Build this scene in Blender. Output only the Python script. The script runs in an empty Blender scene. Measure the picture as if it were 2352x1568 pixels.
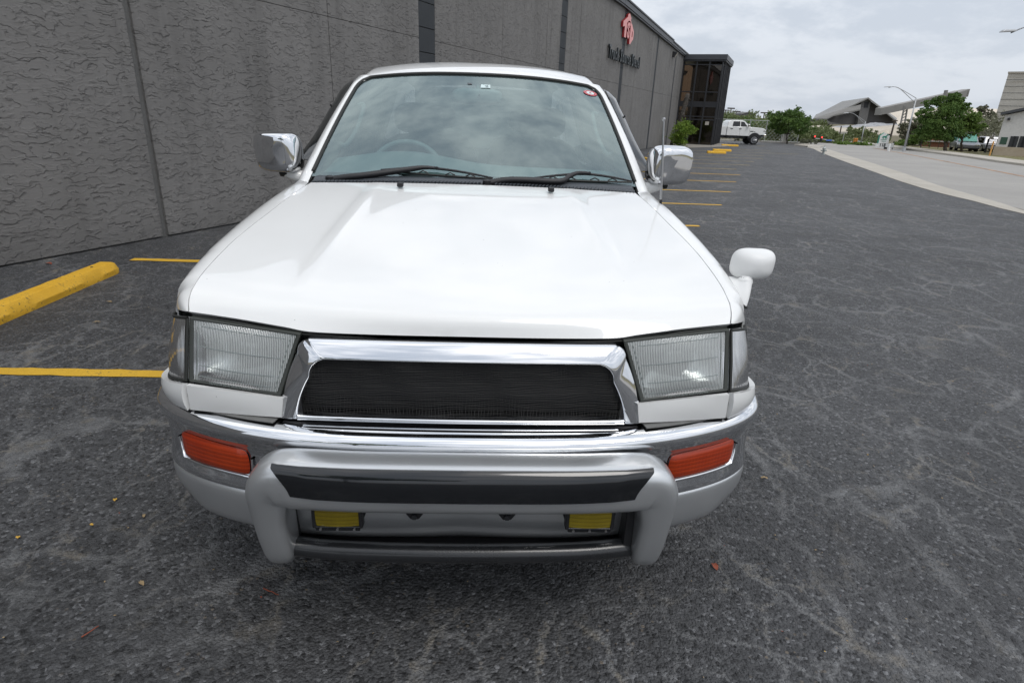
import bpy, bmesh, math, random
import numpy as np
from mathutils import Vector, Matrix
from mathutils.noise import noise as pnoise

scene = bpy.context.scene
C = scene.collection
R = math.radians
rnd = random.Random(7)

# ------------------------------------------------------------------ camera
CAM = np.array([0.0418, -1.4284, 1.4497])
YAW, PITCH, ROLL, FPX = R(-2.761), R(20.943), R(2.183), 1371.76      # FPX: focal length in pixels of a 2352 px wide picture
_cy, _sy = math.cos(YAW), math.sin(YAW)
FW = np.array([-_sy*math.cos(PITCH), _cy*math.cos(PITCH), -math.sin(PITCH)])
_r0 = np.array([_cy, _sy, 0.0]); _u0 = np.cross(_r0, FW)
RT = math.cos(ROLL)*_r0 + math.sin(ROLL)*_u0
UP = -math.sin(ROLL)*_r0 + math.cos(ROLL)*_u0
cam_data = bpy.data.cameras.new('camera')
cam_data.sensor_width = 36.0
cam_data.lens = 36.0*FPX/2352.0
cam_data.clip_start = 0.02
cam_data.clip_end = 6000
cam = bpy.data.objects.new('camera', cam_data)
C.objects.link(cam)
cam.matrix_world = Matrix(((RT[0], UP[0], -FW[0], CAM[0]), (RT[1], UP[1], -FW[1], CAM[1]), (RT[2], UP[2], -FW[2], CAM[2]), (0, 0, 0, 1)))
scene.camera = cam

# measured points: a sighting line through a pixel of the 2352 x 1568 survey picture, cut at a known distance or plane
def sight(u, v):
    d = FW*FPX + RT*(u-1176) + UP*(784-v)
    return d/np.linalg.norm(d)
def PY(u, v, y):
    d = sight(u, v); t = (y-CAM[1])/d[1]; return Vector(CAM+t*d)
def PZ(u, v, z=0.0):
    d = sight(u, v); t = (z-CAM[2])/d[2]; return Vector(CAM+t*d)
def PP(u, v, p0, n):
    d = sight(u, v); p0 = np.array(p0, float); n = np.array(n, float); t = ((p0-CAM)@n)/(d@n); return Vector(CAM+t*d)

# ------------------------------------------------------------------ sky, sun, exposure
SUN_EL, SUN_ROT = R(58), R(150)
world = bpy.data.worlds.new('World'); scene.world = world; world.use_nodes = True
nt = world.node_tree; nt.nodes.clear()
def wn(t, **k):
    n = nt.nodes.new(t)
    for a, b in k.items(): setattr(n, a, b)
    return n
w_out = wn('ShaderNodeOutputWorld'); w_bg = wn('ShaderNodeBackground')
w_sky = wn('ShaderNodeTexSky', sky_type='NISHITA', sun_disc=False)
w_sky.sun_elevation = SUN_EL; w_sky.sun_rotation = SUN_ROT; w_sky.dust_density = 3.0
w_skym = wn('ShaderNodeVectorMath', operation='SCALE'); w_skym.inputs['Scale'].default_value = 0.09
nt.links.new(w_sky.outputs[0], w_skym.inputs[0])
w_tc = wn('ShaderNodeTexCoord'); w_sep = wn('ShaderNodeSeparateXYZ')
nt.links.new(w_tc.outputs['Generated'], w_sep.inputs[0])
# cloud layer: direction projected on a flat deck, so that clouds get smaller towards the horizon
w_den = wn('ShaderNodeMath', operation='MAXIMUM'); w_den.inputs[1].default_value = 0.0
nt.links.new(w_sep.outputs[2], w_den.inputs[0])
w_den2 = wn('ShaderNodeMath', operation='ADD'); w_den2.inputs[1].default_value = 0.30
nt.links.new(w_den.outputs[0], w_den2.inputs[0])
w_dx = wn('ShaderNodeMath', operation='DIVIDE'); w_dy = wn('ShaderNodeMath', operation='DIVIDE')
nt.links.new(w_sep.outputs[0], w_dx.inputs[0]); nt.links.new(w_den2.outputs[0], w_dx.inputs[1])
nt.links.new(w_sep.outputs[1], w_dy.inputs[0]); nt.links.new(w_den2.outputs[0], w_dy.inputs[1])
w_cmb = wn('ShaderNodeCombineXYZ')
nt.links.new(w_dx.outputs[0], w_cmb.inputs[0]); nt.links.new(w_dy.outputs[0], w_cmb.inputs[1])
w_n1 = wn('ShaderNodeTexNoise'); w_n1.inputs['Scale'].default_value = 2.0; w_n1.inputs['Detail'].default_value = 5; w_n1.inputs['Roughness'].default_value = 0.55; w_n1.inputs['Distortion'].default_value = 0.35
w_n2 = wn('ShaderNodeTexNoise'); w_n2.inputs['Scale'].default_value = 5.5; w_n2.inputs['Detail'].default_value = 7; w_n2.inputs['Roughness'].default_value = 0.62
nt.links.new(w_cmb.outputs[0], w_n1.inputs['Vector']); nt.links.new(w_cmb.outputs[0], w_n2.inputs['Vector'])
w_mx = wn('ShaderNodeMath', operation='MULTIPLY_ADD'); w_mx.inputs[1].default_value = 0.42
nt.links.new(w_n2.outputs[0], w_mx.inputs[0])
w_m1 = wn('ShaderNodeMath', operation='MULTIPLY'); w_m1.inputs[1].default_value = 0.58
nt.links.new(w_n1.outputs[0], w_m1.inputs[0]); nt.links.new(w_m1.outputs[0], w_mx.inputs[2])
w_ramp = wn('ShaderNodeValToRGB'); cr = w_ramp.color_ramp; cr.interpolation = 'EASE'
cr.elements[0].position = 0.41; cr.elements[0].color = (0.45, 0.50, 0.575, 1)
cr.elements[1].position = 0.585; cr.elements[1].color = (1.0, 1.01, 1.03, 1)
nt.links.new(w_mx.outputs[0], w_ramp.inputs[0])
# an overcast sky is brighter overhead than at the horizon, the same all round
w_g = wn('ShaderNodeMath', operation='MULTIPLY_ADD'); w_g.inputs[1].default_value = 0.55; w_g.inputs[2].default_value = 0.88
nt.links.new(w_den.outputs[0], w_g.inputs[0])
# distance haze: the cloud deck fades to an even pale grey-blue towards the horizon, the same all round
w_hz = wn('ShaderNodeMapRange', interpolation_type='SMOOTHSTEP'); w_hz.inputs[1].default_value = -0.02; w_hz.inputs[2].default_value = 0.62; w_hz.inputs[3].default_value = 0.18; w_hz.inputs[4].default_value = 1.0
nt.links.new(w_sep.outputs[2], w_hz.inputs[0])
w_hm = wn('ShaderNodeMix', data_type='RGBA'); w_hm.inputs[6].default_value = (0.665, 0.72, 0.805, 1)
nt.links.new(w_hz.outputs[0], w_hm.inputs[0]); nt.links.new(w_ramp.outputs[0], w_hm.inputs[7])
w_mul = wn('ShaderNodeVectorMath', operation='SCALE')
nt.links.new(w_hm.outputs[2], w_mul.inputs[0]); nt.links.new(w_g.outputs[0], w_mul.inputs['Scale'])
w_mix = wn('ShaderNodeMix', data_type='RGBA'); w_mix.inputs[0].default_value = 0.9
nt.links.new(w_skym.outputs[0], w_mix.inputs[6]); nt.links.new(w_mul.outputs[0], w_mix.inputs[7])
nt.links.new(w_mix.outputs[2], w_bg.inputs[0]); w_bg.inputs[1].default_value = 1.0
nt.links.new(w_bg.outputs[0], w_out.inputs[0])
sun_d = bpy.data.lights.new('sun', 'SUN'); sun_d.energy = 0.9; sun_d.angle = R(25); sun_d.color = (1.0, 0.97, 0.93)
sun = bpy.data.objects.new('sun', sun_d); C.objects.link(sun)
# sun stands behind the photographer, a little to the right
sdir = Vector((math.sin(SUN_ROT)*math.cos(SUN_EL), math.cos(SUN_ROT)*math.cos(SUN_EL), math.sin(SUN_EL)))
sun.rotation_euler = sdir.to_track_quat('Z', 'Y').to_euler()
scene.view_settings.view_transform = 'Standard'; scene.view_settings.look = 'None'
scene.view_settings.gamma = 1.0; scene.view_settings.use_curve_mapping = False
scene.view_settings.exposure = 0.2
scene.render.film_transparent = False
try:
    scene.cycles.use_denoising = True
    scene.cycles.denoiser = 'OPENIMAGEDENOISE'
    scene.cycles.denoising_input_passes = 'RGB_ALBEDO_NORMAL'; scene.cycles.denoising_prefilter = 'ACCURATE'
    scene.cycles.max_bounces = 8; scene.cycles.transparent_max_bounces = 16
    scene.cycles.caustics_reflective = False; scene.cycles.caustics_refractive = False
    scene.cycles.sample_clamp_indirect = 6.0
except Exception:
    pass

# ------------------------------------------------------------------ materials
class NT:
    """small wrapper to wire shader nodes"""
    def __init__(s, name):
        s.m = bpy.data.materials.new(name); s.m.use_nodes = True
        s.t = s.m.node_tree; s.t.nodes.clear()
        s.out = s.n('ShaderNodeOutputMaterial')
    def n(s, t, **k):
        x = s.t.nodes.new(t)
        for a, b in k.items():
            if a.startswith('i_'): x.inputs[a[2:].replace('_', ' ')].default_value = b
            else: setattr(x, a, b)
        return x
    def l(s, a, b): s.t.links.new(a, b)
    def coords(s, kind='Object'):
        return s.n('ShaderNodeTexCoord').outputs[kind]
    def mapping(s, src, scale=(1, 1, 1), rot=(0, 0, 0), loc=(0, 0, 0)):
        m = s.n('ShaderNodeMapping'); m.inputs['Scale'].default_value = scale; m.inputs['Rotation'].default_value = rot; m.inputs['Location'].default_value = loc
        s.l(src, m.inputs[0]); return m.outputs[0]
    def noise(s, src, scale, detail=2, rough=.5, dist=0.0):
        x = s.n('ShaderNodeTexNoise'); x.inputs['Scale'].default_value = scale; x.inputs['Detail'].default_value = detail
        x.inputs['Roughness'].default_value = rough; x.inputs['Distortion'].default_value = dist
        s.l(src, x.inputs['Vector']); return x
    def voro(s, src, scale, feature='F1', rnd=1.0):
        x = s.n('ShaderNodeTexVoronoi', feature=feature); x.inputs['Scale'].default_value = scale; x.inputs['Randomness'].default_value = rnd
        s.l(src, x.inputs['Vector']); return x
    def math(s, op, a, b=None, c=None, clamp=False):
        x = s.n('ShaderNodeMath', operation=op); x.use_clamp = clamp
        for i, q in enumerate((a, b, c)):
            if q is None: continue
            if isinstance(q, (int, float)): x.inputs[i].default_value = q
            else: s.l(q, x.inputs[i])
        return x.outputs[0]
    def ramp(s, src, stops, interp='LINEAR'):
        x = s.n('ShaderNodeValToRGB'); cr = x.color_ramp; cr.interpolation = interp
        while len(cr.elements) < len(stops): cr.elements.new(0.5)
        for e, (p, c) in zip(cr.elements, stops):
            e.position = p; e.color = (c, c, c, 1) if isinstance(c, (int, float)) else (c[0], c[1], c[2], 1)
        s.l(src, x.inputs[0]); return x.outputs[0]
    def mix(s, f, a, b, mode='MIX'):
        x = s.n('ShaderNodeMix', data_type='RGBA', blend_type=mode)
        for i, q in ((0, f), (6, a), (7, b)):
            if isinstance(q, (int, float)): x.inputs[i].default_value = q if i == 0 else (q, q, q, 1)
            elif isinstance(q, tuple): x.inputs[i].default_value = (q[0], q[1], q[2], 1)
            else: s.l(q, x.inputs[i])
        return x.outputs[2]
    def bump(s, h, strength=1.0, dist=0.01, normal=None):
        x = s.n('ShaderNodeBump'); x.inputs['Strength'].default_value = strength; x.inputs['Distance'].default_value = dist
        s.l(h, x.inputs['Height'])
        if normal is not None: s.l(normal, x.inputs['Normal'])
        return x.outputs[0]
    def bsdf(s, color=None, rough=.5, metal=0.0, normal=None, spec=.5, coat=0.0, coat_rough=.03, **k):
        b = s.n('ShaderNodeBsdfPrincipled')
        for nm, q in (('Base Color', color), ('Roughness', rough), ('Metallic', metal), ('Specular IOR Level', spec), ('Coat Weight', coat), ('Coat Roughness', coat_rough)):
            if q is None: continue
            if isinstance(q, tuple): b.inputs[nm].default_value = (q[0], q[1], q[2], 1)
            elif isinstance(q, (int, float)): b.inputs[nm].default_value = q
            else: s.l(q, b.inputs[nm])
        if normal is not None: s.l(normal, b.inputs['Normal'])
        for nm, q in k.items(): b.inputs[nm.replace('_', ' ')].default_value = q
        return b
    def done(s, shader):
        s.l(shader.outputs[0] if hasattr(shader, 'outputs') else shader, s.out.inputs[0]); return s.m

def simple(name, color, rough=.5, metal=0.0, spec=.5, coat=0.0, var=.06, scale=6.0, bump=0.0, bscale=60.0, crough=.03):
    """plain painted, plastic or metal surface with faint tone variation and optional grain"""
    n = NT(name); co = n.coords()
    ns = n.noise(co, scale, 4, .6)
    f = n.ramp(ns.outputs[0], [(.3, 1-var), (.7, 1+var*.4)])
    col = n.mix(1.0, color, f, 'MULTIPLY')
    nm = None
    if bump > 0:
        nm = n.bump(n.noise(co, bscale, 3, .6).outputs[0], 1.0, bump)
    rr = n.math('MULTIPLY_ADD', ns.outputs[0], rough*.3, rough*.85)
    return n.done(n.bsdf(col, rr, metal, nm, spec, coat, crough))

M = {}
def mat_wall():
    n = NT('dark_trowelled_stucco'); co = n.coords()
    # the wall's own axes: x along the wall, z up
    warp = n.noise(co, 2.2, 3, .55)
    warp2 = n.noise(co, 30.0, 4, .68)
    wv = n.n('ShaderNodeVectorMath', operation='MULTIPLY_ADD'); n.l(warp.outputs[1], wv.inputs[0]); wv.inputs[1].default_value = (.17, .17, .12); n.l(co, wv.inputs[2])
    wv2 = n.n('ShaderNodeVectorMath', operation='MULTIPLY_ADD'); n.l(warp2.outputs[1], wv2.inputs[0]); wv2.inputs[1].default_value = (.045, .045, .045); n.l(wv.outputs[0], wv2.inputs[2])
    def strokes(rot, sc, k, off):
        mp = n.mapping(wv2.outputs[0], sc, (0, rot, 0), off)
        nz = n.noise(mp, 1.0, 1.5, .5)
        x = n.math('MULTIPLY', nz.outputs[0], k)
        fr = n.math('FRACT', x)
        fr = n.math('POWER', fr, 9.0)              # slow rise, sudden edge: the lip left by a trowel stroke
        return fr
    a = strokes(R(14), (5.6, 5.6, 15.0), 5.0, (0, 0, 0))
    b = strokes(R(-38), (5.6, 5.6, 13.0), 4.5, (3, 1, 7))
    m1 = n.ramp(n.noise(co, 2.6, 2).outputs[0], [(.42, 0.0), (.6, 1.0)])
    m2 = n.ramp(n.noise(n.mapping(co, loc=(9, 4, 2)), 5.5, 2).outputs[0], [(.38, 0.35), (.55, 1.0)])
    h = n.mix(m1, a, b)
    h = n.mix(1.0, h, m2, 'MULTIPLY')
    drag = n.noise(n.mapping(wv2.outputs[0], (10, 10, 60), (0, R(18), 0)), 1.0, 2, .6)
    fine = n.noise(co, 170, 3, .7)
    hh = n.math('MULTIPLY_ADD', drag.outputs[0], .22, h)
    hh = n.math('MULTIPLY_ADD', fine.outputs[0], .12, hh)
    nm = n.bump(hh, 1.0, .0145)
    tone = n.noise(co, .8, 5, .6)
    col = n.ramp(tone.outputs[0], [(.3, (.174, .169, .164)), (.7, (.212, .206, .200))])
    col = n.mix(1.0, col, n.ramp(fine.outputs[0], [(.3, .86), (.7, 1.08)]), 'MULTIPLY')
    # splash dirt low on the wall
    sep = n.n('ShaderNodeSeparateXYZ'); n.l(co, sep.inputs[0])
    low = n.ramp(n.math('ADD', sep.outputs[2], n.math('MULTIPLY', tone.outputs[0], .25)), [(.05, .82), (.45, 1.0)])
    col = n.mix(1.0, col, low, 'MULTIPLY')
    streak = n.noise(n.mapping(co, (3.2, 3.2, .16)), 1.0, 5, .65)
    col = n.mix(1.0, col, n.ramp(streak.outputs[0], [(.30, .80), (.48, 1.0), (.70, 1.07)]), 'MULTIPLY')
    lip = n.ramp(h, [(.55, 1.0), (1.0, 1.10)])
    col = n.mix(1.0, col, lip, 'MULTIPLY')
    return n.done(n.bsdf(col, .8, 0, nm, .3))
M['wall'] = mat_wall()

def mat_asphalt():
    n = NT('worn_coarse_asphalt'); co = n.coords()
    g1 = n.voro(co, 95.0, 'F1'); g2 = n.voro(co, 210.0, 'F1')
    grain = n.noise(co, 130, 3, .7)
    mid = n.noise(co, 34, 4, .65)
    big = n.noise(co, .55, 5, .6)
    # relief of the stones
    h = n.math('MULTIPLY_ADD', g1.outputs['Distance'], -.9, n.math('MULTIPLY', grain.outputs[0], .8))
    h = n.math('MULTIPLY_ADD', mid.outputs[0], 1.6, h)
    h = n.math('MULTIPLY_ADD', g2.outputs['Distance'], -.35, h)
    nm = n.bump(h, 1.0, .0085)
    col = n.ramp(big.outputs[0], [(.3, (.061, .062, .065)), (.7, (.081, .082, .085))])
    # each stone its own grey
    sepc = n.n('ShaderNodeSeparateColor'); n.l(g1.outputs['Color'], sepc.inputs[0])
    stone = n.ramp(sepc.outputs[0], [(0, .30), (.22, .85), (.8, 1.05), (.93, 1.6), (1.0, 2.6)])
    col = n.mix(1.0, col, stone, 'MULTIPLY')
    col = n.mix(1.0, col, n.ramp(mid.outputs[0], [(.32, .25), (.42, .92), (.65, 1.2)]), 'MULTIPLY')
    # pale tan flecks, in drifts
    gate = n.ramp(n.noise(co, 3.1, 4, .65).outputs[0], [(.5, 0.0), (.68, 1.0)])
    sepf = n.n('ShaderNodeSeparateColor'); vf = n.voro(co, 62.0, 'F1'); n.l(vf.outputs['Color'], sepf.inputs[0])
    pick = n.math('GREATER_THAN', sepf.outputs[1], .82)
    near = n.math('LESS_THAN', vf.outputs['Distance'], .36)
    fl = n.math('MULTIPLY', n.math('MULTIPLY', pick, near), gate)
    col = n.mix(n.math('MULTIPLY', fl, .75), col, (.20, .165, .125))
    # web of pale scuffed hairline cracks
    wp = n.noise(co, 2.2, 6, .68)
    wv = n.n('ShaderNodeVectorMath', operation='MULTIPLY_ADD'); n.l(wp.outputs[1], wv.inputs[0]); wv.inputs[1].default_value = (.42, .42, 0); n.l(co, wv.inputs[2])
    c1 = n.voro(n.mapping(wv.outputs[0], (1.0, .55, 1), (0, 0, R(28))), 2.3, 'DISTANCE_TO_EDGE')
    c2 = n.voro(n.mapping(wv.outputs[0], (1.0, .8, 1), (0, 0, R(-20))), 5.5, 'DISTANCE_TO_EDGE')
    l1 = n.ramp(c1.outputs['Distance'], [(0, 1.0), (.014, .65), (.034, 0)])
    l2 = n.ramp(c2.outputs['Distance'], [(0, .8), (.022, .45), (.055, 0)])
    web = n.math('MAXIMUM', l1, l2)
    mk = n.ramp(n.noise(co, 1.6, 5, .72).outputs[0], [(.38, 0), (.58, 1)])
    br = n.ramp(grain.outputs[0], [(.36, .45), (.56, 1)])
    web = n.math('MULTIPLY', n.math('MULTIPLY', web, mk), br)
    webc = n.mix(n.ramp(n.noise(n.mapping(co, loc=(5, 2, 0)), 4.0, 4, .7).outputs[0], [(.52, 0), (.62, 1)]), (.21, .212, .214), (.245, .222, .185))
    col = n.mix(n.math('MULTIPLY', web, .92), col, webc)
    # wide pale worn smears
    sm = n.noise(n.mapping(co, (1.0, .33, 1), (0, 0, R(24))), .9, 6, .68)
    smm = n.math('MULTIPLY', n.ramp(sm.outputs[0], [(.56, 0), (.76, 1)]), br)
    col = n.mix(n.math('MULTIPLY', smm, .08), col, (.17, .168, .165))
    dk = n.noise(n.mapping(co, loc=(3, 8, 0)), .8, 4, .55)
    col = n.mix(1.0, col, n.ramp(dk.outputs[0], [(.34, .78), (.55, 1.04)]), 'MULTIPLY')
    rg = n.ramp(mid.outputs[0], [(.3, .56), (.7, .78)])
    return n.done(n.bsdf(col, rg, 0, nm, .42))
M['asphalt'] = mat_asphalt()

def mat_speck(name, c0, c1, scale=1.0, rough=.85, bump=.004, bscale=60, fleck=.12):
    n = NT(name); co = n.coords()
    a = n.noise(co, scale, 6, .65); b = n.noise(co, bscale, 3, .7)
    col = n.ramp(a.outputs[0], [(.3, c0), (.7, c1)])
    col = n.mix(1.0, col, n.ramp(b.outputs[0], [(.3, 1-fleck), (.7, 1+fleck)]), 'MULTIPLY')
    return n.done(n.bsdf(col, rough, 0, n.bump(b.outputs[0], 1.0, bump), .3))
M['road'] = mat_speck('bleached_road_surface', (.275, .265, .25), (.34, .327, .305), .35, .85, .004, 40)
M['concrete'] = mat_speck('pale_kerb_concrete', (.36, .335, .29), (.46, .43, .38), .9, .85, .003, 45)
M['slab'] = mat_speck('entrance_slab_concrete', (.24, .22, .195), (.31, .285, .25), 1.2, .85, .003, 45)
M['dirt'] = mat_speck('dry_scrub_soil', (.10, .088, .055), (.17, .15, .095), .25, .95, .02, 5, .3)
M['verge'] = mat_speck('dry_verge_grass', (.12, .12, .05), (.24, .21, .12), .8, .95, .02, 18, .3)
M['band'] = mat_speck('dark_painted_block', (.032, .036, .041), (.045, .050, .056), 2.0, .7, .0015, 120, .08)
M['joint'] = mat_speck('coarse_joint_render', (.12, .12, .118), (.155, .155, .152), 3.0, .9, .004, 150, .3)
M['fascia'] = simple('painted_metal_fascia', (.050, .053, .060), .45, 0, .5)
M['frame'] = simple('dark_window_frame', (.022, .023, .027), .5)
M['black'] = simple('black_plastic', (.014, .014, .016), .45, 0, .5, 0, .15, 12, .0004, 400)
M['blackgloss'] = simple('gloss_black_trim', (.006, .007, .009), .12, 0, .5, .6)
M['rubber'] = simple('tyre_rubber', (.018, .018, .019), .8, 0, .35, 0, .2, 10, .001, 120)
M['bezel'] = simple('olive_grey_lamp_bezel', (.040, .044, .038), .3)
M['gasket'] = simple('dark_rubber_gasket', (.014, .015, .013), .55)
M['paint'] = simple('white_pearl_paint', (.80, .805, .795), .38, 0, .5, 1.0, .015, 2.0)
M['silver'] = simple('silver_bumper_paint', (.66, .675, .685), .31, .80, .5, .35, .05, 3.0, .00006, 900, .08)
M['arch'] = M['silver']
M['whitepaint2'] = simple('matte_white_mirror_paint', (.78, .785, .78), .42, 0, .4, .12, .03, 8)
M['grey_plastic'] = simple('grey_green_dashboard', (.25, .33, .33), .7, 0, .4)
M['lining'] = simple('pale_headliner', (.24, .27, .265), .9, 0, .2)
M['fabric'] = simple('grey_seat_cloth', (.055, .063, .066), .95, 0, .2, 0, .2, 20)
M['steel'] = simple('bare_steel', (.55, .55, .56), .3, 1.0)
M['galv'] = simple('galvanised_pole', (.42, .43, .44), .5, .5)
M['red'] = simple('faded_red_letter_face', (.80, .36, .35), .5)
M['dkred'] = simple('dark_red_letter_return', (.30, .018, .022), .5)
M['blacksign'] = simple('black_sign_letter', (.012, .018, .020), .35)

def mat_paint():
    # clear coated white with a thin film of road dust and a few stone chips
    n = NT('white_pearl_paint_worn'); co = n.coords()
    d = n.noise(co, 5, 6, .65)
    col = n.mix(n.ramp(d.outputs[0], [(.45, 0), (.8, .10)]), (.80, .805, .795), (.62, .60, .56))
    v_ = n.voro(co, 70.0); sp = n.n('ShaderNodeSeparateColor'); n.l(v_.outputs['Color'], sp.inputs[0])
    chip = n.math('MULTIPLY', n.math('GREATER_THAN', sp.outputs[0], .985), n.math('LESS_THAN', v_.outputs['Distance'], .11))
    col = n.mix(n.math('MULTIPLY', chip, .7), col, (.22, .20, .18))
    return n.done(n.bsdf(col, .38, 0, None, .5, 1.0, n.ramp(d.outputs[0], [(.4, .02), (.8, .10)])))
M['paint'] = mat_paint()
def mat_chrome():
    n = NT('chrome_plating'); co = n.coords()
    d = n.noise(co, 9, 6, .7)
    pit = n.noise(co, 150, 3, .7)
    spots = n.ramp(pit.outputs[0], [(.66, 0.0), (.74, 1.0)])
    dirty = n.ramp(d.outputs[0], [(.55, 0), (.8, .5)])
    rr = n.math('MULTIPLY_ADD', dirty, .10, .045)
    rr = n.math('MULTIPLY_ADD', n.math('MULTIPLY', spots, dirty), .35, rr)
    col = n.mix(n.math('MULTIPLY', dirty, .22), (.80, .81, .83), (.45, .42, .38))
    return n.done(n.bsdf(col, rr, 1.0, None, .5))
M['chrome'] = mat_chrome()

def mat_yellow():
    n = NT('chipped_yellow_paint'); co = n.coords()
    a = n.noise(co, 3, 6, .7); b = n.noise(co, 45, 4, .7)
    chip = n.math('MULTIPLY', n.ramp(b.outputs[0], [(.56, 0), (.62, 1)]), n.ramp(a.outputs[0], [(.44, 0), (.58, 1)]))
    col = n.ramp(a.outputs[0], [(.3, (.66, .36, .022)), (.7, (.78, .46, .045))])
    st = n.ramp(n.noise(co, 9, 5, .7).outputs[0], [(.55, 0), (.8, .45)])
    col = n.mix(st, col, (.40, .24, .05))
    col = n.mix(n.math('MULTIPLY', chip, .8), col, (.10, .085, .05))
    return n.done(n.bsdf(col, .65, 0, n.bump(b.outputs[0], 1, .003), .35))
M['yellow'] = mat_yellow()
def mat_line(name, c, wear, hi):
    n = NT(name); co = n.coords()
    g = n.voro(co, 95.0, 'F1'); a = n.noise(co, 2.0, 5, .7); b = n.noise(co, 60, 4, .7)
    col = n.mix(n.ramp(a.outputs[0], [(.3, 0), (.7, 1)]), c, tuple(x*1.15 for x in c))
    w = n.math('ADD', n.math('MULTIPLY', a.outputs[0], .5), n.math('MULTIPLY', b.outputs[0], .5))
    gap = n.ramp(w, [(wear, 0), (wear+.05, hi)])
    col = n.mix(gap, col, (.06, .058, .055))
    h = n.math('MULTIPLY_ADD', g.outputs['Distance'], -.9, n.math('MULTIPLY', b.outputs[0], .8))
    return n.done(n.bsdf(col, .7, 0, n.bump(h, 1, .004), .35))
M['line'] = mat_line('yellow_line_paint', (.62, .37, .035), .60, .8)
M['line_old'] = mat_line('faded_line_paint', (.46, .35, .13), .52, .8)
M['line_orange'] = mat_line('faint_orange_centre_line', (.50, .27, .14), .46, .6)

def mat_glass(name, tint, ior=1.5, refl=(1, 1, 1), haze=0.0, hazecol=(.5, .55, .55), rough=.01, base=0.0):
    n = NT(name)
    tr = n.n('ShaderNodeBsdfTransparent'); tr.inputs[0].default_value = (*tint, 1)
    gl = n.n('ShaderNodeBsdfGlossy'); gl.inputs['Roughness'].default_value = rough; gl.inputs[0].default_value = (*refl, 1)
    fr = n.n('ShaderNodeFresnel'); fr.inputs[0].default_value = ior
    a = tr
    if haze > 0:
        df = n.n('ShaderNodeBsdfDiffuse'); df.inputs[0].default_value = (*hazecol, 1)
        mx = n.n('ShaderNodeMixShader'); 
        hz = n.ramp(n.noise(n.coords(), 3.0, 5, .6).outputs[0], [(.3, haze*.7), (.7, haze*1.3)])
        n.l(hz, mx.inputs[0]); n.l(tr.outputs[0], mx.inputs[1]); n.l(df.outputs[0], mx.inputs[2]); a = mx
    m = n.n('ShaderNodeMixShader'); n.l(n.math('ADD', fr.outputs[0], base), m.inputs[0]); n.l(a.outputs[0], m.inputs[1]); n.l(gl.outputs[0], m.inputs[2])
    return n.done(m)
M['windshield'] = mat_glass('green_tinted_windscreen', (.70, .84, .83), 2.0, (.84, 1.0, 1.0), .045, (.42, .54, .55), base=.085)
M['sideglass'] = mat_glass('side_window_glass', (.16, .19, .18), 1.55)
M['visor'] = mat_glass('smoked_window_visor', (.30, .30, .32), 1.6, (1, 1, 1), .04)
M['bronze'] = mat_glass('bronze_tinted_glass', (.30, .23, .17), 1.7, (.95, .88, .8), .02, (.3, .25, .2))
M['darkglass'] = mat_glass('dark_car_glass', (.06, .06, .07), 1.6)

def mat_lamp_glass(nm_='fluted_lamp_glass', q=(.72, .44, .28)):
    n = NT(nm_); co = n.coords()
    w = n.n('ShaderNodeTexWave', wave_type='BANDS', bands_direction='X', wave_profile='SIN'); w.inputs['Scale'].default_value = 72; w.inputs['Distortion'].default_value = 0
    n.l(co, w.inputs[0])
    nm = n.bump(w.outputs[0], 1.0, .0016)
    rf = n.n('ShaderNodeBsdfRefraction'); rf.inputs['IOR'].default_value = 1.12; rf.inputs['Roughness'].default_value = .03; rf.inputs[0].default_value = (.93, .96, .95, 1)
    n.l(nm, rf.inputs['Normal'])
    gl = n.n('ShaderNodeBsdfGlossy'); gl.inputs['Roughness'].default_value = .03
    nm2 = n.bump(w.outputs[0], 1.0, .0006); n.l(nm2, gl.inputs['Normal'])
    df = n.n('ShaderNodeBsdfDiffuse'); df.inputs[0].default_value = (.80, .84, .83, 1); n.l(nm, df.inputs['Normal'])
    m0 = n.n('ShaderNodeMixShader'); n.l(n.ramp(w.outputs[0], [(.0, q[0]), (.5, q[1]), (1.0, q[2])]), m0.inputs[0]); n.l(rf.outputs[0], m0.inputs[1]); n.l(df.outputs[0], m0.inputs[2])  # white diffuse banded along the flutes: glints painted into the glass
    fr = n.n('ShaderNodeFresnel'); fr.inputs[0].default_value = 1.5
    m = n.n('ShaderNodeMixShader'); n.l(fr.outputs[0], m.inputs[0]); n.l(m0.outputs[0], m.inputs[1]); n.l(gl.outputs[0], m.inputs[2])
    return n.done(m)
M['lampglass'] = mat_lamp_glass(); M['cornerglass'] = mat_lamp_glass('whitened_corner_lamp_glass', (.75, .62, .5))  # corner glass gets a larger white share, painting its brightness in
def mat_reflector():
    n = NT('lamp_reflector'); co = n.coords()
    return n.done(n.bsdf((.80, .82, .82), n.ramp(n.noise(co, 8, 3).outputs[0], [(.3, .10), (.7, .22)]), 1.0))
M['reflector'] = mat_reflector()
M['cornerback'] = simple('bright_corner_lamp_reflector', (.84, .86, .86), .3, .25)
def mat_amber(name, c, c2):
    n = NT(name); co = n.coords()
    w = n.n('ShaderNodeTexWave', wave_type='BANDS', bands_direction='Z', wave_profile='SIN'); w.inputs['Scale'].default_value = 26; n.l(co, w.inputs[0])
    w2 = n.n('ShaderNodeTexWave', wave_type='BANDS', bands_direction='X', wave_profile='SIN'); w2.inputs['Scale'].default_value = 30; n.l(co, w2.inputs[0])
    h = n.math('MULTIPLY_ADD', w2.outputs[0], .35, w.outputs[0])
    col = n.mix(n.ramp(n.noise(co, 7, 3, .6).outputs[0], [(.3, 0), (.7, 1)]), c, c2)
    col = n.mix(1.0, col, n.ramp(w.outputs[0], [(0, .72), (.4, 1.0)]), 'MULTIPLY')
    b = n.bsdf(col, .35, 0, n.bump(h, 1, .0003), .35, .45, .05)
    return n.done(b)
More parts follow.
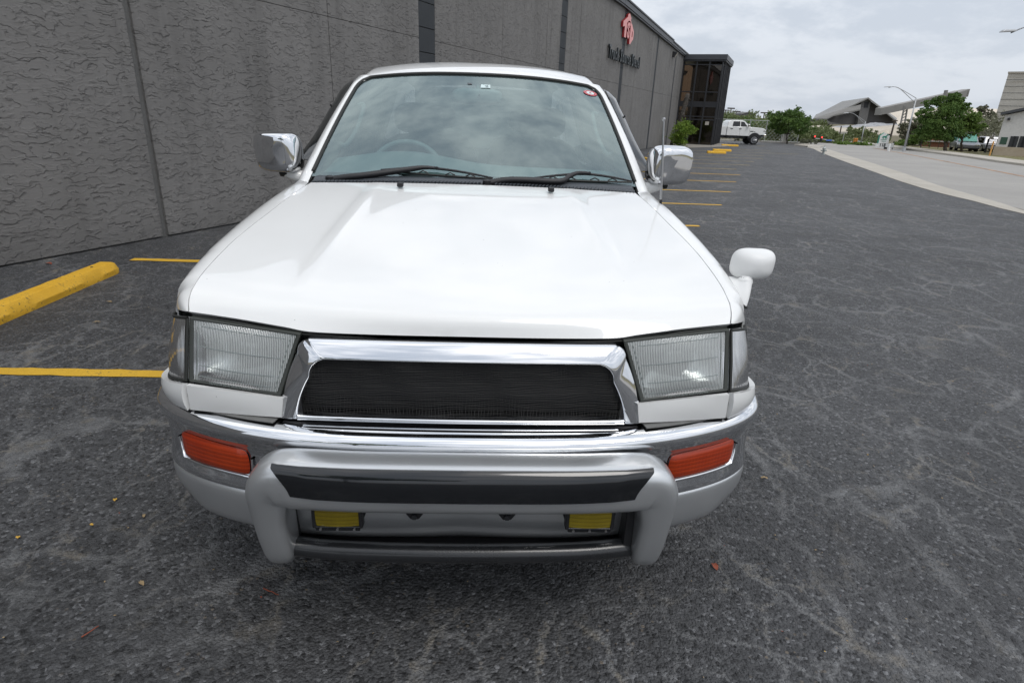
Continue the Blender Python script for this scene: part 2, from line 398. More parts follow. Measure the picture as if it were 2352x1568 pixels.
M['amber'] = mat_amber('amber_signal_lens', (.30, .022, .003), (.40, .042, .005))
M['foglens'] = mat_amber('yellow_fog_lens', (.20, .145, .006), (.32, .24, .012))

def mat_leaf(name, a, b, c, sc=1.2):
    n = NT(name); co = n.coords()
    x = n.noise(co, sc, 3, .6); y = n.noise(co, 23.0, 2, .6)
    f = n.math('MULTIPLY_ADD', y.outputs[0], .5, n.math('MULTIPLY', x.outputs[0], .6))
    col = n.ramp(f, [(.38, a), (.55, b), (.72, c)])
    d = n.bsdf(col, .6, 0, None, .3)
    t = n.n('ShaderNodeBsdfTranslucent'); n.l(col, t.inputs[0])
    m = n.n('ShaderNodeMixShader'); m.inputs[0].default_value = .28; n.l(d.outputs[0], m.inputs[1]); n.l(t.outputs[0], m.inputs[2])
    return n.done(m)
M['leaf_oak'] = mat_leaf('oak_leaves', (.055, .105, .030), (.10, .175, .042), (.18, .26, .065))
M['leaf_light'] = mat_leaf('light_oak_leaves', (.075, .135, .030), (.135, .215, .045), (.21, .29, .075))
M['leaf_scrub'] = mat_leaf('scrub_leaves', (.095, .13, .052), (.155, .19, .078), (.25, .265, .13), .4)
M['leaf_grey'] = mat_leaf('grey_brush_leaves', (.12, .13, .085), (.17, .175, .115), (.25, .24, .17), .5)
M['leaf_fern'] = mat_leaf('feathery_shrub_leaves', (.085, .15, .020), (.16, .26, .035), (.28, .34, .06), 3)
M['bark'] = mat_speck('grey_bark', (.05, .042, .034), (.10, .085, .07), 6, .95, .01, 40, .3)
M['deadfrond'] = mat_speck('dry_palm_husk', (.07, .062, .055), (.15, .135, .12), 6, .95, .01, 50, .3)

# ------------------------------------------------------------------ mesh helpers
def tag(o, label=None, cat=None, group=None, kind=None):
    if label: o['label'] = label
    if cat: o['category'] = cat
    if group: o['group'] = group
    if kind: o['kind'] = kind
    return o
def empty(name, loc=(0, 0, 0), rz=0.0, parent=None, scale=1.0):
    o = bpy.data.objects.new(name, None); C.objects.link(o); o.location = loc; o.rotation_euler = (0, 0, rz)
    o.empty_display_size = .2; o.scale = (scale,)*3
    if parent: o.parent = parent
    return o
def mesh_obj(name, verts, faces, mat, parent=None, smooth=False, loc=(0, 0, 0), rz=0.0):
    me = bpy.data.meshes.new(name); me.from_pydata([tuple(v) for v in verts], [], faces); me.validate()
    if smooth: me.polygons.foreach_set('use_smooth', [True]*len(me.polygons))
    me.materials.append(M[mat] if isinstance(mat, str) else mat)
    o = bpy.data.objects.new(name, me); C.objects.link(o); o.location = loc; o.rotation_euler = (0, 0, rz)
    if parent: o.parent = parent
    return o
def copy_tree(o, parent=None):
    c = o.copy(); C.objects.link(c); c.parent = parent
    for ch in [x for x in bpy.data.objects if x.parent is o]: copy_tree(ch, c)
    return c
class MB:
    def __init__(s): s.v = []; s.f = []
    def add(s, v, f):
        k = len(s.v); s.v += [tuple(p) for p in v]; s.f += [tuple(i+k for i in q) for q in f]; return s
    def box(s, a, b):
        (x0, y0, z0), (x1, y1, z1) = a, b
        return s.add([(x0, y0, z0), (x1, y0, z0), (x1, y1, z0), (x0, y1, z0), (x0, y0, z1), (x1, y0, z1), (x1, y1, z1), (x0, y1, z1)],
                     [(0, 3, 2, 1), (4, 5, 6, 7), (0, 1, 5, 4), (1, 2, 6, 5), (2, 3, 7, 6), (3, 0, 4, 7)])
    def tube(s, pts, r, n=8, cap=True):
        pts = [Vector(p) for p in pts]; rs = r if isinstance(r, (list, tuple)) else [r]*len(pts)
        prev = None; rings = []
        for i, p in enumerate(pts):
            t = (pts[min(i+1, len(pts)-1)]-pts[max(i-1, 0)]).normalized()
            if prev is None:
                a = Vector((0, 0, 1)) if abs(t.z) < .9 else Vector((1, 0, 0))
                e = t.cross(a).normalized()
            else:
                e = (prev-t*prev.dot(t)).normalized()
            prev = e; f = t.cross(e)
            rings.append([p+(e*math.cos(2*math.pi*k/n)+f*math.sin(2*math.pi*k/n))*rs[i] for k in range(n)])
        v = [q for r_ in rings for q in r_]; fc = []
        for i in range(len(rings)-1):
            for k in range(n): fc.append((i*n+k, i*n+(k+1) % n, (i+1)*n+(k+1) % n, (i+1)*n+k))
        if cap:
            fc.append(tuple(range(n))[::-1]); fc.append(tuple((len(rings)-1)*n+k for k in range(n)))
        return s.add(v, fc)
    def prism(s, poly, axis, a, b):
        """poly: 2D points; extruded along axis ('x','y','z') from a to b"""
        n = len(poly)
        def mk(p, t): return {'x': (t, p[0], p[1]), 'y': (p[0], t, p[1]), 'z': (p[0], p[1], t)}[axis]
        return s.add([mk(p, a) for p in poly]+[mk(p, b) for p in poly],
                     [tuple(range(n))[::-1], tuple(range(n, 2*n))]+[(i, (i+1) % n, n+(i+1) % n, n+i) for i in range(n)])
    def build(s, name, mat, parent=None, smooth=False, bevel=0.0, seg=2, loc=(0, 0, 0), rz=0.0, sub=0):
        o = mesh_obj(name, s.v, s.f, mat, parent, smooth, loc, rz)
        bm = bmesh.new(); bm.from_mesh(o.data); bmesh.ops.recalc_face_normals(bm, faces=bm.faces); bm.to_mesh(o.data); bm.free()
        if bevel > 0:
            b = o.modifiers.new('bevel', 'BEVEL'); b.width = bevel; b.segments = seg; b.limit_method = 'ANGLE'; b.angle_limit = R(35)
            o.data.polygons.foreach_set('use_smooth', [True]*len(o.data.polygons))
            b.harden_normals = True
        return o
def cr1(p0, p1, p2, p3, t):
    return .5*((2*p1)+(-p0+p2)*t+(2*p0-5*p1+4*p2-p3)*t*t+(-p0+3*p1-3*p2+p3)*t**3)
def dens(pts, k):
    """Catmull-Rom through pts with k segments per span"""
    P = [Vector(p) for p in pts]; out = []
    for i in range(len(P)-1):
        a = P[i-1] if i > 0 else P[i]*2-P[i+1]; d = P[i+2] if i+2 < len(P) else P[i+1]*2-P[i]
        for j in range(k): out.append(cr1(a, P[i], P[i+1], d, j/k))
    out.append(P[-1]); return out
def grid_dens(rows, ku, kv):
    rows = [dens(r, ku) for r in rows]
    cols = [dens([r[j] for r in rows], kv) for j in range(len(rows[0]))]
    return [[cols[j][i] for j in range(len(cols))] for i in range(len(cols[0]))]
def grid_obj(name, rows, mat, parent=None, thick=0.0, ku=1, kv=1, mirror=False, offset=-1.0, smooth=True, merge=0.0):
    """surface through a control grid; mirror=True also adds its image in x"""
    if ku > 1 or kv > 1: rows = grid_dens(rows, ku, kv)
    nr, nc = len(rows), len(rows[0]); v = [tuple(p) for r in rows for p in r]
    f = [(i*nc+j, i*nc+j+1, (i+1)*nc+j+1, (i+1)*nc+j) for i in range(nr-1) for j in range(nc-1)]
    if mirror:
        k = len(v); v += [(-p[0], p[1], p[2]) for p in v]; f += [tuple(i+k for i in q)[::-1] for q in f]
    o = mesh_obj(name, v, f, mat, parent, smooth)
    bm = bmesh.new(); bm.from_mesh(o.data)
    bmesh.ops.remove_doubles(bm, verts=bm.verts, dist=max(merge, 1e-5))
    bm.to_mesh(o.data); bm.free()
    if smooth: o.data.polygons.foreach_set('use_smooth', [True]*len(o.data.polygons))
    if thick > 0:
        s = o.modifiers.new('thickness', 'SOLIDIFY'); s.thickness = thick; s.offset = offset
        e = o.modifiers.new('crisp_edges', 'EDGE_SPLIT'); e.split_angle = R(38)
    return o
def mir(rows): return [[Vector((-p[0], p[1], p[2])) for p in r][::-1] for r in rows]
def text_mesh(name, body, size, mat, parent, mtx, depth=.0, bold=False, align='CENTER', sx=1.0):
    cu = bpy.data.curves.new(name, 'FONT'); cu.body = body; cu.size = size; cu.extrude = depth; cu.align_x = align; cu.align_y = 'CENTER'
    if bold: cu.offset = size*.022
    cu.resolution_u = 3
    t = bpy.data.objects.new(name, cu); C.objects.link(t)
    dg = bpy.context.evaluated_depsgraph_get(); dg.update()
    me = bpy.data.meshes.new_from_object(t.evaluated_get(dg)); bpy.data.objects.remove(t); bpy.data.curves.remove(cu)
    me.name = name; me.materials.clear(); me.materials.append(M[mat])
    me.transform(Matrix.Diagonal((sx, 1, 1, 1))); me.transform(mtx)
    o = bpy.data.objects.new(name, me); C.objects.link(o)
    if parent: o.parent = parent
    return o
def frame_mtx(o, ex, ey):
    ex = Vector(ex).normalized(); ey = Vector(ey).normalized(); ez = ex.cross(ey)
    return Matrix(((ex.x, ey.x, ez.x, o[0]), (ex.y, ey.y, ez.y, o[1]), (ex.z, ey.z, ez.z, o[2]), (0, 0, 0, 1)))
def superell(c, hx, hy, hz, e1=2.6, e2=2.6, nu=28, nv=40, taper=None):
    rows = []
    def pw(v_, e): return math.copysign(abs(v_)**(2/e), v_)
    for i in range(nu+1):
        th = -math.pi/2+math.pi*i/nu; r_ = []
        for j in range(nv+1):
            ph = 2*math.pi*j/nv; x = hx*pw(math.cos(ph), e1)*pw(math.cos(th), e2); z = hz*pw(math.sin(ph), e1)*pw(math.cos(th), e2); y = hy*pw(math.sin(th), e2)
            p = V3(x, y, z)
            if taper: p = taper(p)
            r_.append(p+c)
        rows.append(r_)
    return rows
# ------------------------------------------------------------------ foliage helpers
nrng = np.random.default_rng(11)
def mesh_quads(name, V, mat, parent=None, smooth=False):
    """V: (n,4,3) array, one quad each"""
    n = len(V); me = bpy.data.meshes.new(name)
    me.vertices.add(n*4); me.vertices.foreach_set('co', V.reshape(-1).astype(np.float32))
    me.loops.add(n*4); me.loops.foreach_set('vertex_index', np.arange(n*4, dtype=np.int32))
    me.polygons.add(n); me.polygons.foreach_set('loop_start', np.arange(0, n*4, 4, dtype=np.int32))
    me.update(calc_edges=True); me.materials.append(M[mat])
    o = bpy.data.objects.new(name, me); C.objects.link(o)
    if parent: o.parent = parent
    return o
def leaf_cloud(blobs, count, size, droop=.2, shell=.45, sub=0):
    """blobs: (cx,cy,cz,rx,ry,rz); leaves sit in clumps through the outer part of every blob"""
    if sub:
        nb_ = []
        for b in blobs:
            nb_.append((b[0], b[1], b[2], b[3]*.62, b[4]*.62, b[5]*.62))
            for _ in range(sub):
                d = nrng.normal(size=3); d /= np.linalg.norm(d); k = nrng.uniform(.55, .95); q = nrng.uniform(.22, .40)
                nb_.append((b[0]+d[0]*b[3]*k, b[1]+d[1]*b[4]*k, b[2]+d[2]*b[5]*k, b[3]*q*1.15, b[4]*q*1.15, b[5]*q*.85))
        blobs = nb_
    blobs = np.array(blobs, float); w = blobs[:, 3]*blobs[:, 4]*blobs[:, 5]; w = w**.67; w /= w.sum()
    nc = max(8, count//14)
    bi = nrng.choice(len(blobs), nc, p=w); d = nrng.normal(size=(nc, 3)); d /= np.linalg.norm(d, axis=1)[:, None]
    rr = shell+(1-shell)*nrng.random(nc)**.7; rr *= 1+.18*nrng.normal(size=nc).clip(-1.5, 1.5)
    cc = blobs[bi, :3]+d*rr[:, None]*blobs[bi, 3:6]
    ci = nrng.integers(0, nc, count); cr_ = (blobs[bi, 3:6].mean(1)*.17)[ci]
    p = cc[ci]+nrng.normal(size=(count, 3))*cr_[:, None]*np.array([1, 1, .75])
    e = nrng.normal(size=(count, 3)); e[:, 2] -= droop; e /= np.linalg.norm(e, axis=1)[:, None]
    f = np.cross(e, nrng.normal(size=(count, 3))); f /= np.linalg.norm(f, axis=1)[:, None]
    s = size*(.6+.8*nrng.random(count))[:, None]
    return np.stack([p-e*s, p-f*s*.5, p+e*s, p+f*s*.5], 1)
def limb(mb, a, b, r0, r1, wob=.12, n=6):
    a, b = Vector(a), Vector(b); L = (b-a).length; pts = []
    for i in range(n+1):
        t = i/n; p = a.lerp(b, t); k = L*wob*math.sin(math.pi*t)
        pts.append(p+Vector((rnd.uniform(-k, k), rnd.uniform(-k, k), rnd.uniform(-k, k)*.3)))
    mb.tube(pts, [r0+(r1-r0)*i/n for i in range(n+1)], 7)
def make_tree(name, base, blobs, trunk_h, trunk_r, count, size, leaf, label, cat='tree', group=None, limbs=7, lean=(0, 0)):
    """blobs relative to base; trunk, limbs reaching into each blob, crown of small leaves"""
    root = empty(name, base); tag(root, label, cat, group)
    mb = MB(); top = Vector((lean[0], lean[1], trunk_h))
    limb(mb, (0, 0, -.08), top, trunk_r*1.25, trunk_r*.8, .04, 8)
    for b in blobs[:limbs]:
        tip = Vector(b[:3]); limb(mb, top-Vector((0, 0, trunk_h*.12)), tip, trunk_r*.6, trunk_r*.14, .10)
        for _ in range(2):
            q = tip+Vector((rnd.uniform(-1, 1)*b[3]*.7, rnd.uniform(-1, 1)*b[4]*.7, rnd.uniform(0, 1)*b[5]*.7)); limb(mb, top.lerp(tip, .6), q, trunk_r*.28, trunk_r*.06, .12, 4)
    mb.build('trunk', 'bark', root, True)
    mesh_quads('crown', leaf_cloud(blobs, count, size, sub=9), leaf, root)
    return root

# ------------------------------------------------------------------ ground
TH = R(25.35)
P0 = Vector((-4.28, 3.918, 0)); WD = Vector((math.sin(TH), math.cos(TH), 0)); WO = Vector((math.cos(TH), -math.sin(TH), 0))
def WP(s, o=0.0, z=0.0): return P0+WD*s+WO*o+Vector((0, 0, z))

# the open land beyond, one sheet to the horizon, with low hills far off
def land_h(x, y):
    d = math.hypot(x, y); h = -.06
    if d > 90:
        k = min(1.0, (d-90)/250.0); h += k*(1.5+4.5*max(0, pnoise((x*.004+3, y*.004, 0)))+1.6*pnoise((x*.02, y*.02, 2)))
    if d > 600: h += (d-600)*.012*(.6+.5*pnoise((x*.0016, y*.0016, 5)))
    return h
rad = [0, 20, 40, 60, 80, 100, 125, 150, 180, 220, 270, 340, 430, 540, 680, 850, 1100, 1500, 2100, 3000]
NA = 96; v = []; f = []
for i, r_ in enumerate(rad):
    for a in range(NA):
        x, y = r_*math.cos(2*math.pi*a/NA), r_*math.sin(2*math.pi*a/NA); v.append((x, y, land_h(x, y)))
for i in range(len(rad)-1):
    for a in range(NA): f.append((i*NA+a, (i+1)*NA+a, (i+1)*NA+(a+1) % NA, i*NA+(a+1) % NA))
land = mesh_obj('terrain', v, f, 'dirt', smooth=True); tag(land, kind='structure')

curb_in = [(10.1, -40), (10.1, 2.0), (10.12, 6.5), (10.17, 9.64), (10.62, 11.5), (10.98, 13.2), (11.9, 16.0), (13.05, 18.98), (15.1, 24.4), (17.15, 29.6), (18.9, 33.9), (20.2, 36.9), (20.9, 39.2)]
curb_out = [(10.35, -40), (10.35, 2.0), (10.42, 6.5), (10.5, 9.6), (11.05, 11.2), (11.55, 12.6), (12.4, 15.1), (13.95, 18.7), (16.2, 24.3), (18.1, 29.2), (19.95, 33.8), (21.2, 37.0), (21.9, 39.4)]
lot_poly = [WP(-40, .0).xy, WP(39, 0).xy, (13.5, 46.0), (20.0, 47.2), (23.5, 44.0), (21.2, 41.5), (20.9, 39.2)]
def sheet(name, pts, z, mat, **k):
    bm = bmesh.new(); vs = [bm.verts.new((p[0], p[1], z)) for p in pts]; es = [bm.edges.new((vs[i], vs[(i+1) % len(vs)])) for i in range(len(vs))]
    bmesh.ops.triangle_fill(bm, use_beauty=True, edges=es); me = bpy.data.meshes.new(name)
    for fc in bm.faces:
        fc.normal_update()
        if fc.normal.z < 0: fc.normal_flip()
    bm.to_mesh(me); bm.free(); me.materials.append(M[mat]); o = bpy.data.objects.new(name, me); C.objects.link(o); tag(o, kind='structure'); return o
lot = sheet('parking_lot', [WP(-40, -.3).xy, WP(42, -.3).xy, (13.5, 46.0), (20.0, 47.2), (23.5, 44.0), (21.2, 41.5)]+[c for c in curb_in[::-1]], 0.0, 'asphalt')
# concrete strip between lot and road
rows = []
for a, b in zip(curb_in, curb_out):
    a = Vector((*a, 0)); b = Vector((*b, 0)); rows.append([a+Vector((0, 0, -.05)), a+Vector((0, 0, .012)), a.lerp(b, .5)+Vector((0, 0, .014)), b+Vector((0, 0, .008)), b+Vector((0, 0, -.05))])
strip = grid_obj('kerb_strip', rows, 'concrete', kv=3, smooth=False); tag(strip, kind='structure')
road_far = [(20.3, -40), (21.6, 5.0), (22.8, 16.0), (24.37, 25.97), (26.4, 32.0), (28.03, 37.8), (29.6, 43.5), (33, 56)]
road = sheet('road', [(p[0]-.02, p[1]) for p in curb_out]+[(22.6, 42.0), (25.5, 50), (27, 60), (34, 60)]+road_far[::-1], .004, 'road')
def ribbon(name, pts, w, z, mat, parent=None, jag=0.0, step=.08):
    """painted line along pts with slightly ragged edges"""
    P = [Vector((p[0], p[1], z)) for p in pts]; vs = []
    for i in range(len(P)-1):
        n = max(2, int((P[i+1]-P[i]).length/step)) if jag else 6; d = (P[i+1]-P[i]).normalized(); s = Vector((-d.y, d.x, 0))
        for k in range(n+1):
            c = P[i].lerp(P[i+1], k/n); e1, e2 = rnd.uniform(-jag, jag), rnd.uniform(-jag, jag)
            vs.append(c+s*(w/2+e1)); vs.append(c-s*(w/2+e2))
    f = [(2*i, 2*i+1, 2*i+3, 2*i+2) for i in range(len(vs)//2-1)]
    o = mesh_obj(name, vs, f, mat, parent)
    for p in o.data.polygons: pass
    return o
ribbon('centre_line', [(15.6, 11.4), (18.65, 19.4), (21.7, 27.2), (24.93, 35.64), (27.2, 42)], .16, .009, 'line_orange', road, .02, .3)
#ribbon('tyre_mark', [(12.9, 16.2), (14.6, 18.2), (16.0, 19.2)], .22, .0085, mat_speck('dark_tyre_smear', (.15, .147, .14), (.20, .195, .185), 3), road, .03, .3)
# far pavement with kerb
rows = []
for a in road_far:
    a = Vector((*a, 0)); n_ = Vector((.95, -.3, 0))
    rows.append([a+Vector((0, 0, -.02)), a+Vector((0, 0, .10)), a+n_*.14+Vector((0, 0, .104)), a+n_*.9+Vector((0, 0, .106)), a+n_*1.7+Vector((0, 0, .104)), a+n_*1.7+Vector((0, 0, -.02))])
pav = grid_obj('pavement', rows, 'concrete', kv=3, smooth=False); tag(pav, kind='structure')
vg = sheet('verge', [(22.0, -40), (23.3, 5), (24.5, 16), (26.0, 26), (28.0, 32), (29.7, 37.8), (31.2, 43.5), (34, 54), (60, 54), (60, -40)], .03, 'verge')
# kerb and apron where the lot ends
rows = []
for a in [(20.9, 39.2), (21.2, 41.5), (23.5, 44.0), (20.0, 47.2)]:
    a = Vector((*a, 0)); d = Vector((.7, .7, 0))*.28; rows.append([a+Vector((0, 0, -.05)), a+Vector((0, 0, .09)), a+d+Vector((0, 0, .09)), a+d+Vector((0, 0, -.05))])
kb = grid_obj('lot_end_kerb', rows, 'concrete', smooth=False); tag(kb, kind='structure')
ap = sheet('far_path', [(21.0, 39.4), (22.0, 39.6), (24.5, 43.5), (23.7, 45.2), (21.7, 41.8)], .02, 'concrete')

# painted stall lines (each stroke its own piece of the lot)
for x0, x1, y in [(-5.6, -.9, 1.735), (-3.37, -.8, 4.345), (.9, 3.13, 7.22), (.6, 4.33, 9.58), (.9, 5.33, 11.76), (2.2, 6.35, 14.05), (3.2, 7.30, 16.17)]:
    ribbon('painted_line', [(x0, y), (x1, y-.004*(x1-x0))], .092, .004, 'line', lot, .006)
for x0, x1, y in [(4.1, 8.0, 18.3), (5.2, 9.3, 20.4), (6.4, 10.3, 22.4), (7.4, 11.6, 24.6), (8.6, 12.7, 27.0), (9.8, 15.6, 29.6), (12.2, 15.4, 32.4)]:
    ribbon('painted_line', [(x0, y), (x1, y-.02*(x1-x0))], .09, .004, 'line_old', lot, .006)
for x, y in [(15.7, 38.9), (17.3, 38.4)]: ribbon('painted_line', [(x, y), (x+.5, y+.06)], .16, .004, 'line_old', lot, .01)

# ------------------------------------------------------------------ the long grey building
bld = empty('warehouse', P0, math.atan2(WD.y, WD.x)); tag(bld, 'long dark grey stucco building with black vertical bands beside the white car', 'building')
HT = 5.34
def top_at(s): return HT if s < 21 else HT-(s-21)*.0205
edges = [-13.5, -8.9, -7.4, -4.6, -1.35, 1.655, 4.70, 7.12, 'B', 7.68, 10.67, 13.51, 14.58, 'B', 15.08, 16.33, 18.95, 21.62, 'B', 22.08, 24.15, 26.76, 28.27, 'B', 28.62, 29.3, 33.72, 'B', 33.98, 36.05, 37.3]
mb = MB(); mb.box((-13.5, .028, -.1), (37.5, .30, HT-.5)); mb.build('backing_wall', 'joint', bld)
mb = MB(); mb.box((-13.5, .30, -.1), (-13.3, 9.0, HT-.5)); mb.build('side_wall', 'wall', bld)
mb = MB(); mb.box((-13.5, .30, HT-.55), (41.0, 9.0, HT-.5)); mb.build('roof', 'concrete', bld)
prev = None
i = 0
while i < len(edges)-1:
    a, b = edges[i], edges[i+1]
    if b == 'B':
        i += 2; continue
    if a == 'B': i += 1; continue
    nxt = edges[i+1]
    ga = .034 if abs(a-1.655) < .01 else .005
    gb = .034 if abs(b-1.655) < .01 else .005
    if (i > 0 and edges[i-1] == 'B'): ga = 0.0
    if (i+2 < len(edges) and edges[i+2] == 'B'): gb = 0.0
    lo = MB(); lo.box((a+ga, 0, .015), (b-gb, .12, 2.617)); lo.build('stucco_panel', 'wall', bld, bevel=.006, seg=1)
    hi = MB(); t0, t1 = top_at(a)-.1, top_at(b)-.1
    hi.add([(a+ga, 0, 2.62), (b-gb, 0, 2.62), (b-gb, .12, 2.62), (a+ga, .12, 2.62), (a+ga, 0, t0), (b-gb, 0, t1), (b-gb, .12, t1), (a+ga, .12, t0)],
           [(0, 3, 2, 1), (4, 5, 6, 7), (0, 1, 5, 4), (1, 2, 6, 5), (2, 3, 7, 6), (3, 0, 4, 7)])
    hi.build('stucco_panel', 'wall', bld, bevel=.006, seg=1)
    i += 1
for k, e in enumerate(edges):
    if e == 'B':
        a, b = edges[k-1], edges[k+1]; bm_ = None
        z = .0; n_ = 0
        while z < top_at(a)-.12:
            if bm_ is None:
                q = MB(); q.box((0, 0, .004), (b-a, .02, .396)); bm_ = q.build('painted_block', 'band', bld, bevel=.008, seg=1, loc=(a, .004, z))
            else:
                c = bm_.copy(); C.objects.link(c); c.parent = bld; c.location = (a, .004+rnd.uniform(-.002, .002), z)
            z += .4; n_ += 1
# fascia: flat metal capping in lengths, slightly proud of the wall
def fascia(s0, s1, h, out):
    m_ = MB(); z0, z1 = top_at(s0), top_at(s1)
    for (o0, o1, za, zb) in ((-out, .30, -.11, h), (-out-.035, -out, h-.05, h+.012), (-out+.03, 0, -.165, -.11)):
        m_.add([(s0, o0, z0+za), (s1, o0, z1+za), (s1, o1, z1+za), (s0, o1, z0+za), (s0, o0, z0+zb), (s1, o0, z1+zb), (s1, o1, z1+zb), (s0, o1, z0+zb)],
               [(0, 3, 2, 1), (4, 5, 6, 7), (0, 1, 5, 4), (1, 2, 6, 5), (2, 3, 7, 6), (3, 0, 4, 7)])
    m_.build('fascia_board', 'fascia', bld, bevel=.006, seg=1)
for a, b, h in [(-13.5, -7.5, .10), (-7.5, -1.5, .10), (-1.5, 4.5, .10), (4.5, 10.5, .10), (10.5, 16.5, .10), (16.5, 21.0, .10), (21.0, 26.4, .12), (26.4, 31.8, .12), (31.8, 37.3, .06)]:
    fascia(a+.004, b-.004, h, .13)

# sign: red emblem and black lettering, each letter raised on the wall
BX = Vector((WD.x, WD.y, 0))
emb = empty('wall_emblem', WP(22.0, .0, 4.56), math.atan2(WD.y, WD.x)); tag(emb, 'tall red three letter emblem mounted high on the grey wall', 'sign')
def raised(name, poly, d0, d1, parent, face='red', side='dkred'):
    """polygon in wall axes (x along, z up): darker return with a paler face plate on it"""
    m_ = MB(); m_.prism(poly, 'y', d0, d1); o = m_.build(name, side, parent)
    m2 = MB(); m2.prism(poly, 'y', d1-.004, d1-.001); m2.build('face', face, o); return o
k_ = 1.0
Tp = [(-1.15, .05), (-.80, .33), (-.80, .45), (-.42, .80), (-.42, .72), (-.0, 1.05+.05), (.0, .62), (-.18, .62), (-.18, .42), (-.50, .14), (-.50, -.98), (-.80, -.86), (-.80, -.02), (-1.15, -.28)]
Tp = [(-.90, .20), (-.02, .62), (-.02, .40), (-.38, .22), (-.38, -.55), (-.68, -.55), (-.68, .06), (-.90, -.06)]
E_TOP = [(-.90, .22), (-.28, .55), (-.28, .66), (-.05, .78), (.22, .60), (.22, .46), (.30, .40), (.30, .20), (.18, .20), (.18, .40), (-.10, .40), (-.34, .24), (-.34, -.52), (-.62, -.52), (-.62, .04), (-.90, -.06)]
E_S = [(-.24, .16), (-.10, .32), (.08, .32), (.16, .22), (.16, .06), (.04, .06), (.04, .16), (-.08, .16), (-.08, .06), (.16, -.14), (.16, -.40), (.02, -.52), (-.16, -.42), (-.16, -.16), (-.04, -.16), (-.04, -.34), (.04, -.34), (.04, -.18), (-.24, .02)]
E_D = [(.28, .28), (.42, .28), (.86, -.02), (.86, -.38), (.42, -.72), (.28, -.72)]
E_D2 = [(.58, -.02), (.58, -.42), (.66, -.34), (.66, -.10)]
def zs_(p): return [(a, b*.66) for a, b in p]
raised('letter', zs_(E_TOP), -.02, -.10, emb); raised('letter', zs_(E_S), -.02, -.10, emb)
# the D has a slot: build it as two limbs around the opening
raised('letter', zs_([(.28, .34), (.44, .34), (.56, .24), (.56, -.62), (.44, -.74), (.28, -.74)]), -.02, -.10, emb)
raised('letter', zs_([(.56, .24), (.86, .0), (.86, -.40), (.56, -.62), (.56, -.36), (.68, -.30), (.68, -.08), (.56, .02)]), -.02, -.10, emb)
let = empty('wall_lettering', WP(22.02, .0, 3.55), math.atan2(WD.y, WD.x)); tag(let, 'black raised lettering Truck Source Diesel below the red emblem', 'sign')
glyph_w = {'T': .60, 'r': .40, 'u': .54, 'c': .50, 'k': .53, ' ': .27, 'S': .62, 'o': .57, 'e': .54, 'D': .66, 'i': .25, 's': .48, 'l': .25}
word = 'Truck Source Diesel'; tw = sum(glyph_w[c] for c in word); px_ = -tw/2; sc_ = 5.1/tw
for ch in word:
    w_ = glyph_w[ch]
    if ch != ' ':
        o = text_mesh('letter', ch, .60, 'blacksign', let, Matrix.Translation(((px_+w_/2)*sc_, -.07, 0)) @ Matrix.Rotation(R(90), 4, 'X'), .03, True, sx=.70)
    px_ += w_

# wall lights
def wall_light(s, z, label):
    t = empty('wall_light', WP(s, 0, z), math.atan2(WD.y, WD.x)); tag(t, label, 'lamp')
    m_ = MB(); m_.box((-.10, -.03, -.1), (.10, 0, .12)); m_.build('back_plate', 'frame', t, bevel=.01)
    m_ = MB(); m_.prism([(-.26, .12), (0.0, .16), (0.0, -.12), (-.12, -.12)], 'x', -.13, .13); m_.build('housing', 'frame', t, bevel=.015)
    m_ = MB(); m_.prism([(-.255, .10), (-.262, .09), (-.135, -.115), (-.125, -.115)], 'x', -.11, .11); m_.build('lens', 'concrete', t)
wall_light(32.7, 4.62, 'small dark wall light just below the roof edge of the grey building')
wall_light(36.9, 4.0, 'small wall light beside the glass entrance tower')

# glass entrance tower
tw_ = empty('entrance_tower', WP(36.6, 0, 0), math.atan2(WD.y, WD.x)); tag(tw_, 'dark framed bronze glass entrance tower at the far end of the grey building', 'entrance')
TW, TL, TZ = 2.25, 4.2, 4.62     # outward, along the wall, glass height
def bar(a, b, name='mullion', mat='frame', bev=.006):
    m_ = MB(); m_.box(tuple(min(p, q) for p, q in zip(a, b)), tuple(max(p, q) for p, q in zip(a, b))); return m_.build(name, mat, tw_, bevel=bev, seg=1)
for y in (-.02, -.80, -1.52, -TW): bar((-.04, y-.045, 0), (.045, y+.045, TZ))
for z in (.03, 1.45, 1.62, 2.18, 2.98, 4.45): 
    for (a, b) in ((-.065, -.755), (-.845, -1.475), (-1.565, -2.205)): bar((-.03, a, z-.03), (.035, b, z+.03))
for (a, b) in ((-.065, -.755), (-.845, -1.475), (-1.565, -2.205)):
    bar((-.006, a, .06), (.006, b, 4.42), 'glass_pane', 'bronze', 0)
    bar((-.01, a, 2.21), (.012, b, 2.46), 'spandrel', 'frame', 0)
for s in (.55, 1.1, 1.9, 2.7, 3.45, TL): bar((s-.05, -TW-.09, 0), (s+.05, -TW+.045, TZ), 'fin', 'frame')
for s0, s1 in ((.05, .5), (.6, 1.05), (1.15, 1.85), (1.95, 2.65), (2.75, 3.4), (3.5, TL-.05)):
    bar((s0, -TW-.005, .06), (s1, -TW+.007, TZ-.2), 'glass_pane', 'bronze', 0)
for z in (.03, 1.55, TZ-.17): bar((.05, -TW-.04, z-.03), (TL, -TW+.04, z+.03))
bar((TL-.05, -TW, 0), (TL+.05, 0, TZ), 'end_wall', 'frame'); bar((-.10, -TW-.16, TZ), (TL+.12, .02, TZ+.09), 'soffit', 'frame'); bar((-.14, -TW-.20, TZ+.09), (TL+.16, .02, TZ+.37), 'capping', 'fascia')
bar((.9, -1.9, .0), (1.0, -.6, 2.2), 'inner_wall', 'slab'); bar((.2, -TW+.1, 2.2), (TL-.1, -.05, 2.44), 'landing', 'frame'); bar((3.4, -1.7, .02), (3.5, -.4, 4.4), 'inner_wall', 'lining')
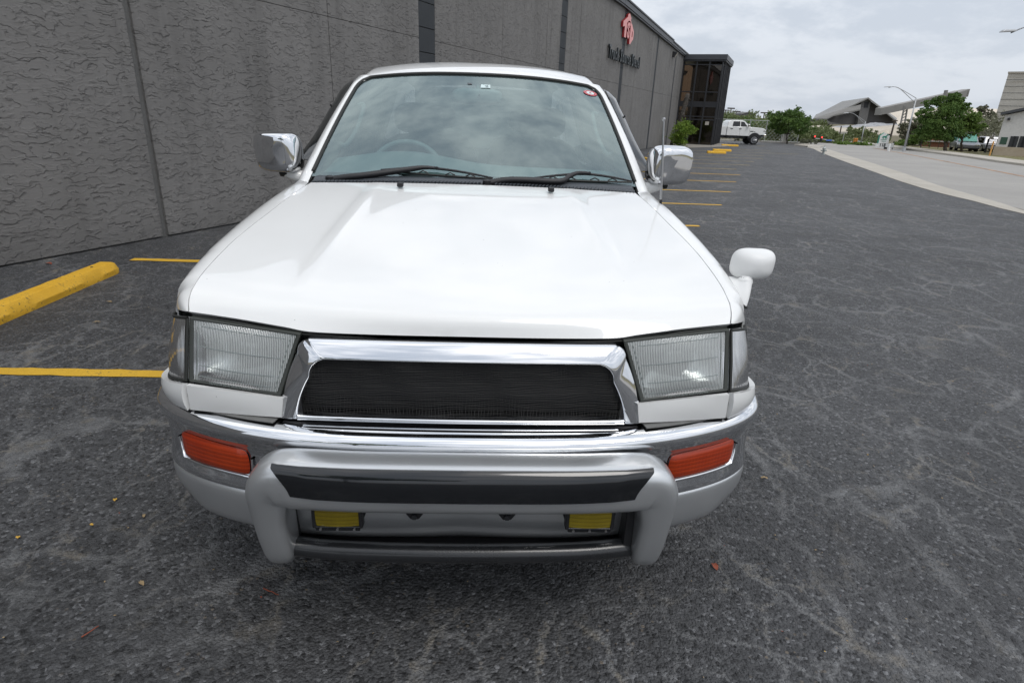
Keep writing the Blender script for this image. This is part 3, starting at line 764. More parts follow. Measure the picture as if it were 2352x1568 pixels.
bar((-.02, -.07, 4.42), (-.08, -.3, 4.47), 'mullion', 'frame')
bar((-.012, -1.72, 1.16), (-.018, -1.94, 1.36), 'notice', 'concrete', 0)
slab = sheet('entrance_slab', [WP(33.2, .05).xy, WP(33.0, 1.6).xy, WP(36.0, 3.1).xy, WP(39.6, 3.4).xy, WP(41.2, 2.2).xy, WP(41.2, 0).xy], .03, 'slab')
m_ = MB(); pts = [WP(30.4, .0), WP(30.2, .9), WP(33.4, 2.1), WP(36.0, 3.1), WP(39.6, 3.4), WP(41.2, 2.2), WP(41.2, 0)]
m_.add([(p.x, p.y, 0.002) for p in pts]+[(p.x, p.y, .035) for p in pts], [tuple(range(len(pts)))[::-1], tuple(range(len(pts), 2*len(pts)))]+[(i, (i+1) % len(pts), len(pts)+(i+1) % len(pts), len(pts)+i) for i in range(len(pts))])
bpy.data.objects.remove(slab); slab = m_.build('entrance_slab', 'slab'); tag(slab, kind='structure')

# shaggy palm stump and feathery shrub at the foot of the wall
pst = empty('palm_stump', WP(33.0, .45, 0)); tag(pst, 'headless leaning palm trunk covered in dry husks against the grey wall', 'palm')
m_ = MB(); ptsl = [Vector((.55*t+.12*math.sin(2*t), .25*t, 2.75*t)) for t in [i/14 for i in range(15)]]; m_.tube(ptsl, [.085+.02*math.sin(i*1.7)+(.04 if i > 8 else 0) for i in range(15)], 8); m_.build('trunk', 'deadfrond', pst, True)
q = []
for i in range(420):
    t = rnd.uniform(.45, 1); p = Vector((.55*t+.12*math.sin(2*t), .25*t, 2.75*t)); a = rnd.uniform(0, 6.28); d = Vector((math.cos(a), math.sin(a), rnd.uniform(-.9, .1)))*rnd.uniform(.08, .2); s = Vector((-math.sin(a), math.cos(a), 0))*.025
    b_ = p+Vector((math.cos(a), math.sin(a), 0))*.06; q.append([b_-s, b_+s, b_+d+s*.3, b_+d-s*.3])
hk = mesh_quads('husk', np.array([[tuple(x) for x in r_] for r_ in q]), 'deadfrond', pst); hk['kind'] = 'stuff'
shr = empty('feathery_shrub', WP(32.3, 1.0, 0)); tag(shr, 'bright green feathery shrub beside the glass entrance tower', 'shrub')
mesh_quads('foliage', leaf_cloud([(0, 0, .75, .42, .42, .55), (.25, -.05, 1.0, .4, .4, .35), (-.2, .0, .45, .35, .35, .4), (.55, .15, .95, .35, .25, .25), (.1, 0, .2, .35, .35, .25)], 3800, .045, .5), 'leaf_fern', shr)
m_ = MB(); 
for i in range(6): limb(m_, (rnd.uniform(-.1, .1), rnd.uniform(-.1, .1), 0), (rnd.uniform(-.3, .4), rnd.uniform(-.2, .2), rnd.uniform(.6, 1.1)), .018, .006)
m_.build('stem', 'bark', shr, True)

# wheel stops
def wheel_stop(x, y0, L, label, dx=0.0, yaw=0.0):
    t = empty('wheel_stop', (x, y0, 0), yaw); tag(t, label, 'wheel stop', 'yellow concrete wheel stops')
    sec = [(-.085, .0), (-.088, .045), (-.052, .105), (.052, .105), (.088, .045), (.085, .0)]
    rows = []; n = 26
    for i in range(n+1):
        yy = L*i/n; e = .74 if i in (0, n) else 1.0; zz = .80 if i in (0, n) else 1.0
        off = .0 if 0 < i < n else 0
        rows.append([Vector((p[0]*e+.0025*pnoise((yy*9, p[0]*40, 1)), yy, max(0.0, p[1]*zz+(.0025*pnoise((yy*12, p[0]*30, 4)) if p[1] > 0 else 0)))) for p in sec])
    vs = [p for r_ in rows for p in r_]; k = len(sec); f = [(i*k+j, i*k+j+1, (i+1)*k+j+1, (i+1)*k+j) for i in range(n) for j in range(k-1)]
    f += [tuple(range(k)), tuple(n*k+j for j in range(k))[::-1]]
    m_ = MB(); m_.add(vs, f); m_.build('concrete_block', 'yellow', t, bevel=.006, seg=2)
    for yy in (L*.16, L*.84):
        m_ = MB(); m_.tube([(0, yy, .09), (0, yy, .108)], .011, 8); m_.build('anchor_pin', 'frame', t)
    return t
wheel_stop(-3.29, 2.28, 1.60, 'yellow wheel stop nearest the camera, at the left below the wall')
a = PZ(1468, 368); wheel_stop(5.72, 19.7, 1.5, 'yellow wheel stop half hidden behind the white car roof pillar')
wheel_stop(6.72, 22.9, 1.5, 'yellow wheel stop close to the wall, mostly behind the chrome mirror')
wheel_stop(10.25, 27.55, .9, 'yellow wheel stop in front of the entrance slab, nearer of two', yaw=R(-88))
wheel_stop(11.30, 29.75, .95, 'yellow wheel stop in front of the entrance slab, farther of two', yaw=R(-88))
wheel_stop(14.15, 36.3, 1.05, 'yellow wheel stop just behind the glass entrance tower', yaw=R(-88))

# litter on the asphalt: stray leaves and twigs
def leaf_obj(x, y, L, w, rz, col, label, cat='leaf'):
    m_ = MB(); n = 7; pts = []
    for i in range(n+1):
        t = i/n; hw = w*math.sin(math.pi*min(1, t*.92+.04))**.8; z = .004+.012*math.sin(math.pi*t)*L*12
        pts.append([(-hw, L*(t-.5), z+.006*rnd.random()), (0, L*(t-.5), z-.002+.003), (hw, L*(t-.5), z+.006*rnd.random())])
    vs = [p for r_ in pts for p in r_]; f = [(i*3+j, i*3+j+1, i*3+j+4, i*3+j+3) for i in range(n) for j in range(2)]
    o = mesh_obj('fallen_leaf', vs, f, col, None, True, (x, y, 0), rz); tag(o, label, cat, 'fallen leaves on the asphalt'); return o
M['leaf_rust'] = simple('rust_brown_dead_leaf', (.24, .06, .03), .8); M['leaf_tan'] = simple('tan_dead_leaf', (.30, .22, .12), .8); M['leaf_yellow'] = simple('yellow_dead_leaf', (.55, .33, .05), .7)
for u, v_, L, w, rz, c, lb in [(112, 607, .07, .02, 1.3, 'leaf_rust', 'rust red dead leaf at the foot of the wall beside the wheel stop'), (222, 742, .045, .012, 1.9, 'leaf_tan', 'tan dead leaf below the wheel stop'),
        (1641, 1303, .035, .010, .2, 'leaf_rust', 'rust brown dead leaf right of the bumper guard foot'), (1755, 1100, .03, .008, 1.4, 'leaf_tan', 'small tan leaf on the asphalt right of the bumper'), (331, 1187, .02, .006, .5, 'leaf_tan', 'pale curled leaf scrap at the lower left'),
        (265, 1150, .014, .007, .3, 'leaf_yellow', 'tiny yellow leaf left of the bumper'), (43, 1236, .014, .007, .3, 'leaf_yellow', 'tiny yellow leaf at the far lower left'), (211, 1208, .014, .006, 1.3, 'leaf_yellow', 'tiny yellow leaf left of the bumper guard'), (326, 1342, .03, .007, .8, 'leaf_tan', 'slim tan leaf at the lower left'),
        (250, 695, .05, .012, 1.5, 'leaf_tan', 'flattened tan leaf near the wheel stop')]:
    p = PZ(u, v_); leaf_obj(p.x, p.y, L, w, rz, c, lb)
for (u, v_), (u2, v2), lb in [((605, 1350), (640, 1365), 'thin brown twig lying on the asphalt below the bumper'), ((187, 1462), (227, 1436), 'thin brown twig lying on the asphalt at the lower left')]:
    a, b = PZ(u, v_, .006), PZ(u2, v2, .008); m_ = MB(); limb(m_, a, b, .0022, .0012, .05, 5); o = m_.build('twig', 'leaf_rust', None, True); tag(o, lb, 'twig')
V = []
for i in range(900):
    x, y = rnd.uniform(-3.6, 4.5), rnd.uniform(-1.2, 4.5)
    s = rnd.uniform(.0012, .0034); a = rnd.uniform(0, 6.28); e = Vector((math.cos(a), math.sin(a), .2))*s*rnd.uniform(.7, 1.8); g = Vector((-math.sin(a), math.cos(a), rnd.uniform(-.2, .4)))*s; p = Vector((x, y, .005))
    V.append([tuple(p-e), tuple(p-g), tuple(p+e), tuple(p+g)])
V = np.array(V); cut = [0, 800, 882, 900]
for i, (mt, nm) in enumerate((('leaf_tan', 'grit'), ('leaf_rust', 'rusty_grit'), ('leaf_yellow', 'yellow_crumbs'))):
    o = mesh_quads(nm, V[cut[i]:cut[i+1]] if i else V[:800], mt); tag(o, kind='stuff')
# ------------------------------------------------------------------ things across and beyond the road
def bd(u, v, y): return PY(u, v, y)
def zB(x, y): return (1837.4+.1245*x, 172.3+.1245*y)
def zC(x, y): return (2067.1+.15744*x, 143.55+.15744*y)
def zA(x, y): return (1636.5+.12207*x, 218.2+.12207*y)

# trees
def px_tree(name, ub, vb, y, blobs_px, trunk_v, tr, count, size, leaf, label, depth=.8, **k):
    """blobs measured in survey pixels (u, v, half width, half height) at depth y"""
    b = PY(ub, vb, y); b.z = 0 if y < 48 else min(b.z, 0) if b.z < .3 else b.z; s = (PY(ub+1, vb, y)-PY(ub, vb, y)).length
    bl = []
    for i, (u, v_, w, h) in enumerate(blobs_px):
        p = PY(u, v_, y); bl.append((p.x-b.x, (rnd.uniform(-.5, .5))*w*s*depth, p.z-b.z, w*s, w*s*depth, h*s))
    t = PY(ub, trunk_v, y)
    return make_tree(name, b, bl, t.z-b.z, tr, count, size, leaf, label, lean=(t.x-b.x, 0), **k)
px_tree('oak_tree', 1808, 330, 44.6, [(1812, 285, 38, 22), (1785, 270, 22, 17), (1838, 268, 24, 18), (1812, 262, 22, 16), (1848, 288, 18, 16), (1780, 290, 15, 10), (1800, 300, 20, 9), (1834, 303, 14, 8), (1770, 262, 10, 6), (1834, 248, 8, 7), (1858, 272, 9, 8)],
        306, .055, 20000, .055, 'leaf_oak', 'low spreading green tree beside the white pickup truck')
px_tree('oak_tree', 2171.8, 349.8, 38.9, [(2160, 270, 38, 32), (2140, 290, 36, 24), (2185, 245, 26, 22), (2120, 262, 20, 14), (2205, 250, 20, 22), (2160, 235, 22, 14), (2152, 312, 30, 16), (2125, 305, 18, 18), (2188, 300, 22, 20), (2190, 224, 18, 11), (2215, 240, 13, 14), (2176, 320, 12, 8), (2135, 240, 13, 9)],
        322, .10, 34000, .058, 'leaf_oak', 'larger dark green tree across the road, left of the pair')
px_tree('oak_tree', 2209.6, 347.5, 40.5, [(2215, 285, 32, 24), (2200, 300, 30, 18), (2235, 280, 26, 22), (2222, 262, 22, 13), (2245, 295, 18, 16), (2190, 280, 18, 16), (2215, 308, 24, 10), (2252, 272, 10, 10)],
        316, .075, 14000, .055, 'leaf_light', 'lighter green tree across the road, right of the pair')
px_tree('brush_tree', 2078, 344, 52, [(2085, 300, 20, 22), (2100, 282, 20, 14), (2110, 300, 20, 24), (2072, 290, 12, 10), (2120, 285, 16, 12), (2090, 318, 22, 14)], 330, .05, 5000, .09, 'leaf_grey', 'dull grey green tree behind the tall street lamp')
px_tree('brush_tree', 1949, 330, 90, [(1949, 298, 9, 7), (1952, 294, 6, 5)], 312, .08, 700, .12, 'leaf_scrub', 'small round bush growing on the pale gravel slope')
px_tree('brush_tree', 2275, 300, 90, [(2262, 257, 14, 12), (2245, 265, 8, 8), (2272, 265, 12, 16), (2255, 250, 8, 5)], 285, .08, 2500, .13, 'leaf_grey', 'grey green tree between the right hand tree and the white building')
px_tree('oak_tree', 2115, 342, 47, [(2100, 325, 20, 14), (2075, 330, 16, 12), (2125, 322, 18, 14), (2060, 335, 12, 8), (2110, 312, 14, 8)], 334, .05, 5000, .065, 'leaf_light', 'bright green low bush behind the street lamp foot')
# a tree that stands behind the photographer and shows in the chrome
make_tree('oak_tree', (-3.4, -9.5, 0), [(0, 0, 4.2, 1.9, 1.9, 1.1), (-1.5, .4, 3.7, 1.4, 1.4, .9), (1.4, -.2, 3.8, 1.5, 1.5, .9), (.3, .6, 5.0, 1.3, 1.3, .8), (2.4, .2, 3.5, .9, .9, .6)], 2.4, .13, 9000, .09, 'leaf_oak', 'green tree behind the photographer, seen mirrored in the chrome grille')

# scrub that reads as one mass beyond the lot
bl = []
def scrub(u0, u1, vtop, vbot, y0, y1, n, r, leaf, count, size, name, jit=4):
    out = []
    for i in range(n):
        t = (i+rnd.uniform(-.3, .3))/max(1, n-1); u = u0+(u1-u0)*t; y = rnd.uniform(y0, y1)
        vt = (vtop(u) if callable(vtop) else vtop)+rnd.uniform(-jit, jit)*.6
        z1 = PY(u, vt, y).z; z0 = max(-.2, PY(u, vbot, y).z); x = PY(u, vt, y).x
        zz = z0
        rr = r*rnd.uniform(.7, 1.25)
        while zz < z1-rr*.5:
            out.append((x+rnd.uniform(-.5, .5)*rr, y+rnd.uniform(-1, 1)*rr, zz+rr*.4, rr, rr, rr*.75)); zz += rr*.8
        out.append((x, y, max(z1-rr*.7, 0), rr, rr, rr*.7))
    V = leaf_cloud(out, count, size)
    V = V[V[:, :, 2].min(1) > -.15]
    o = mesh_quads(name, V, leaf); tag(o, kind='stuff'); return o
scrub(1650, 1800, lambda u: 262+(u-1650)*.09, 330, 62, 75, 26, 1.1, 'leaf_scrub', 15000, .13, 'scrub_foliage')
scrub(1640, 1780, 279, 330, 56, 60, 22, .6, 'leaf_oak', 9000, .10, 'hedge_foliage')
scrub(1745, 1840, 285, 332, 50, 54, 18, .55, 'leaf_scrub', 7000, .09, 'scrub_foliage')
scrub(1820, 1900, lambda u: 300+abs(u-1870)*.05, 342, 50, 62, 34, .6, 'leaf_scrub', 14000, .09, 'scrub_foliage')
scrub(1880, 2040, lambda u: 306+8*math.sin(u*.05), 335, 62, 74, 30, .45, 'leaf_scrub', 9000, .10, 'scrub_foliage')
scrub(1860, 1925, lambda u: 300+(u-1900)*.12, 345, 60, 75, 18, .7, 'leaf_scrub', 7000, .12, 'scrub_foliage')
scrub(1900, 2030, lambda u: 322+6*math.sin(u*.09), 346, 50, 58, 34, .35, 'leaf_scrub', 9000, .085, 'scrub_foliage')
scrub(1925, 1960, 329, 346, 47, 49, 9, .28, 'leaf_light', 2500, .07, 'scrub_foliage')
scrub(1970, 2000, 330, 346, 47, 49, 7, .25, 'leaf_light', 1800, .07, 'scrub_foliage')
scrub(1690, 1750, 320, 333, 47, 49, 14, .22, 'leaf_grey', 2600, .05, 'scrub_foliage')
scrub(1840, 1875, 322, 335, 46, 48, 8, .22, 'leaf_grey', 1500, .05, 'scrub_foliage')
scrub(2230, 2300, lambda u: 268, 330, 80, 95, 10, 1.6, 'leaf_grey', 4000, .16, 'scrub_foliage')
scrub(1500, 1700, 268, 300, 150, 200, 30, 3.2, 'leaf_scrub', 7000, .4, 'scrub_foliage')
scrub(1760, 1900, 283, 300, 150, 190, 30, 2.0, 'leaf_scrub', 6000, .3, 'scrub_foliage')

# gravel works on the hill: slope of pale spoil, tarpaulins, storage shed, conveyor, stockpile
M['spoil'] = mat_speck('pale_spoil_heap', (.40, .35, .28), (.56, .51, .43), .05, .95, .05, 2, .15)
M['pile'] = mat_speck('cream_stockpile', (.62, .55, .46), (.70, .63, .54), .01, .95, .05, 1, .05)
M['brownslope'] = mat_speck('brown_earth_slope', (.15, .14, .115), (.21, .20, .17), .1, .95, .05, 2, .25)
M['tarp'] = mat_speck('grey_tarpaulin', (.22, .225, .235), (.40, .40, .41), .8, .6, .03, 6, .2)
M['shedwall'] = simple('slate_grey_cladding', (.125, .122, .125), .7, 0, .3, 0, .08, .1)
M['shedroof'] = simple('pale_grey_roofing', (.24, .235, .225), .6, 0, .3, 0, .08, .1)
def slope(name, top, bot, y0, y1, mat, **k):
    """bank of earth between two pixel lines, its foot at depth y1 and its brow at y0"""
    n = 40; rows = []
    for i in range(n+1):
        t = i/n
        def on(poly):
            x = poly[0][0]+(poly[-1][0]-poly[0][0])*t
            return x, float(np.interp(x, [p[0] for p in poly], [p[1] for p in poly]))
        (ut, vt), (ub, vb) = on(top), on(bot); a, b = PY(ut, vt, y0), PY(ub, vb, y1)
        r_ = [b+Vector((0, -1, -1.5))]
        for j in range(9):
            q = b.lerp(a, j/8); q.z += .5*pnoise((q.x*.35, q.y*.25, 3))*math.sin(math.pi*j/8)*(y0-y1)/22; r_.append(q)
        r_.append(a+Vector((0, 12, -.6))); rows.append(r_)
    o = grid_obj(name, rows, mat, smooth=True); tag(o, kind='structure'); return o
slope('earth_bank', [(1850, 300), (1905, 303), (1960, 303), (2010, 308), (2045, 312)], [(1850, 338), (2045, 340)], 96, 64, 'brownslope')
slope('spoil_heap', [(1855, 289.5), (1880, 289), (1930, 293), (1990, 292), (2064, 287)], [(1855, 296), (1905, 305), (1960, 310), (2008, 314), (2030, 303), (2064, 292)], 132, 100, 'spoil')
for i, (x0, x1, yt, yb, y_) in enumerate([(640, 1100, 930, 985, 133), (960, 1420, 905, 1000, 134), (1240, 1640, 882, 960, 136), (1480, 1820, 900, 950, 138)]):
    u0, v0 = zB(x0, yt); u1, v1 = zB(x1, yb); c = PY((u0+u1)/2, v1, y_); w = (PY(u1, v1, y_).x-PY(u0, v1, y_).x)/2; h = PY((u0+u1)/2, v0, y_).z-c.z
    rows = []
    for a in range(13):
        t = a/12; rows.append([Vector((c.x-w+2*w*t, c.y+3.5*math.cos(math.pi*b/8)*-1, c.z-.3+(h+.3)*math.sin(math.pi*b/8)**.7*math.sin(math.pi*(.06+.88*t))**.6*(1+.25*pnoise((t*7, b*.9, i*3.3))))) for b in range(9)])
    o = grid_obj('tarpaulin_heap', rows, 'tarp'); tag(o, ['low grey tarpaulin covered heap at the left of the row', 'grey tarpaulin covered heap, second from the left', 'highest grey tarpaulin covered heap below the shed gable', 'grey tarpaulin covered heap at the right end of the row'][i], 'heap', 'tarpaulin covered heaps')
st = empty('stockpile', PY(2170, 292, 250)); tag(st, 'huge cream coloured stockpile behind the trees', 'stockpile')
base = st.location.copy(); rows = []
for (u, vt) in [(2030, 300), (2042, 286), (2056, 271), (2075, 260), (2100, 254), (2140, 250.5), (2200, 248.5), (2260, 249.5), (2330, 252), (2400, 258), (2460, 300)]:
    t_ = PY(u, vt, 262); b_ = PY(u, 318, 235); r_ = []
    for j in range(6): q = b_.lerp(t_, j/5); r_.append(q-base)
    r_.append(t_+Vector((0, 18, 0))-base); r_.append(t_+Vector((0, 45, -14))-base); rows.append(r_)
grid_obj('pile', rows, 'pile', st, smooth=True)
sh = empty('storage_shed', PY(1960, 290, 190)); tag(sh, 'large grey gabled storage shed with a tall window bay on the hill', 'industrial shed')
B0 = sh.location.copy()
def bpt(x, y, d): return PY(*zB(x, y), d)-B0
def solid(name, pts, dy, mat, parent):
    n = len(pts); m_ = MB(); m_.add([tuple(p) for p in pts]+[(p[0], p[1]+dy, p[2]) for p in pts], [tuple(range(n)), tuple(range(n, 2*n))[::-1]]+[(i, (i+1) % n, n+(i+1) % n, n+i) for i in range(n)]); return m_.build(name, mat, parent)
solid('gable_wall', [bpt(*p, 190) for p in [(250, 905), (250, 812), (490, 806), (620, 745), (860, 604), (1262, 428), (1310, 490), (1770, 835), (1800, 930)]], 1.0, 'shedwall', sh)
solid('window_bay', [bpt(*p, 188.5) for p in [(1055, 925), (1135, 480), (1262, 430), (1318, 470), (1215, 925)]], 1.4, simple('pale_slate_cladding', (.17, .168, .168), .7, 0, .3, 0, .08, .1), sh)
solid('window', [bpt(*p, 188.4) for p in [(1180, 605), (1198, 500), (1272, 498), (1252, 605)]], .2, 'frame', sh)
def roofp(name, pts, parent, mat='shedroof', th=.4):
    n = len(pts); m_ = MB(); m_.add([tuple(p) for p in pts]+[(p[0], p[1], p[2]-th) for p in pts], [tuple(range(n)), tuple(range(n, 2*n))[::-1]]+[(i, (i+1) % n, n+(i+1) % n, n+i) for i in range(n)]); return m_.build(name, mat, parent)
roofp('roof', [bpt(1262, 415, 187), bpt(780, 487, 232), bpt(300, 735, 232), bpt(860, 608, 187)], sh)
roofp('lower_roof', [bpt(1130, 545, 186.5), bpt(860, 606, 186.6), bpt(300, 725, 200), bpt(245, 800, 187), bpt(488, 803, 186), bpt(618, 738, 186), bpt(1115, 628, 186)], sh)
roofp('roof', [bpt(1262, 415, 187.2), bpt(1262, 415, 225), bpt(1790, 800, 225), bpt(1775, 832, 187.2)], sh)
solid('side_annex', [bpt(*p, 184) for p in [(235, 905), (235, 815), (490, 820), (560, 870), (760, 905)]], 4, 'joint', sh)
cv = empty('conveyor', PY(2030, 256, 175)); tag(cv, 'long inclined conveyor gallery rising to the right behind the trees', 'conveyor'); B0 = cv.location.copy()
gx = [(2026, 254, 180), (2145, 229, 172), (2225, 212, 168)]
m_ = MB(); a, b = PY(2024, 256.5, 180)-B0, PY(2226, 213.5, 166)-B0
for (o_, nm) in ((0, 'gallery'),):
    h_ = .95; m_.add([tuple(a+Vector((0, 0, -h_))), tuple(b+Vector((0, 0, -h_))), tuple(b+Vector((0, 0, h_))), tuple(a+Vector((0, 0, h_))), tuple(a+Vector((0, 3, -h_))), tuple(b+Vector((0, 3, -h_))), tuple(b+Vector((0, 3, h_))), tuple(a+Vector((0, 3, h_)))],
               [(0, 1, 2, 3), (7, 6, 5, 4), (0, 4, 5, 1), (3, 2, 6, 7), (0, 3, 7, 4), (1, 5, 6, 2)])
m_.build('gallery', simple('weathered_grey_cladding', (.30, .29, .275), .7, 0, .3, 0, .12, .3), cv)
m_ = MB()
for du in (-6, 0): m_.tube([PY(2076+du+(8 if du else 9), 243, 176)-B0, PY(2077+du*1.6, 290, 176)-B0], .22, 6)
for k in range(6): m_.tube([PY(2082.0-k*.9, 247+7*k, 176)-B0, PY(2080-k*1.6-5, 252+7*k, 176)-B0], .13, 4)
m_.build('trestle', 'shedroof', cv)
solid('transfer_house', [PY(*zC(*p), 166)-B0 for p in [(830, 520), (845, 440), (990, 405), (960, 520)]], 5, 'shedroof', cv)
solid('mast', [PY(*zC(*p), 166)-B0 for p in [(668, 470), (685, 405), (706, 405), (692, 470)]], 1, 'shedroof', cv)
s2 = empty('small_shed', PY(1718, 272, 140)); tag(s2, 'small grey gabled shed on the wooded ridge above the pickup truck', 'shed'); B0 = s2.location.copy()
def apt(x, y, d): return PY(*zA(x, y), d)-B0
solid('wall', [apt(*p, 140) for p in [(548, 440), (556, 355), (700, 322), (785, 355), (775, 440)]], 5, 'shedwall', s2)
roofp('roof', [apt(550, 352, 139.8), apt(700, 316, 139.8), apt(700, 316, 145.5), apt(550, 352, 145.5)], s2, th=.12); roofp('roof', [apt(700, 316, 139.8), apt(790, 352, 139.8), apt(790, 352, 145.5), apt(700, 316, 145.5)], s2, th=.12)

# concrete tower and white block building on the right
ct = empty('concrete_tower', PY(2330, 290, 110)); tag(ct, 'tall pale concrete silo block with horizontal streaks at the right edge', 'silo'); B0 = ct.location.copy()
M['towercon'] = (lambda n: (lambda co: n.done(n.bsdf(n.mix(1.0, n.ramp(n.noise(n.mapping(co, (.05, .05, .9)), 1.0, 4, .6).outputs[0], [(.35, (.36, .335, .295)), (.5, (.47, .45, .41)), (.65, (.52, .50, .46))]), n.ramp(n.noise(co, .6, 5, .7).outputs[0], [(.3, .88), (.7, 1.05)]), 'MULTIPLY'), .9, 0, n.bump(n.noise(co, 3, 3, .6).outputs[0], 1, .03), .3)))(n.coords()))(NT('streaked_board_marked_concrete'))
tl, bl_ = PY(2315, 168.5, 110)-B0, PY(2284, 275, 110)-B0
z_t = tl.z; m_ = MB(); xl = 0.0; ct.rotation_euler = (0, 0, R(-42)); ct.location = PY(2297, 232, 110)*1.0; ct.location.z = B0.z
m_.box((xl, 0, -6), (xl+16, 9, z_t)); m_.build('silo_wall', 'towercon', ct)
for k in range(9): 
    m_ = MB(); zz = -1+k*(z_t+1)/9; m_.box((xl-.03, -.03, zz), (xl+16.03, -.001, zz+.06)); m_.build('pour_joint', 'joint', ct)
m_ = MB(); m_.box((xl-.1, -.1, z_t), (xl+16.1, 9.1, z_t+.25)); m_.build('parapet', 'concrete', ct)
wb = empty('white_block_building', PZ(2280, 357.5), 0); tag(wb, 'white painted block building with slot windows at the right edge across the road', 'building'); B0 = wb.location.copy()
M['whiteblock'] = mat_speck('white_painted_block', (.52, .51, .50), (.60, .59, .575), .8, .85, .006, 9, .07)
yw = B0.y
wd = Vector((.80, -.60, 0)); 
def wpt(u, v): # on the facade plane
    return PP(u, v, B0, (wd.y, -wd.x, 0))-B0
ztop0 = wpt(2304.8-6, 264.8).z; ztop1 = ztop0+2.7
m_ = MB(); 
f0, f1 = Vector((0, 0, .55)), wd*9+Vector((0, 0, .55)); bk = Vector((.72, .69, 0))*5
zt = lambda t: ztop0+(ztop1-ztop0)*t
m_.add([tuple(f0), tuple(f1), tuple(f1+bk), tuple(f0+bk), (f0.x, f0.y, zt(0)), (f1.x, f1.y, zt(1)), tuple(Vector((f1.x, f1.y, zt(1)))+bk), tuple(Vector((f0.x, f0.y, zt(0)))+bk)],
       [(0, 3, 2, 1), (4, 5, 6, 7), (0, 1, 5, 4), (1, 2, 6, 5), (2, 3, 7, 6), (3, 0, 4, 7)])
m_.build('block_wall', 'whiteblock', wb)
ob = Vector((-.60, -.80, 0))
def wbox(u0, v0, u1, v1, mat, name, th=.03, slant=0):
    a, b = wpt(u0, v0), wpt(u1, v1); z0, z1 = min(a.z, b.z), max(a.z, b.z); q = MB()
    pa, pb = Vector((a.x, a.y, 0)), Vector((b.x, b.y, 0)); m4 = [pa+ob*th, pb+ob*th, pb-ob*.02, pa-ob*.02]
    q.add([(p.x, p.y, z0) for p in m4]+[(p.x, p.y, z1) for p in m4], [(0, 3, 2, 1), (4, 5, 6, 7), (0, 1, 5, 4), (1, 2, 6, 5), (2, 3, 7, 6), (3, 0, 4, 7)]); return q.build(name, mat, wb)
m_ = MB(); m_.add([tuple(ob*.04+wd*-.04), tuple(wd*9+ob*.04), tuple(wd*9+bk), tuple(bk+wd*-.04)]+[tuple(p+Vector((0, 0, .55))) for p in (ob*.04+wd*-.04, wd*9+ob*.04, wd*9+bk, bk+wd*-.04)], [(0, 3, 2, 1), (4, 5, 6, 7), (0, 1, 5, 4), (1, 2, 6, 5), (2, 3, 7, 6), (3, 0, 4, 7)]); m_.build('plinth', mat_speck('tan_brick_plinth', (.33, .27, .20), (.42, .36, .28), 2), wb)
m_ = MB(); q0, q1 = wd*-.25+ob*.25, wd*9.2+ob*.25; m_.add([(q0.x, q0.y, zt(0)), (q1.x, q1.y, zt(1)), tuple(q1+bk*1.05+Vector((0, 0, zt(1)))), tuple(q0+bk*1.05+Vector((0, 0, zt(0)))), (q0.x, q0.y, zt(0)+.16), (q1.x, q1.y, zt(1)+.16), tuple(q1+bk*1.05+Vector((0, 0, zt(1)+.16))), tuple(q0+bk*1.05+Vector((0, 0, zt(0)+.16)))],
    [(0, 3, 2, 1), (4, 5, 6, 7), (0, 1, 5, 4), (1, 2, 6, 5), (2, 3, 7, 6), (3, 0, 4, 7)]); m_.build('roof', 'fascia', wb)
M['greenpane'] = simple('dark_green_window', (.03, .075, .05), .25)
wbox(2300, 315, 2310.5, 332, 'greenpane', 'window'); 
for u in (2322, 2329, 2344, 2351, 2366, 2373): wbox(u, 313, u+2.6, 343, 'frame', 'slot_window')
wbox(2315, 271, 2319, 277, 'frame', 'wall_lamp', .25)

# low building, fences, gate and parked cars behind the far verge
lb = empty('low_building', (0, 0, 0)); tag(lb, 'low building with pale grey roof and red brick base behind the two trees', 'building')
M['brickred'] = mat_speck('red_brick_base', (.20, .085, .055), (.28, .13, .085), 2); M['roofpale'] = simple('pale_sheet_roof', (.30, .29, .28), .6, 0, .3, 0, .1, 1)
yb = 49.0
a, b = PY(2120, 349, yb), PY(2262, 349, yb); m_ = MB(); m_.box((a.x+.5, yb, -.05), (b.x+1.0, yb+1.2, 1.0)); m_.build('brick_wall', 'brickred', lb)
e0, e1, r0, r1 = PY(2127, 343, yb-.3), PY(2268, 346, yb-.3), PY(2137, 325, yb+3), PY(2275, 318, yb+3)
rz = max(r0.z, r1.z); ez = .42
roofp('roof', [Vector((e0.x-.3, yb-.3, .50)), Vector((e1.x+.4, yb-.3, .50)), Vector((r1.x+1, yb+4, PY(2260, 319, yb+4).z)), Vector((r0.x+.8, yb+4, PY(2140, 321, yb+4).z))], lb, 'roofpale', .06)
fn = empty('board_fence', (0, 0, 0)); tag(fn, 'dark wooden board fence running back from the pavement behind the street lamp', 'fence')
M['darkwood'] = simple('weathered_dark_boards', (.055, .052, .052), .85, 0, .3, 0, .3, 3)
A, B = Vector((28.2, 40.2, 0)), Vector((32.6, 46.5, 0)); nb = 44; bo = None
for i in range(nb):
    p = A.lerp(B, i/nb); 
    if bo is None:
        q = MB(); q.box((0, 0, .03), ((B-A).length/nb*.9, .02, .98)); bo = q.build('board', 'darkwood', fn, loc=p, rz=math.atan2(B.y-A.y, B.x-A.x)); 
    else:
        c = bo.copy(); C.objects.link(c); c.parent = fn; c.location = p+Vector((0, 0, rnd.uniform(-.015, .02)))
for z in (.25, .8):
    q = MB(); q.tube([A+Vector((.02, -.03, z)), B+Vector((.02, -.03, z))], .025, 6); q.build('rail', 'darkwood', fn)
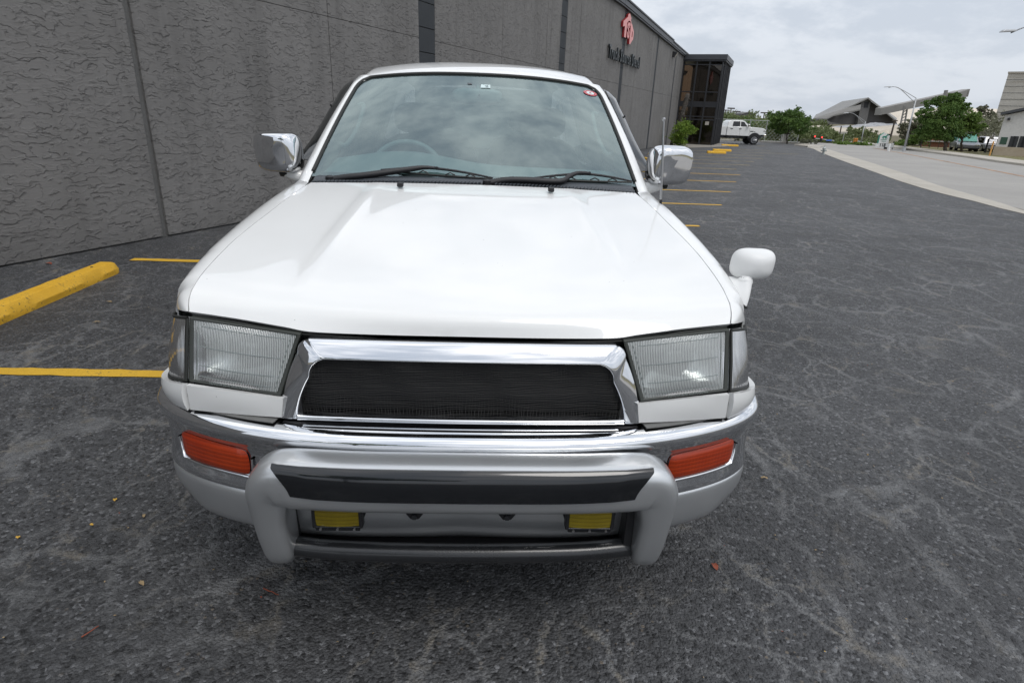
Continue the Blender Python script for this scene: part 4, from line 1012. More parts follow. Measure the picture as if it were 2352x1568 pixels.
def chain_fence(name, pts, h, label, nposts=6, mat='galv', mesh=True, r=.022):
    t = empty(name, (0, 0, 0)); tag(t, label, 'fence')
    for i in range(len(pts)-1):
        a, b = Vector(pts[i]), Vector(pts[i+1])
        for k in range(nposts+1 if i == len(pts)-2 else nposts):
            p = a.lerp(b, k/nposts); q = MB(); q.tube([p, p+Vector((0, 0, h+.06))], r*1.2, 6); q.build('post', mat, t)
        for z in (h, .06): q = MB(); q.tube([a+Vector((0, 0, z)), b+Vector((0, 0, z))], r*.8, 5); q.build('rail', mat, t)
        if mesh:
            q = MB(); L = (b-a).length; d = (b-a)/L; s = .32; n = int(L/s)
            for k in range(-int(h/s), n):
                for sg in (1, -1):
                    x0 = k*s if sg > 0 else k*s+h; x1 = x0+sg*h; z0, z1 = 0.06, h
                    t0 = max(0, -x0/(sg*h)) if sg > 0 else max(0, (x0-L)/h); t1 = min(1, (L-x0)/h) if sg > 0 else min(1, x0/h)
                    if t1 <= t0: continue
                    q.tube([a+d*(x0+(x1-x0)*t0)+Vector((0, 0, z0+(z1-z0)*t0)), a+d*(x0+(x1-x0)*t1)+Vector((0, 0, z0+(z1-z0)*t1))], .006, 3, False)
            o = q.build('wire_mesh', mat, t); o['kind'] = 'stuff'
    return t
chain_fence('chain_link_fence', [(13.5, 47.0, 0), (24.4, 47.6, 0)], 1.55, 'grey chain link fence behind the white pickup truck', 8)
chain_fence('iron_fence', [(32.4, 44.6, 0), (38.6, 45.6, 0)], 1.25, 'thin dark rail fence in front of the low building', 8, 'frame', False, .015)
gt = empty('steel_gate', (0, 0, 0)); tag(gt, 'tall dark barred gate beside the white block building', 'gate')
ga, gb = PZ(2262, 354), PZ(2280, 355); ga.y = gb.y = 40.5; ga.x = PY(2261, 352, 40.5).x; gb.x = PY(2284, 352, 40.5).x; gh = PY(2270, 319, 40.5).z
for z in (.1, gh*.55, gh): q = MB(); q.tube([Vector((ga.x, 40.5, z)), Vector((gb.x, 40.5, z))], .022, 6); q.build('rail', 'frame', gt)
for k in range(9): q = MB(); x = ga.x+(gb.x-ga.x)*k/8; q.tube([Vector((x, 40.5, 0)), Vector((x, 40.5, gh))], .016 if k else .05, 6); q.build('bar', 'frame', gt)
q = MB(); q.box((ga.x-.03, 40.3, gh-.02), (ga.x+.17, 40.45, gh+.18)); q.build('control_box', 'concrete', gt)
q = MB(); p = PZ(2272, 359.5); q.tube([Vector((p.x, p.y, 0)), Vector((p.x, p.y, .82)), Vector((p.x, p.y, .86))], [.045, .045, .02], 10); o = q.build('bollard', simple('orange_post_paint', (.62, .33, .10), .5), smooth=False); tag(o, 'orange bollard in front of the gate and white building', 'bollard')

def car_box(name, p, L, W_, H, label, mat, rz, cabin=(.18, .72), cat='car', glass='darkglass', wheel_r=.24):
    """a whole small car: body with wheel arches, cabin, windows, wheels, lamps"""
    t = empty(name, p, rz); tag(t, label, cat)
    hb = H*.55; c0, c1 = L*(cabin[0]-.5), L*(cabin[1]-.5)
    prof = [(-L/2, .22), (-L/2+.04, hb*.95), (c0-.05, hb), (c1+.05, hb), (L/2-.25, hb*.90), (L/2, hb*.70), (L/2, .22)]
    q = MB(); q.prism(prof, 'y', -W_/2, W_/2); q.build('body', mat, t, bevel=.05, seg=3)
    cab = [(c0-.10, hb-.01), (c0+.18, H), (c1-.30, H), (c1+.15, hb-.01)]
    q = MB(); n = len(cab); q.add([(x, -W_/2+.03+(z-hb)*.22, z) for x, z in cab]+[(x, W_/2-.03-(z-hb)*.22, z) for x, z in cab], [tuple(range(n)), tuple(range(n, 2*n))[::-1]]+[(i, (i+1) % n, n+(i+1) % n, n+i) for i in range(n)]); q.build('cabin', mat, t, bevel=.04, seg=2)
    win = [(c0+.05, hb+.03), (c0+.24, H-.07), (c1-.34, H-.07), (c1+.0, hb+.03)]
    for sy in (-1, 1):
        q = MB(); yy = [sy*(W_/2-.02-(z-hb)*.22) for x, z in win]; q.add([(x, y_, z) for (x, z), y_ in zip(win, yy)]+[(x, y_-sy*.02, z) for (x, z), y_ in zip(win, yy)], [(0, 1, 2, 3), (7, 6, 5, 4), (0, 4, 5, 1), (1, 5, 6, 2), (2, 6, 7, 3), (3, 7, 4, 0)]); q.build('side_window', glass, t)
    q = MB(); q.add([(c1+.12, -W_/2+.12, hb+.03), (c1+.12, W_/2-.12, hb+.03), (c1-.26, W_/2-.2, H-.03), (c1-.26, -W_/2+.2, H-.03)]+[(c1+.16, -W_/2+.12, hb+.03), (c1+.16, W_/2-.12, hb+.03), (c1-.22, W_/2-.2, H-.03), (c1-.22, -W_/2+.2, H-.03)], [(3, 2, 1, 0), (4, 5, 6, 7), (0, 1, 5, 4), (1, 2, 6, 5), (2, 3, 7, 6), (3, 0, 4, 7)]); q.build('windscreen', glass if glass != 'darkglass' else 'darkglass', t)
    for sx in (-.31, .31):
        for sy in (-1, 1):
            w = MB(); w.tube([(L*sx, sy*(W_/2-.17), wheel_r), (L*sx, sy*(W_/2+.01), wheel_r)], wheel_r, 20); o = w.build('wheel', 'rubber', t, bevel=.02)
            w = MB(); w.tube([(L*sx, sy*(W_/2-.02), wheel_r), (L*sx, sy*(W_/2+.016), wheel_r)], wheel_r*.6, 14); w.build('rim', 'steel', o)
    for sy in (-1, 1):
        w = MB(); w.box((L/2-.04, sy*(W_/2-.18)-.14, hb*.62), (L/2+.012, sy*(W_/2-.18)+.14, hb*.80)); w.build('headlight', 'reflector', t, bevel=.02)
    w = MB(); w.box((L/2-.05, -W_/2+.02, .2), (L/2+.05, W_/2-.02, hb*.45)); w.build('bumper', 'black', t, bevel=.03)
    return t
M['graycar'] = simple('grey_car_paint', (.20, .21, .23), .4, .3, .5, .8); M['cargreen'] = mat_glass('green_tinted_screen', (.3, .6, .5), 1.6, (.8, 1, .95), .5, (.25, .62, .52))
p = PY(2210, 350, 42.6); car_box('parked_car', Vector((p.x, 42.6, 0)), 3.0, 1.35, 1.22, 'grey car with a pale green windscreen parked behind the pair of trees', 'graycar', R(-118), glass='cargreen')
p = PZ(2250, 356); car_box('parked_car', Vector((PY(2264, 350, 43.4).x, 43.4, 0)), 3.0, 1.35, 1.05, 'silver car with red tail lamps parked behind the dark gate', simple('silver_car_paint', (.4, .4, .42), .35, .5, .5, .8), R(70))

# pickup truck
def make_truck():
    L0 = PY(1756, 318, 43.0)
    t = empty('pickup_truck', (L0.x-1.15, 40.9, 0), R(-2), scale=.66); tag(t, 'white lifted crew cab pickup truck parked beyond the glass entrance tower', 'pickup truck')
    W_, z0 = 1.0, .82         # half width, sill height; x runs backwards from the front bumper (0) to the tail (-6)
    m_ = MB()
    def arch(cx, r, a0=0, a1=180, n=12): return [(cx+r*math.cos(R(a1-(a1-a0)*i/n)), .50+r*math.sin(R(a1-(a1-a0)*i/n))) for i in range(n+1)]
    prof = [(-.10, 1.02), (-.06, 1.35), (-.12, 1.52), (-.35, 1.62), (-1.55, 1.70), (-1.75, 1.66), (-4.02, 1.66), (-4.02, z0)]+[(-1.75, z0)]+arch(-1.12, .62, 30, 150)[::1]
    prof = [(-.10, .95), (-.05, 1.30), (-.12, 1.50), (-.38, 1.60), (-1.60, 1.68), (-4.02, 1.68), (-4.02, .80), (-1.82, .80)]+[(-1.12+.62*math.cos(R(a)), .52+.62*math.sin(R(a))) for a in (155, 140, 120, 100, 80, 60, 42)]
    m_.prism([p for p in prof], 'y', -W_, W_); m_.build('cab_body', 'paint', t, bevel=.05, seg=3)
    m_ = MB(); m_.prism([(-4.06, 1.68), (-6.1, 1.66), (-6.1, .85), (-5.55, .85)]+[(-5.0+.58*math.cos(R(a)), .52+.6*math.sin(R(a))) for a in (35, 60, 90, 120, 145)]+[(-4.06, .80)], 'y', -W_, W_); m_.build('cargo_bed', 'paint', t, bevel=.04, seg=2)
    cab = [(-1.62, 1.66), (-2.28, 2.22), (-2.6, 2.28), (-3.65, 2.27), (-3.92, 2.12), (-4.0, 1.66)]; n = len(cab)
    m_ = MB(); m_.add([(x, -W_+.03+(z-1.66)*.25, z) for x, z in cab]+[(x, W_-.03-(z-1.66)*.25, z) for x, z in cab], [tuple(range(n)), tuple(range(n, 2*n))[::-1]]+[(i, (i+1) % n, n+(i+1) % n, n+i) for i in range(n)]); m_.build('cab_roof', 'paint', t, bevel=.05, seg=3)
    for win in ([(-1.98, 1.70), (-2.34, 2.14), (-2.66, 2.17), (-2.66, 1.70)], [(-2.74, 1.70), (-2.74, 2.17), (-3.42, 2.16), (-3.50, 1.75), (-3.46, 1.70)]):
        for sy in (-1, 1):
            yy = [sy*(W_-.022-(z-1.66)*.25) for x, z in win]; k = len(win); m_ = MB()
            m_.add([(x, y_, z) for (x, z), y_ in zip(win, yy)]+[(x, y_-sy*.03, z) for (x, z), y_ in zip(win, yy)], [tuple(range(k)), tuple(range(k, 2*k))[::-1]]+[(i, (i+1) % k, k+(i+1) % k, k+i) for i in range(k)]); m_.build('side_window', 'darkglass', t)
    m_ = MB(); m_.add([(-1.66, -.84, 1.70), (-1.66, .84, 1.70), (-2.24, .72, 2.20), (-2.24, -.72, 2.20), (-1.62, -.84, 1.70), (-1.62, .84, 1.70), (-2.20, .72, 2.22), (-2.20, -.72, 2.22)], [(3, 2, 1, 0), (4, 5, 6, 7), (0, 1, 5, 4), (1, 2, 6, 5), (2, 3, 7, 6), (3, 0, 4, 7)]); m_.build('windscreen', 'sideglass', t)
    for x in (-4.04, -2.70, -1.72):
        m_ = MB(); m_.box((x-.008, -W_-.003, .86), (x+.008, -W_+.01, 1.64)); m_.build('door_seam', 'frame', t)
    for x in (-2.98, -3.78+.6): pass
    for x in (-2.55, -3.42):
        m_ = MB(); m_.box((x-.02, -W_-.035, 1.44), (x-.26, -W_, 1.50)); m_.build('door_handle', 'frame', t, bevel=.01)
    m_ = MB(); m_.box((-1.65, -W_-.005, 1.22), (-1.30, -W_, 1.31)); m_.build('badge', 'frame', t); m_ = MB(); m_.box((-1.26, -W_-.005, 1.23), (-1.12, -W_, 1.28)); m_.build('badge', 'frame', t)
    for sy in (-1, 1):
        m_ = MB(); m_.tube([(-1.95, sy*(W_-.05), 1.70), (-1.95, sy*(W_+.18), 1.76)], .03, 6); a_ = m_.build('door_mirror', 'paint', t)
        m_ = MB(); m_.box((-2.02, sy*(W_+.20)-.1, 1.68), (-1.86, sy*(W_+.20)+.1, 1.94)); m_.build('mirror_shell', 'chrome', a_, bevel=.04, seg=3)
        m_ = MB(); m_.box((-.34, sy*(W_-.02)-.20 if sy > 0 else sy*(W_-.02)-.02, 1.20), (-.055, sy*(W_-.02)+.02 if sy > 0 else sy*(W_-.02)+.20, 1.44)); m_.build('headlight', 'reflector', t, bevel=.04)
    m_ = MB(); m_.box((-.22, -W_-.01, .76), (.06, W_+.01, 1.04)); m_.build('front_bumper', 'chrome', t, bevel=.06, seg=3)
    m_ = MB(); m_.box((-.08, -.62, 1.06), (-.03, .62, 1.46)); m_.build('grille', 'chrome', t, bevel=.03)
    m_ = MB(); m_.box((-5.9, -.5, .55), (-.4, -.35, .78)); m_.box((-5.9, .35, .55), (-.4, .5, .78)); m_.box((-1.3, -.8, .44), (-1.0, .8, .56)); m_.box((-3.9, -.78, .55), (-2.6, -.5, .72)); m_.build('chassis_frame', 'black', t)
    for cx in (-1.12, -5.0):
        for sy in (-1, 1):
            w = MB(); yo = sy*(W_+.03); yi = sy*(W_-.28); w.tube([(cx, yi, .455), (cx, yi+sy*.03, .455), (cx, yo-sy*.03, .455), (cx, yo, .455)], [.40, .455, .455, .41], 32); wh = w.build('wheel', 'rubber', t, smooth=False)
            w = MB(); w.tube([(cx, yo-sy*.05, .455), (cx, yo+sy*.012, .455)], [.30, .285], 28); rim = w.build('rim', 'frame', wh)
            w = MB(); sp = 12
            for k in range(sp):
                a = 2*math.pi*k/sp; w.tube([(cx+.06*math.cos(a), yo+sy*.03, .455+.06*math.sin(a)), (cx+.285*math.cos(a+.1), yo+sy*.015, .455+.285*math.sin(a+.1))], .018, 5)
            w.tube([(cx+.29*math.cos(2*math.pi*k/28), yo+sy*.012, .455+.29*math.sin(2*math.pi*k/28)) for k in range(29)], .018, 5, False); w.tube([(cx, yo, .455), (cx, yo+sy*.05, .455)], .07, 12)
            w.build('spokes', 'steel', wh)
        m_ = MB(); m_.box((cx-.66, -W_+.04, .60), (cx+.66, W_-.04, 1.15)); m_.build('wheel_well', 'black', t)
    return t
make_truck()

# street lamps, poles, signals
def street_lamp(base, top, joint_lo, elbow, head, y, label, r=.055, parts=True):
    b = PY(*base, y); b.z = 0
    t = empty('street_lamp', b); tag(t, label, 'street lamp', 'galvanised street lamps')
    g = lambda p: PY(p[0], p[1], y)-b
    m_ = MB(); m_.tube([Vector((0, 0, 0)), g(top)], [r, r*.55], 10); m_.build('pole', 'galv', t, True)
    m_ = MB(); m_.tube([Vector((0, 0, 0)), g(top)*.0+Vector((0, 0, .28))], [r*1.9, r*1.5], 10); m_.build('base', 'galv', t)
    e, h = g(elbow), g(head)
    for p in (g(top), g(joint_lo)):
        m_ = MB(); m_.tube(dens([p, p.lerp(e, .5)+Vector((0, 0, .01)), e, e.lerp(h, .55)+Vector((0, 0, (e-h).length*.10)), h], 4), r*.30, 6); m_.build('arm', 'galv', t, True)
    m_ = MB(); s_ = 1 if h.x > e.x else -1
    m_.add([(h.x-s_*.10, -.06, h.z+.03), (h.x+s_*.28, -.07, h.z), (h.x+s_*.28, .07, h.z), (h.x-s_*.10, .06, h.z+.03), (h.x-s_*.08, -.05, h.z+.08), (h.x+s_*.22, -.05, h.z+.06), (h.x+s_*.22, .05, h.z+.06), (h.x-s_*.08, .05, h.z+.08)], [(0, 3, 2, 1), (4, 5, 6, 7), (0, 1, 5, 4), (1, 2, 6, 5), (2, 3, 7, 6), (3, 0, 4, 7)]); m_.build('lamp_head', 'galv', t, bevel=.02)
    return t
street_lamp((2075, 349), (2104.5, 226), (2101.5, 236), (2066, 203.5), (2041, 201.5), 38.2, 'tall galvanised street lamp with a double arm left of the large tree', .065)
street_lamp((1974, 343), (1987.8, 279.5), (1986.3, 285), (1962, 262), (1946, 261), 47.5, 'shorter street lamp in front of the grey storage shed', .05)
street_lamp((2440, 470), (2475, 80), (2470, 100), (2395, 64), (2322, 76), 14.5, 'street lamp whose head reaches in at the top right corner', .05)
street_lamp((2108, 336), (2109.5, 315), (2109.3, 318), (2105, 313), (2099, 315), 52, 'short lamp post among the bushes left of the large tree', .03)
def pole(u0, v0, u1, v1, y, r, label, cross=(), mat='bark'):
    b = PY(u0, v0, y); t = empty('utility_pole', b); tag(t, label, 'utility pole', 'utility poles')
    tp = PY(u1, v1, y)-b; m_ = MB(); m_.tube([Vector((0, 0, -1)), tp], [r, r*.7], 7); m_.build('mast', mat, t)
    for k, w in cross:
        c = tp*k; m_ = MB(); m_.tube([c+Vector((-w, 0, 0)), c+Vector((w, 0, 0))], r*.5, 4); m_.build('crossarm', mat, t)
pole(*zB(705, 1240), *zB(765, 945), 75, .10, 'dark utility pole left of the shorter street lamp')
pole(*zB(1668, 1150), *zB(1755, 835), 75, .13, 'dark utility pole just behind the pentagon sign', ((.97, .35),))
pole(*zB(1178, 1370), *zB(1190, 1115), 60, .05, 'thin grey pole right of the shorter street lamp')
pole(*zB(765, 1355), *zB(815, 1085), 48, .03, 'thin pale metal pole right of the traffic signals', (), 'galv')
for (x, y0, y1, lb) in [(243, 360, 282, 'distant pole nearest the glass tower'), (345, 368, 242, 'tallest distant pole on the left ridge'), (452, 395, 305, 'distant pole left of the small shed'), (968, 430, 328, 'distant pole right of the small shed')]:
    pole(*zA(x, y0), *zA(x+8, y1), 150, .16, lb, ((.95, .9), (.86, .9)))
ts = empty('traffic_signal', PY(*zB(605, 1352), 50)); tag(ts, 'traffic signal mast with two red lights and a blue street sign', 'traffic signal'); B0 = ts.location.copy(); ts.location.z = 0; B0.z = 0
g = lambda x, y: PY(*zB(x, y), 50)-B0
m_ = MB(); m_.tube([Vector((0, 0, 0)), g(628, 1212)], .04, 8); m_.build('pole', 'galv', ts); m_ = MB(); m_.tube([g(628, 1212), g(255, 1168)], .028, 6); m_.build('mast_arm', 'galv', ts)
M['redlight'] = (lambda n: n.done(n.bsdf((.6, .02, .02), .4, 0, None, .5, Emission_Color=(1, .06, .05, 1), Emission_Strength=2.2)))(NT('lit_red_signal'))
for x, y in ((258, 1168), (388, 1185)):
    c = g(x, y); m_ = MB(); m_.box((c.x-.07, -.10, c.z-.20), (c.x+.07, .02, c.z+.22)); h_ = m_.build('signal_head', 'black', ts, bevel=.01)
    for k in (-1, 0, 1):
        m_ = MB(); m_.tube([(c.x, -.105, c.z+.01+.13*k), (c.x, -.12, c.z+.01+.13*k)], .062, 12); m_.build('red_light' if k > 0 else 'dark_lens', 'redlight' if k > 0 else 'frame', h_)
a, b = g(482, 1192), g(580, 1222); m_ = MB(); m_.box((a.x, -.05, b.z), (b.x, -.03, a.z)); m_.build('street_name_plate', simple('blue_sign_sheet', (.08, .16, .48), .5), ts)
t2 = empty('traffic_signal', PY(*zB(1068, 1368), 49)); t2.location.z = 0; B0 = t2.location.copy(); tag(t2, 'traffic signal pole with orange backed signal heads', 'traffic signal')
g = lambda x, y: PY(*zB(x, y), 49)-B0
m_ = MB(); m_.tube([Vector((0, 0, 0)), g(1092, 1215)], .04, 8); m_.build('pole', 'galv', t2)
M['orange'] = simple('orange_signal_housing', (.55, .22, .05), .5)
for x in (1003, 1035):
    c = g(x, 1215); m_ = MB(); m_.box((c.x-.07, -.1, c.z-.20), (c.x+.07, .05, c.z+.20)); h_ = m_.build('signal_head', 'orange', t2, bevel=.015)
    for k in (-1, 0, 1): m_ = MB(); m_.tube([(c.x, -.1, c.z+.13*k), (c.x, -.15, c.z+.13*k)], .055, 10); m_.build('hood', 'orange', h_)
c = g(1062, 1220); m_ = MB(); m_.box((c.x-.1, -.03, c.z-.04), (c.x+.12, 0, c.z+.04)); m_.build('street_name_plate', 'galv', t2)

# pentagon business sign
sg = empty('roadside_sign', PY(*zB(1560, 1400), 41.0)); sg.location.z = 0; B0 = sg.location.copy(); tag(sg, 'white pentagon sign with a green horse above a number board', 'sign')
g = lambda x, y, d=0: PY(*zB(x, y), 41.0+d)-B0
M['signwhite'] = simple('white_sign_face', (.74, .75, .74), .5); M['signgreen'] = simple('green_sign_print', (.02, .23, .16), .5)
poly = [g(1450, 1262), g(1482, 1128), g(1572, 1066), g(1660, 1122), g(1630, 1265)]
solid('pentagon_board', poly, .10, 'signwhite', sg)
solid('side_frame', [p+Vector((-.035, .03, 0)) for p in poly], .10, 'signgreen', sg)
num = solid('number_board', [g(1400, 1325), g(1415, 1262), g(1648, 1270), g(1638, 1335)], .10, 'signwhite', sg)
for x in (1560, 1588): m_ = MB(); p = g(x, 1400); m_.box((p.x-.04, .02, 0), (p.x+.04, .10, 1.0)); m_.build('post', 'darkwood', sg)
c = g(1520, 1298); text_mesh('number', '118', .30, 'blacksign', num, Matrix.Translation((c.x, -.012, c.z)) @ Matrix.Rotation(R(90), 4, 'X'), .004, True)
horse = [(-.50, -.12), (-.42, .02), (-.30, .10), (-.06, .10), (.10, .16), (.26, .34), (.30, .44), (.36, .38), (.52, .26), (.48, .20), (.34, .22), (.26, .06), (.24, -.06), (.42, -.20), (.36, -.34), (.30, -.33), (.32, -.22), (.14, -.10), (.10, -.46), (.03, -.46), (.04, -.12), (-.14, -.10), (-.24, -.18), (-.16, -.46), (-.23, -.46), (-.34, -.18), (-.36, -.06), (-.46, -.22)]
c = g(1572, 1142); m_ = MB(); s_ = .42; m_.prism([(c.x+x*s_, c.z+z*s_) for x, z in horse], 'y', -.012, -.002); m_.build('horse_emblem', 'signgreen', sg)
for yy, w in ((1196, .22), (1226, .15)): c = g(1545, yy); m_ = MB(); m_.box((c.x-w, -.01, c.z-.012), (c.x+w, -.002, c.z+.012)); m_.build('printed_line', 'signgreen', sg)
s3 = empty('small_sign', PY(*zB(1690, 1405), 41.0)); s3.location.z = 0; B0 = s3.location.copy(); tag(s3, 'small white rounded sign on a post right of the pentagon sign', 'sign')
g = lambda x, y, d=0: PY(*zB(x, y), 41.0+d)-B0
solid('board', [g(1680, 1338), g(1690, 1256), g(1738, 1262), g(1725, 1342)], .05, 'signwhite', s3); m_ = MB(); m_.box((.0, .02, 0), (.05, .05, .55)); m_.build('post', 'darkwood', s3)
# white utility marker at the kerb and electric cabinet by the tree
b_ = PZ(2040.5, 347.5); m_ = MB(); m_.tube([Vector((b_.x, b_.y, 0)), Vector((b_.x, b_.y, .42)), Vector((b_.x, b_.y, .46))], [.075, .05, .01], 10); o = m_.build('marker_post', 'signwhite'); tag(o, 'short white marker post at the kerb below the pentagon sign', 'post')
b_ = PY(1801, 329, 45.6); m_ = MB(); m_.tube([Vector((b_.x, 45.6, 0)), Vector((b_.x, 45.6, .75)), Vector((b_.x, 45.6, .80))], [.20, .19, .12], 12); o = m_.build('concrete_stump', 'towercon'); tag(o, 'pale concrete stump behind the low spreading tree', 'post')

# hydrant
hy = empty('fire_hydrant', Vector((17.0, 29.75, 0))); tag(hy, 'silver fire hydrant at the edge of the lot by the pale kerb strip', 'fire hydrant')
hs = PY(1884, 334.8, 29.75).z
M['hyd'] = simple('silver_hydrant_paint', (.42, .45, .44), .5, .35, .5, 0, .2, 12)
k = hs/.58
m_ = MB(); m_.tube([Vector((0, 0, z*k)) for z in (0, .03, .031, .06, .061, .34, .345, .375)], [.095, .095, .07, .07, .058, .055, .085, .085], 14); m_.build('barrel', 'hyd', hy)
m_ = MB(); m_.tube([Vector((0, 0, z*k)) for z in (.375, .42, .47, .51, .53)], [.082, .078, .058, .028, .022], 14); m_.build('bonnet', 'hyd', hy, True)
m_ = MB(); m_.tube([Vector((0, 0, .53*k)), Vector((0, 0, .575*k))], .018, 5); m_.build('top_nut', 'hyd', hy)
for d in ((1, 0), (-1, 0), (0, -1)):
    m_ = MB(); m_.tube([Vector((d[0]*.04, d[1]*.04, .28*k)), Vector((d[0]*.11, d[1]*.11, .28*k)), Vector((d[0]*.112, d[1]*.112, .28*k)), Vector((d[0]*.14, d[1]*.14, .28*k))], [.036, .036, .046, .04], 10); m_.build('nozzle_cap', 'hyd', hy)
# ------------------------------------------------------------------ the white off-road car
car = empty('off_road_car', (-.012, 0, 0)); tag(car, 'white four wheel drive car with chrome grille, silver bull bar and yellow fog lamps', 'car')
def V3(x, y, z): return Vector((x, y, z))
def both(fn):
    for s in (1, -1): fn(s)
def sx_rows(rows, s): return rows if s > 0 else mir(rows)

# ---- hood: rows from the lip to the cowl, columns from centre to the shut line
shut = [(.707, .060, .943), (.716, .086, .964), (.720, .12, .984), (.722, .19, 1.008), (.721, .29, 1.031), (.717, .40, 1.054), (.708, .52, 1.076), (.694, .66, 1.100), (.678, .84, 1.130), (.664, .98, 1.150), (.655, 1.055, 1.160)]
cen_y = [-.004, .012, .050, .12, .23, .35, .48, .63, .81, .96, 1.070]
cen_z = [.914, .953, .976, .998, 1.024, 1.048, 1.072, 1.100, 1.132, 1.156, 1.170]
xs_fr = [0, .22, .42, .535, .585, .625, .67, .80, .92, 1.0]
rows = []
for i, (sh_, cy, cz) in enumerate(zip(shut, cen_y, cen_z)):
    t = i/(len(shut)-1); X, Ys, Zs = sh_; r_ = []
    amp = .0 if i < 2 else min(1, (i-1)/5)*.0065*float(np.interp(t, [0, .6, .85, 1], [.6, 1, .8, .25]))
    widen = .02*t
    for k, fr in enumerate(xs_fr):
        w = fr**2.2; x = X*fr; y = cy+(Ys-cy)*w; z = cz+(Zs-cz)*w
        if i == 0:
            lipz = [0, 0, .001, .003, .006, .010, .013, .021, .026, .029]; lipy = [0, 0, .002, .004, .007, .012, .018, .036, .053, .064]; z = .914+lipz[k]; y = -.004+lipy[k]
        step = [0, 0, .0, .0, .004, .45, 1.0, .92, .45, 0][k]
        crest = [0, 0, .0, .15, 1.0, .7, .0, 0, 0, 0][k]
        z += -amp*step*.5+amp*crest*.55
        r_.append(V3(x, y, z))
    rows.append(r_)
full = [[V3(-p.x, p.y, p.z) for p in r_[:0:-1]]+r_ for r_ in rows]
hood = grid_obj('hood', full, 'paint', car, thick=.012, ku=4, kv=4)
# dark gap under the lip
for s in (1,):
    r0 = [V3(x, y+.006, z-.004) for x, y, z in [(-.70, .06, .938), (-.56, .026, .930), (-.42, .002, .915), (0, -.006, .905), (.42, .002, .915), (.56, .026, .930), (.70, .06, .938)]]
    r1 = [p+V3(0, .022, -.028) for p in r0]
    grid_obj('lip_seal', [dens(r0, 5), dens(r1, 5)], 'gasket', car, thick=.004)
# washer nozzles
for x, y, z in ((-.290, .985, 1.168), (.302, .985, 1.168)):
    m_ = MB(); m_.box((x-.012, y-.014, z-.006), (x+.012, y+.014, z+.012)); m_.build('washer_nozzle', 'black', hood, bevel=.005, seg=2)

# ---- fenders
def interp(tab, y): return float(np.interp(y, [a for a, b in tab], [b for a, b in tab]))
XE = [(.06, .735), (.09, .763), (.12, .779), (.16, .792), (.25, .802), (.38, .806), (.55, .805), (.75, .797), (.95, .784), (1.15, .772)]
SHx = [(p[1], p[0]) for p in shut]; SHz = [(p[1], p[2]) for p in shut]
WY, WR, RA = .80, .365, .43
def fender(s):
    rows = []
    ylist = [.062, .075, .09, .105, .12, .14, .158, .18, .21, .25, .30, .345, .375, .40, .45, .52, .6, .7, .8, .9, 1.0, 1.08, 1.15]
    for y in ylist:
        xs, zs = interp(SHx, y)+.004, interp(SHz, y)-.001; xe = interp(XE, y)
        if y > 1.055: zs = 1.160-(y-1.055)*.02; xs = .655+.05*(y-1.055)/.1+.004
        w = xe-xs
        poly = [V3(xs, y, zs), V3(xs+w*.35, y, zs-.003), V3(xs+w*.62, y, zs-.012), V3(xs+w*.86, y, zs-.030), V3(xe, y, zs-.062), V3(xe+.010, y, zs-.12), V3(xe+.016, y, zs-.22), V3(xe+.016, y, .70), V3(xe+.008, y, .42)]
        if y <= .158: zb = .943+(.920-.943)*(y-.06)/.1
        elif abs(y-WY) < RA: zb = max(.46, .38+math.sqrt(RA**2-(y-WY)**2))
        elif y < WY: zb = .70
        else: zb = .44
        if y <= .158:
            t = (y-.06)/.098; bot = V3(.7115+(.792-.7115)*t**.75, y, zb)
            a = V3(xs, y, zs); pts = [a.lerp(bot, q)+V3(.012, 0, .010)*math.sin(math.pi*q)*min(1, t*1.5)+V3(0, 0, 0) for q in [j/10 for j in range(11)]]
        else:
            pl = dens(poly, 6); out = [pl[0]]
            for p in pl[1:]:
                if p.z < zb:
                    a = out[-1]; k = (a.z-zb)/(a.z-p.z) if a.z != p.z else 0; out.append(a.lerp(p, k)); break
                out.append(p)
            # resample by arc length
            L = [0]
            for j in range(1, len(out)): L.append(L[-1]+(out[j]-out[j-1]).length)
            pts = []
            for q in range(11):
                d = L[-1]*(q/10)**1.25; j = max(1, int(np.searchsorted(L, d))); j = min(j, len(out)-1); k = (d-L[j-1])/(L[j]-L[j-1]+1e-9); pts.append(out[j-1].lerp(out[j], min(1, k)))
        rows.append(pts)
    return grid_obj('fender', sx_rows(rows, s), 'paint', car, thick=.006, ku=2, kv=1)
fend = {s: fender(s) for s in (1, -1)}
# inner structure so that nothing shows through the gaps
m_ = MB(); m_.box((-.63, .16, .40), (.63, 1.02, .90)); m_.build('engine_bay', 'black', car)
m_ = MB(); m_.box((-.62, .055, .56), (.62, .155, .87)); m_.build('radiator_support', 'black', car)

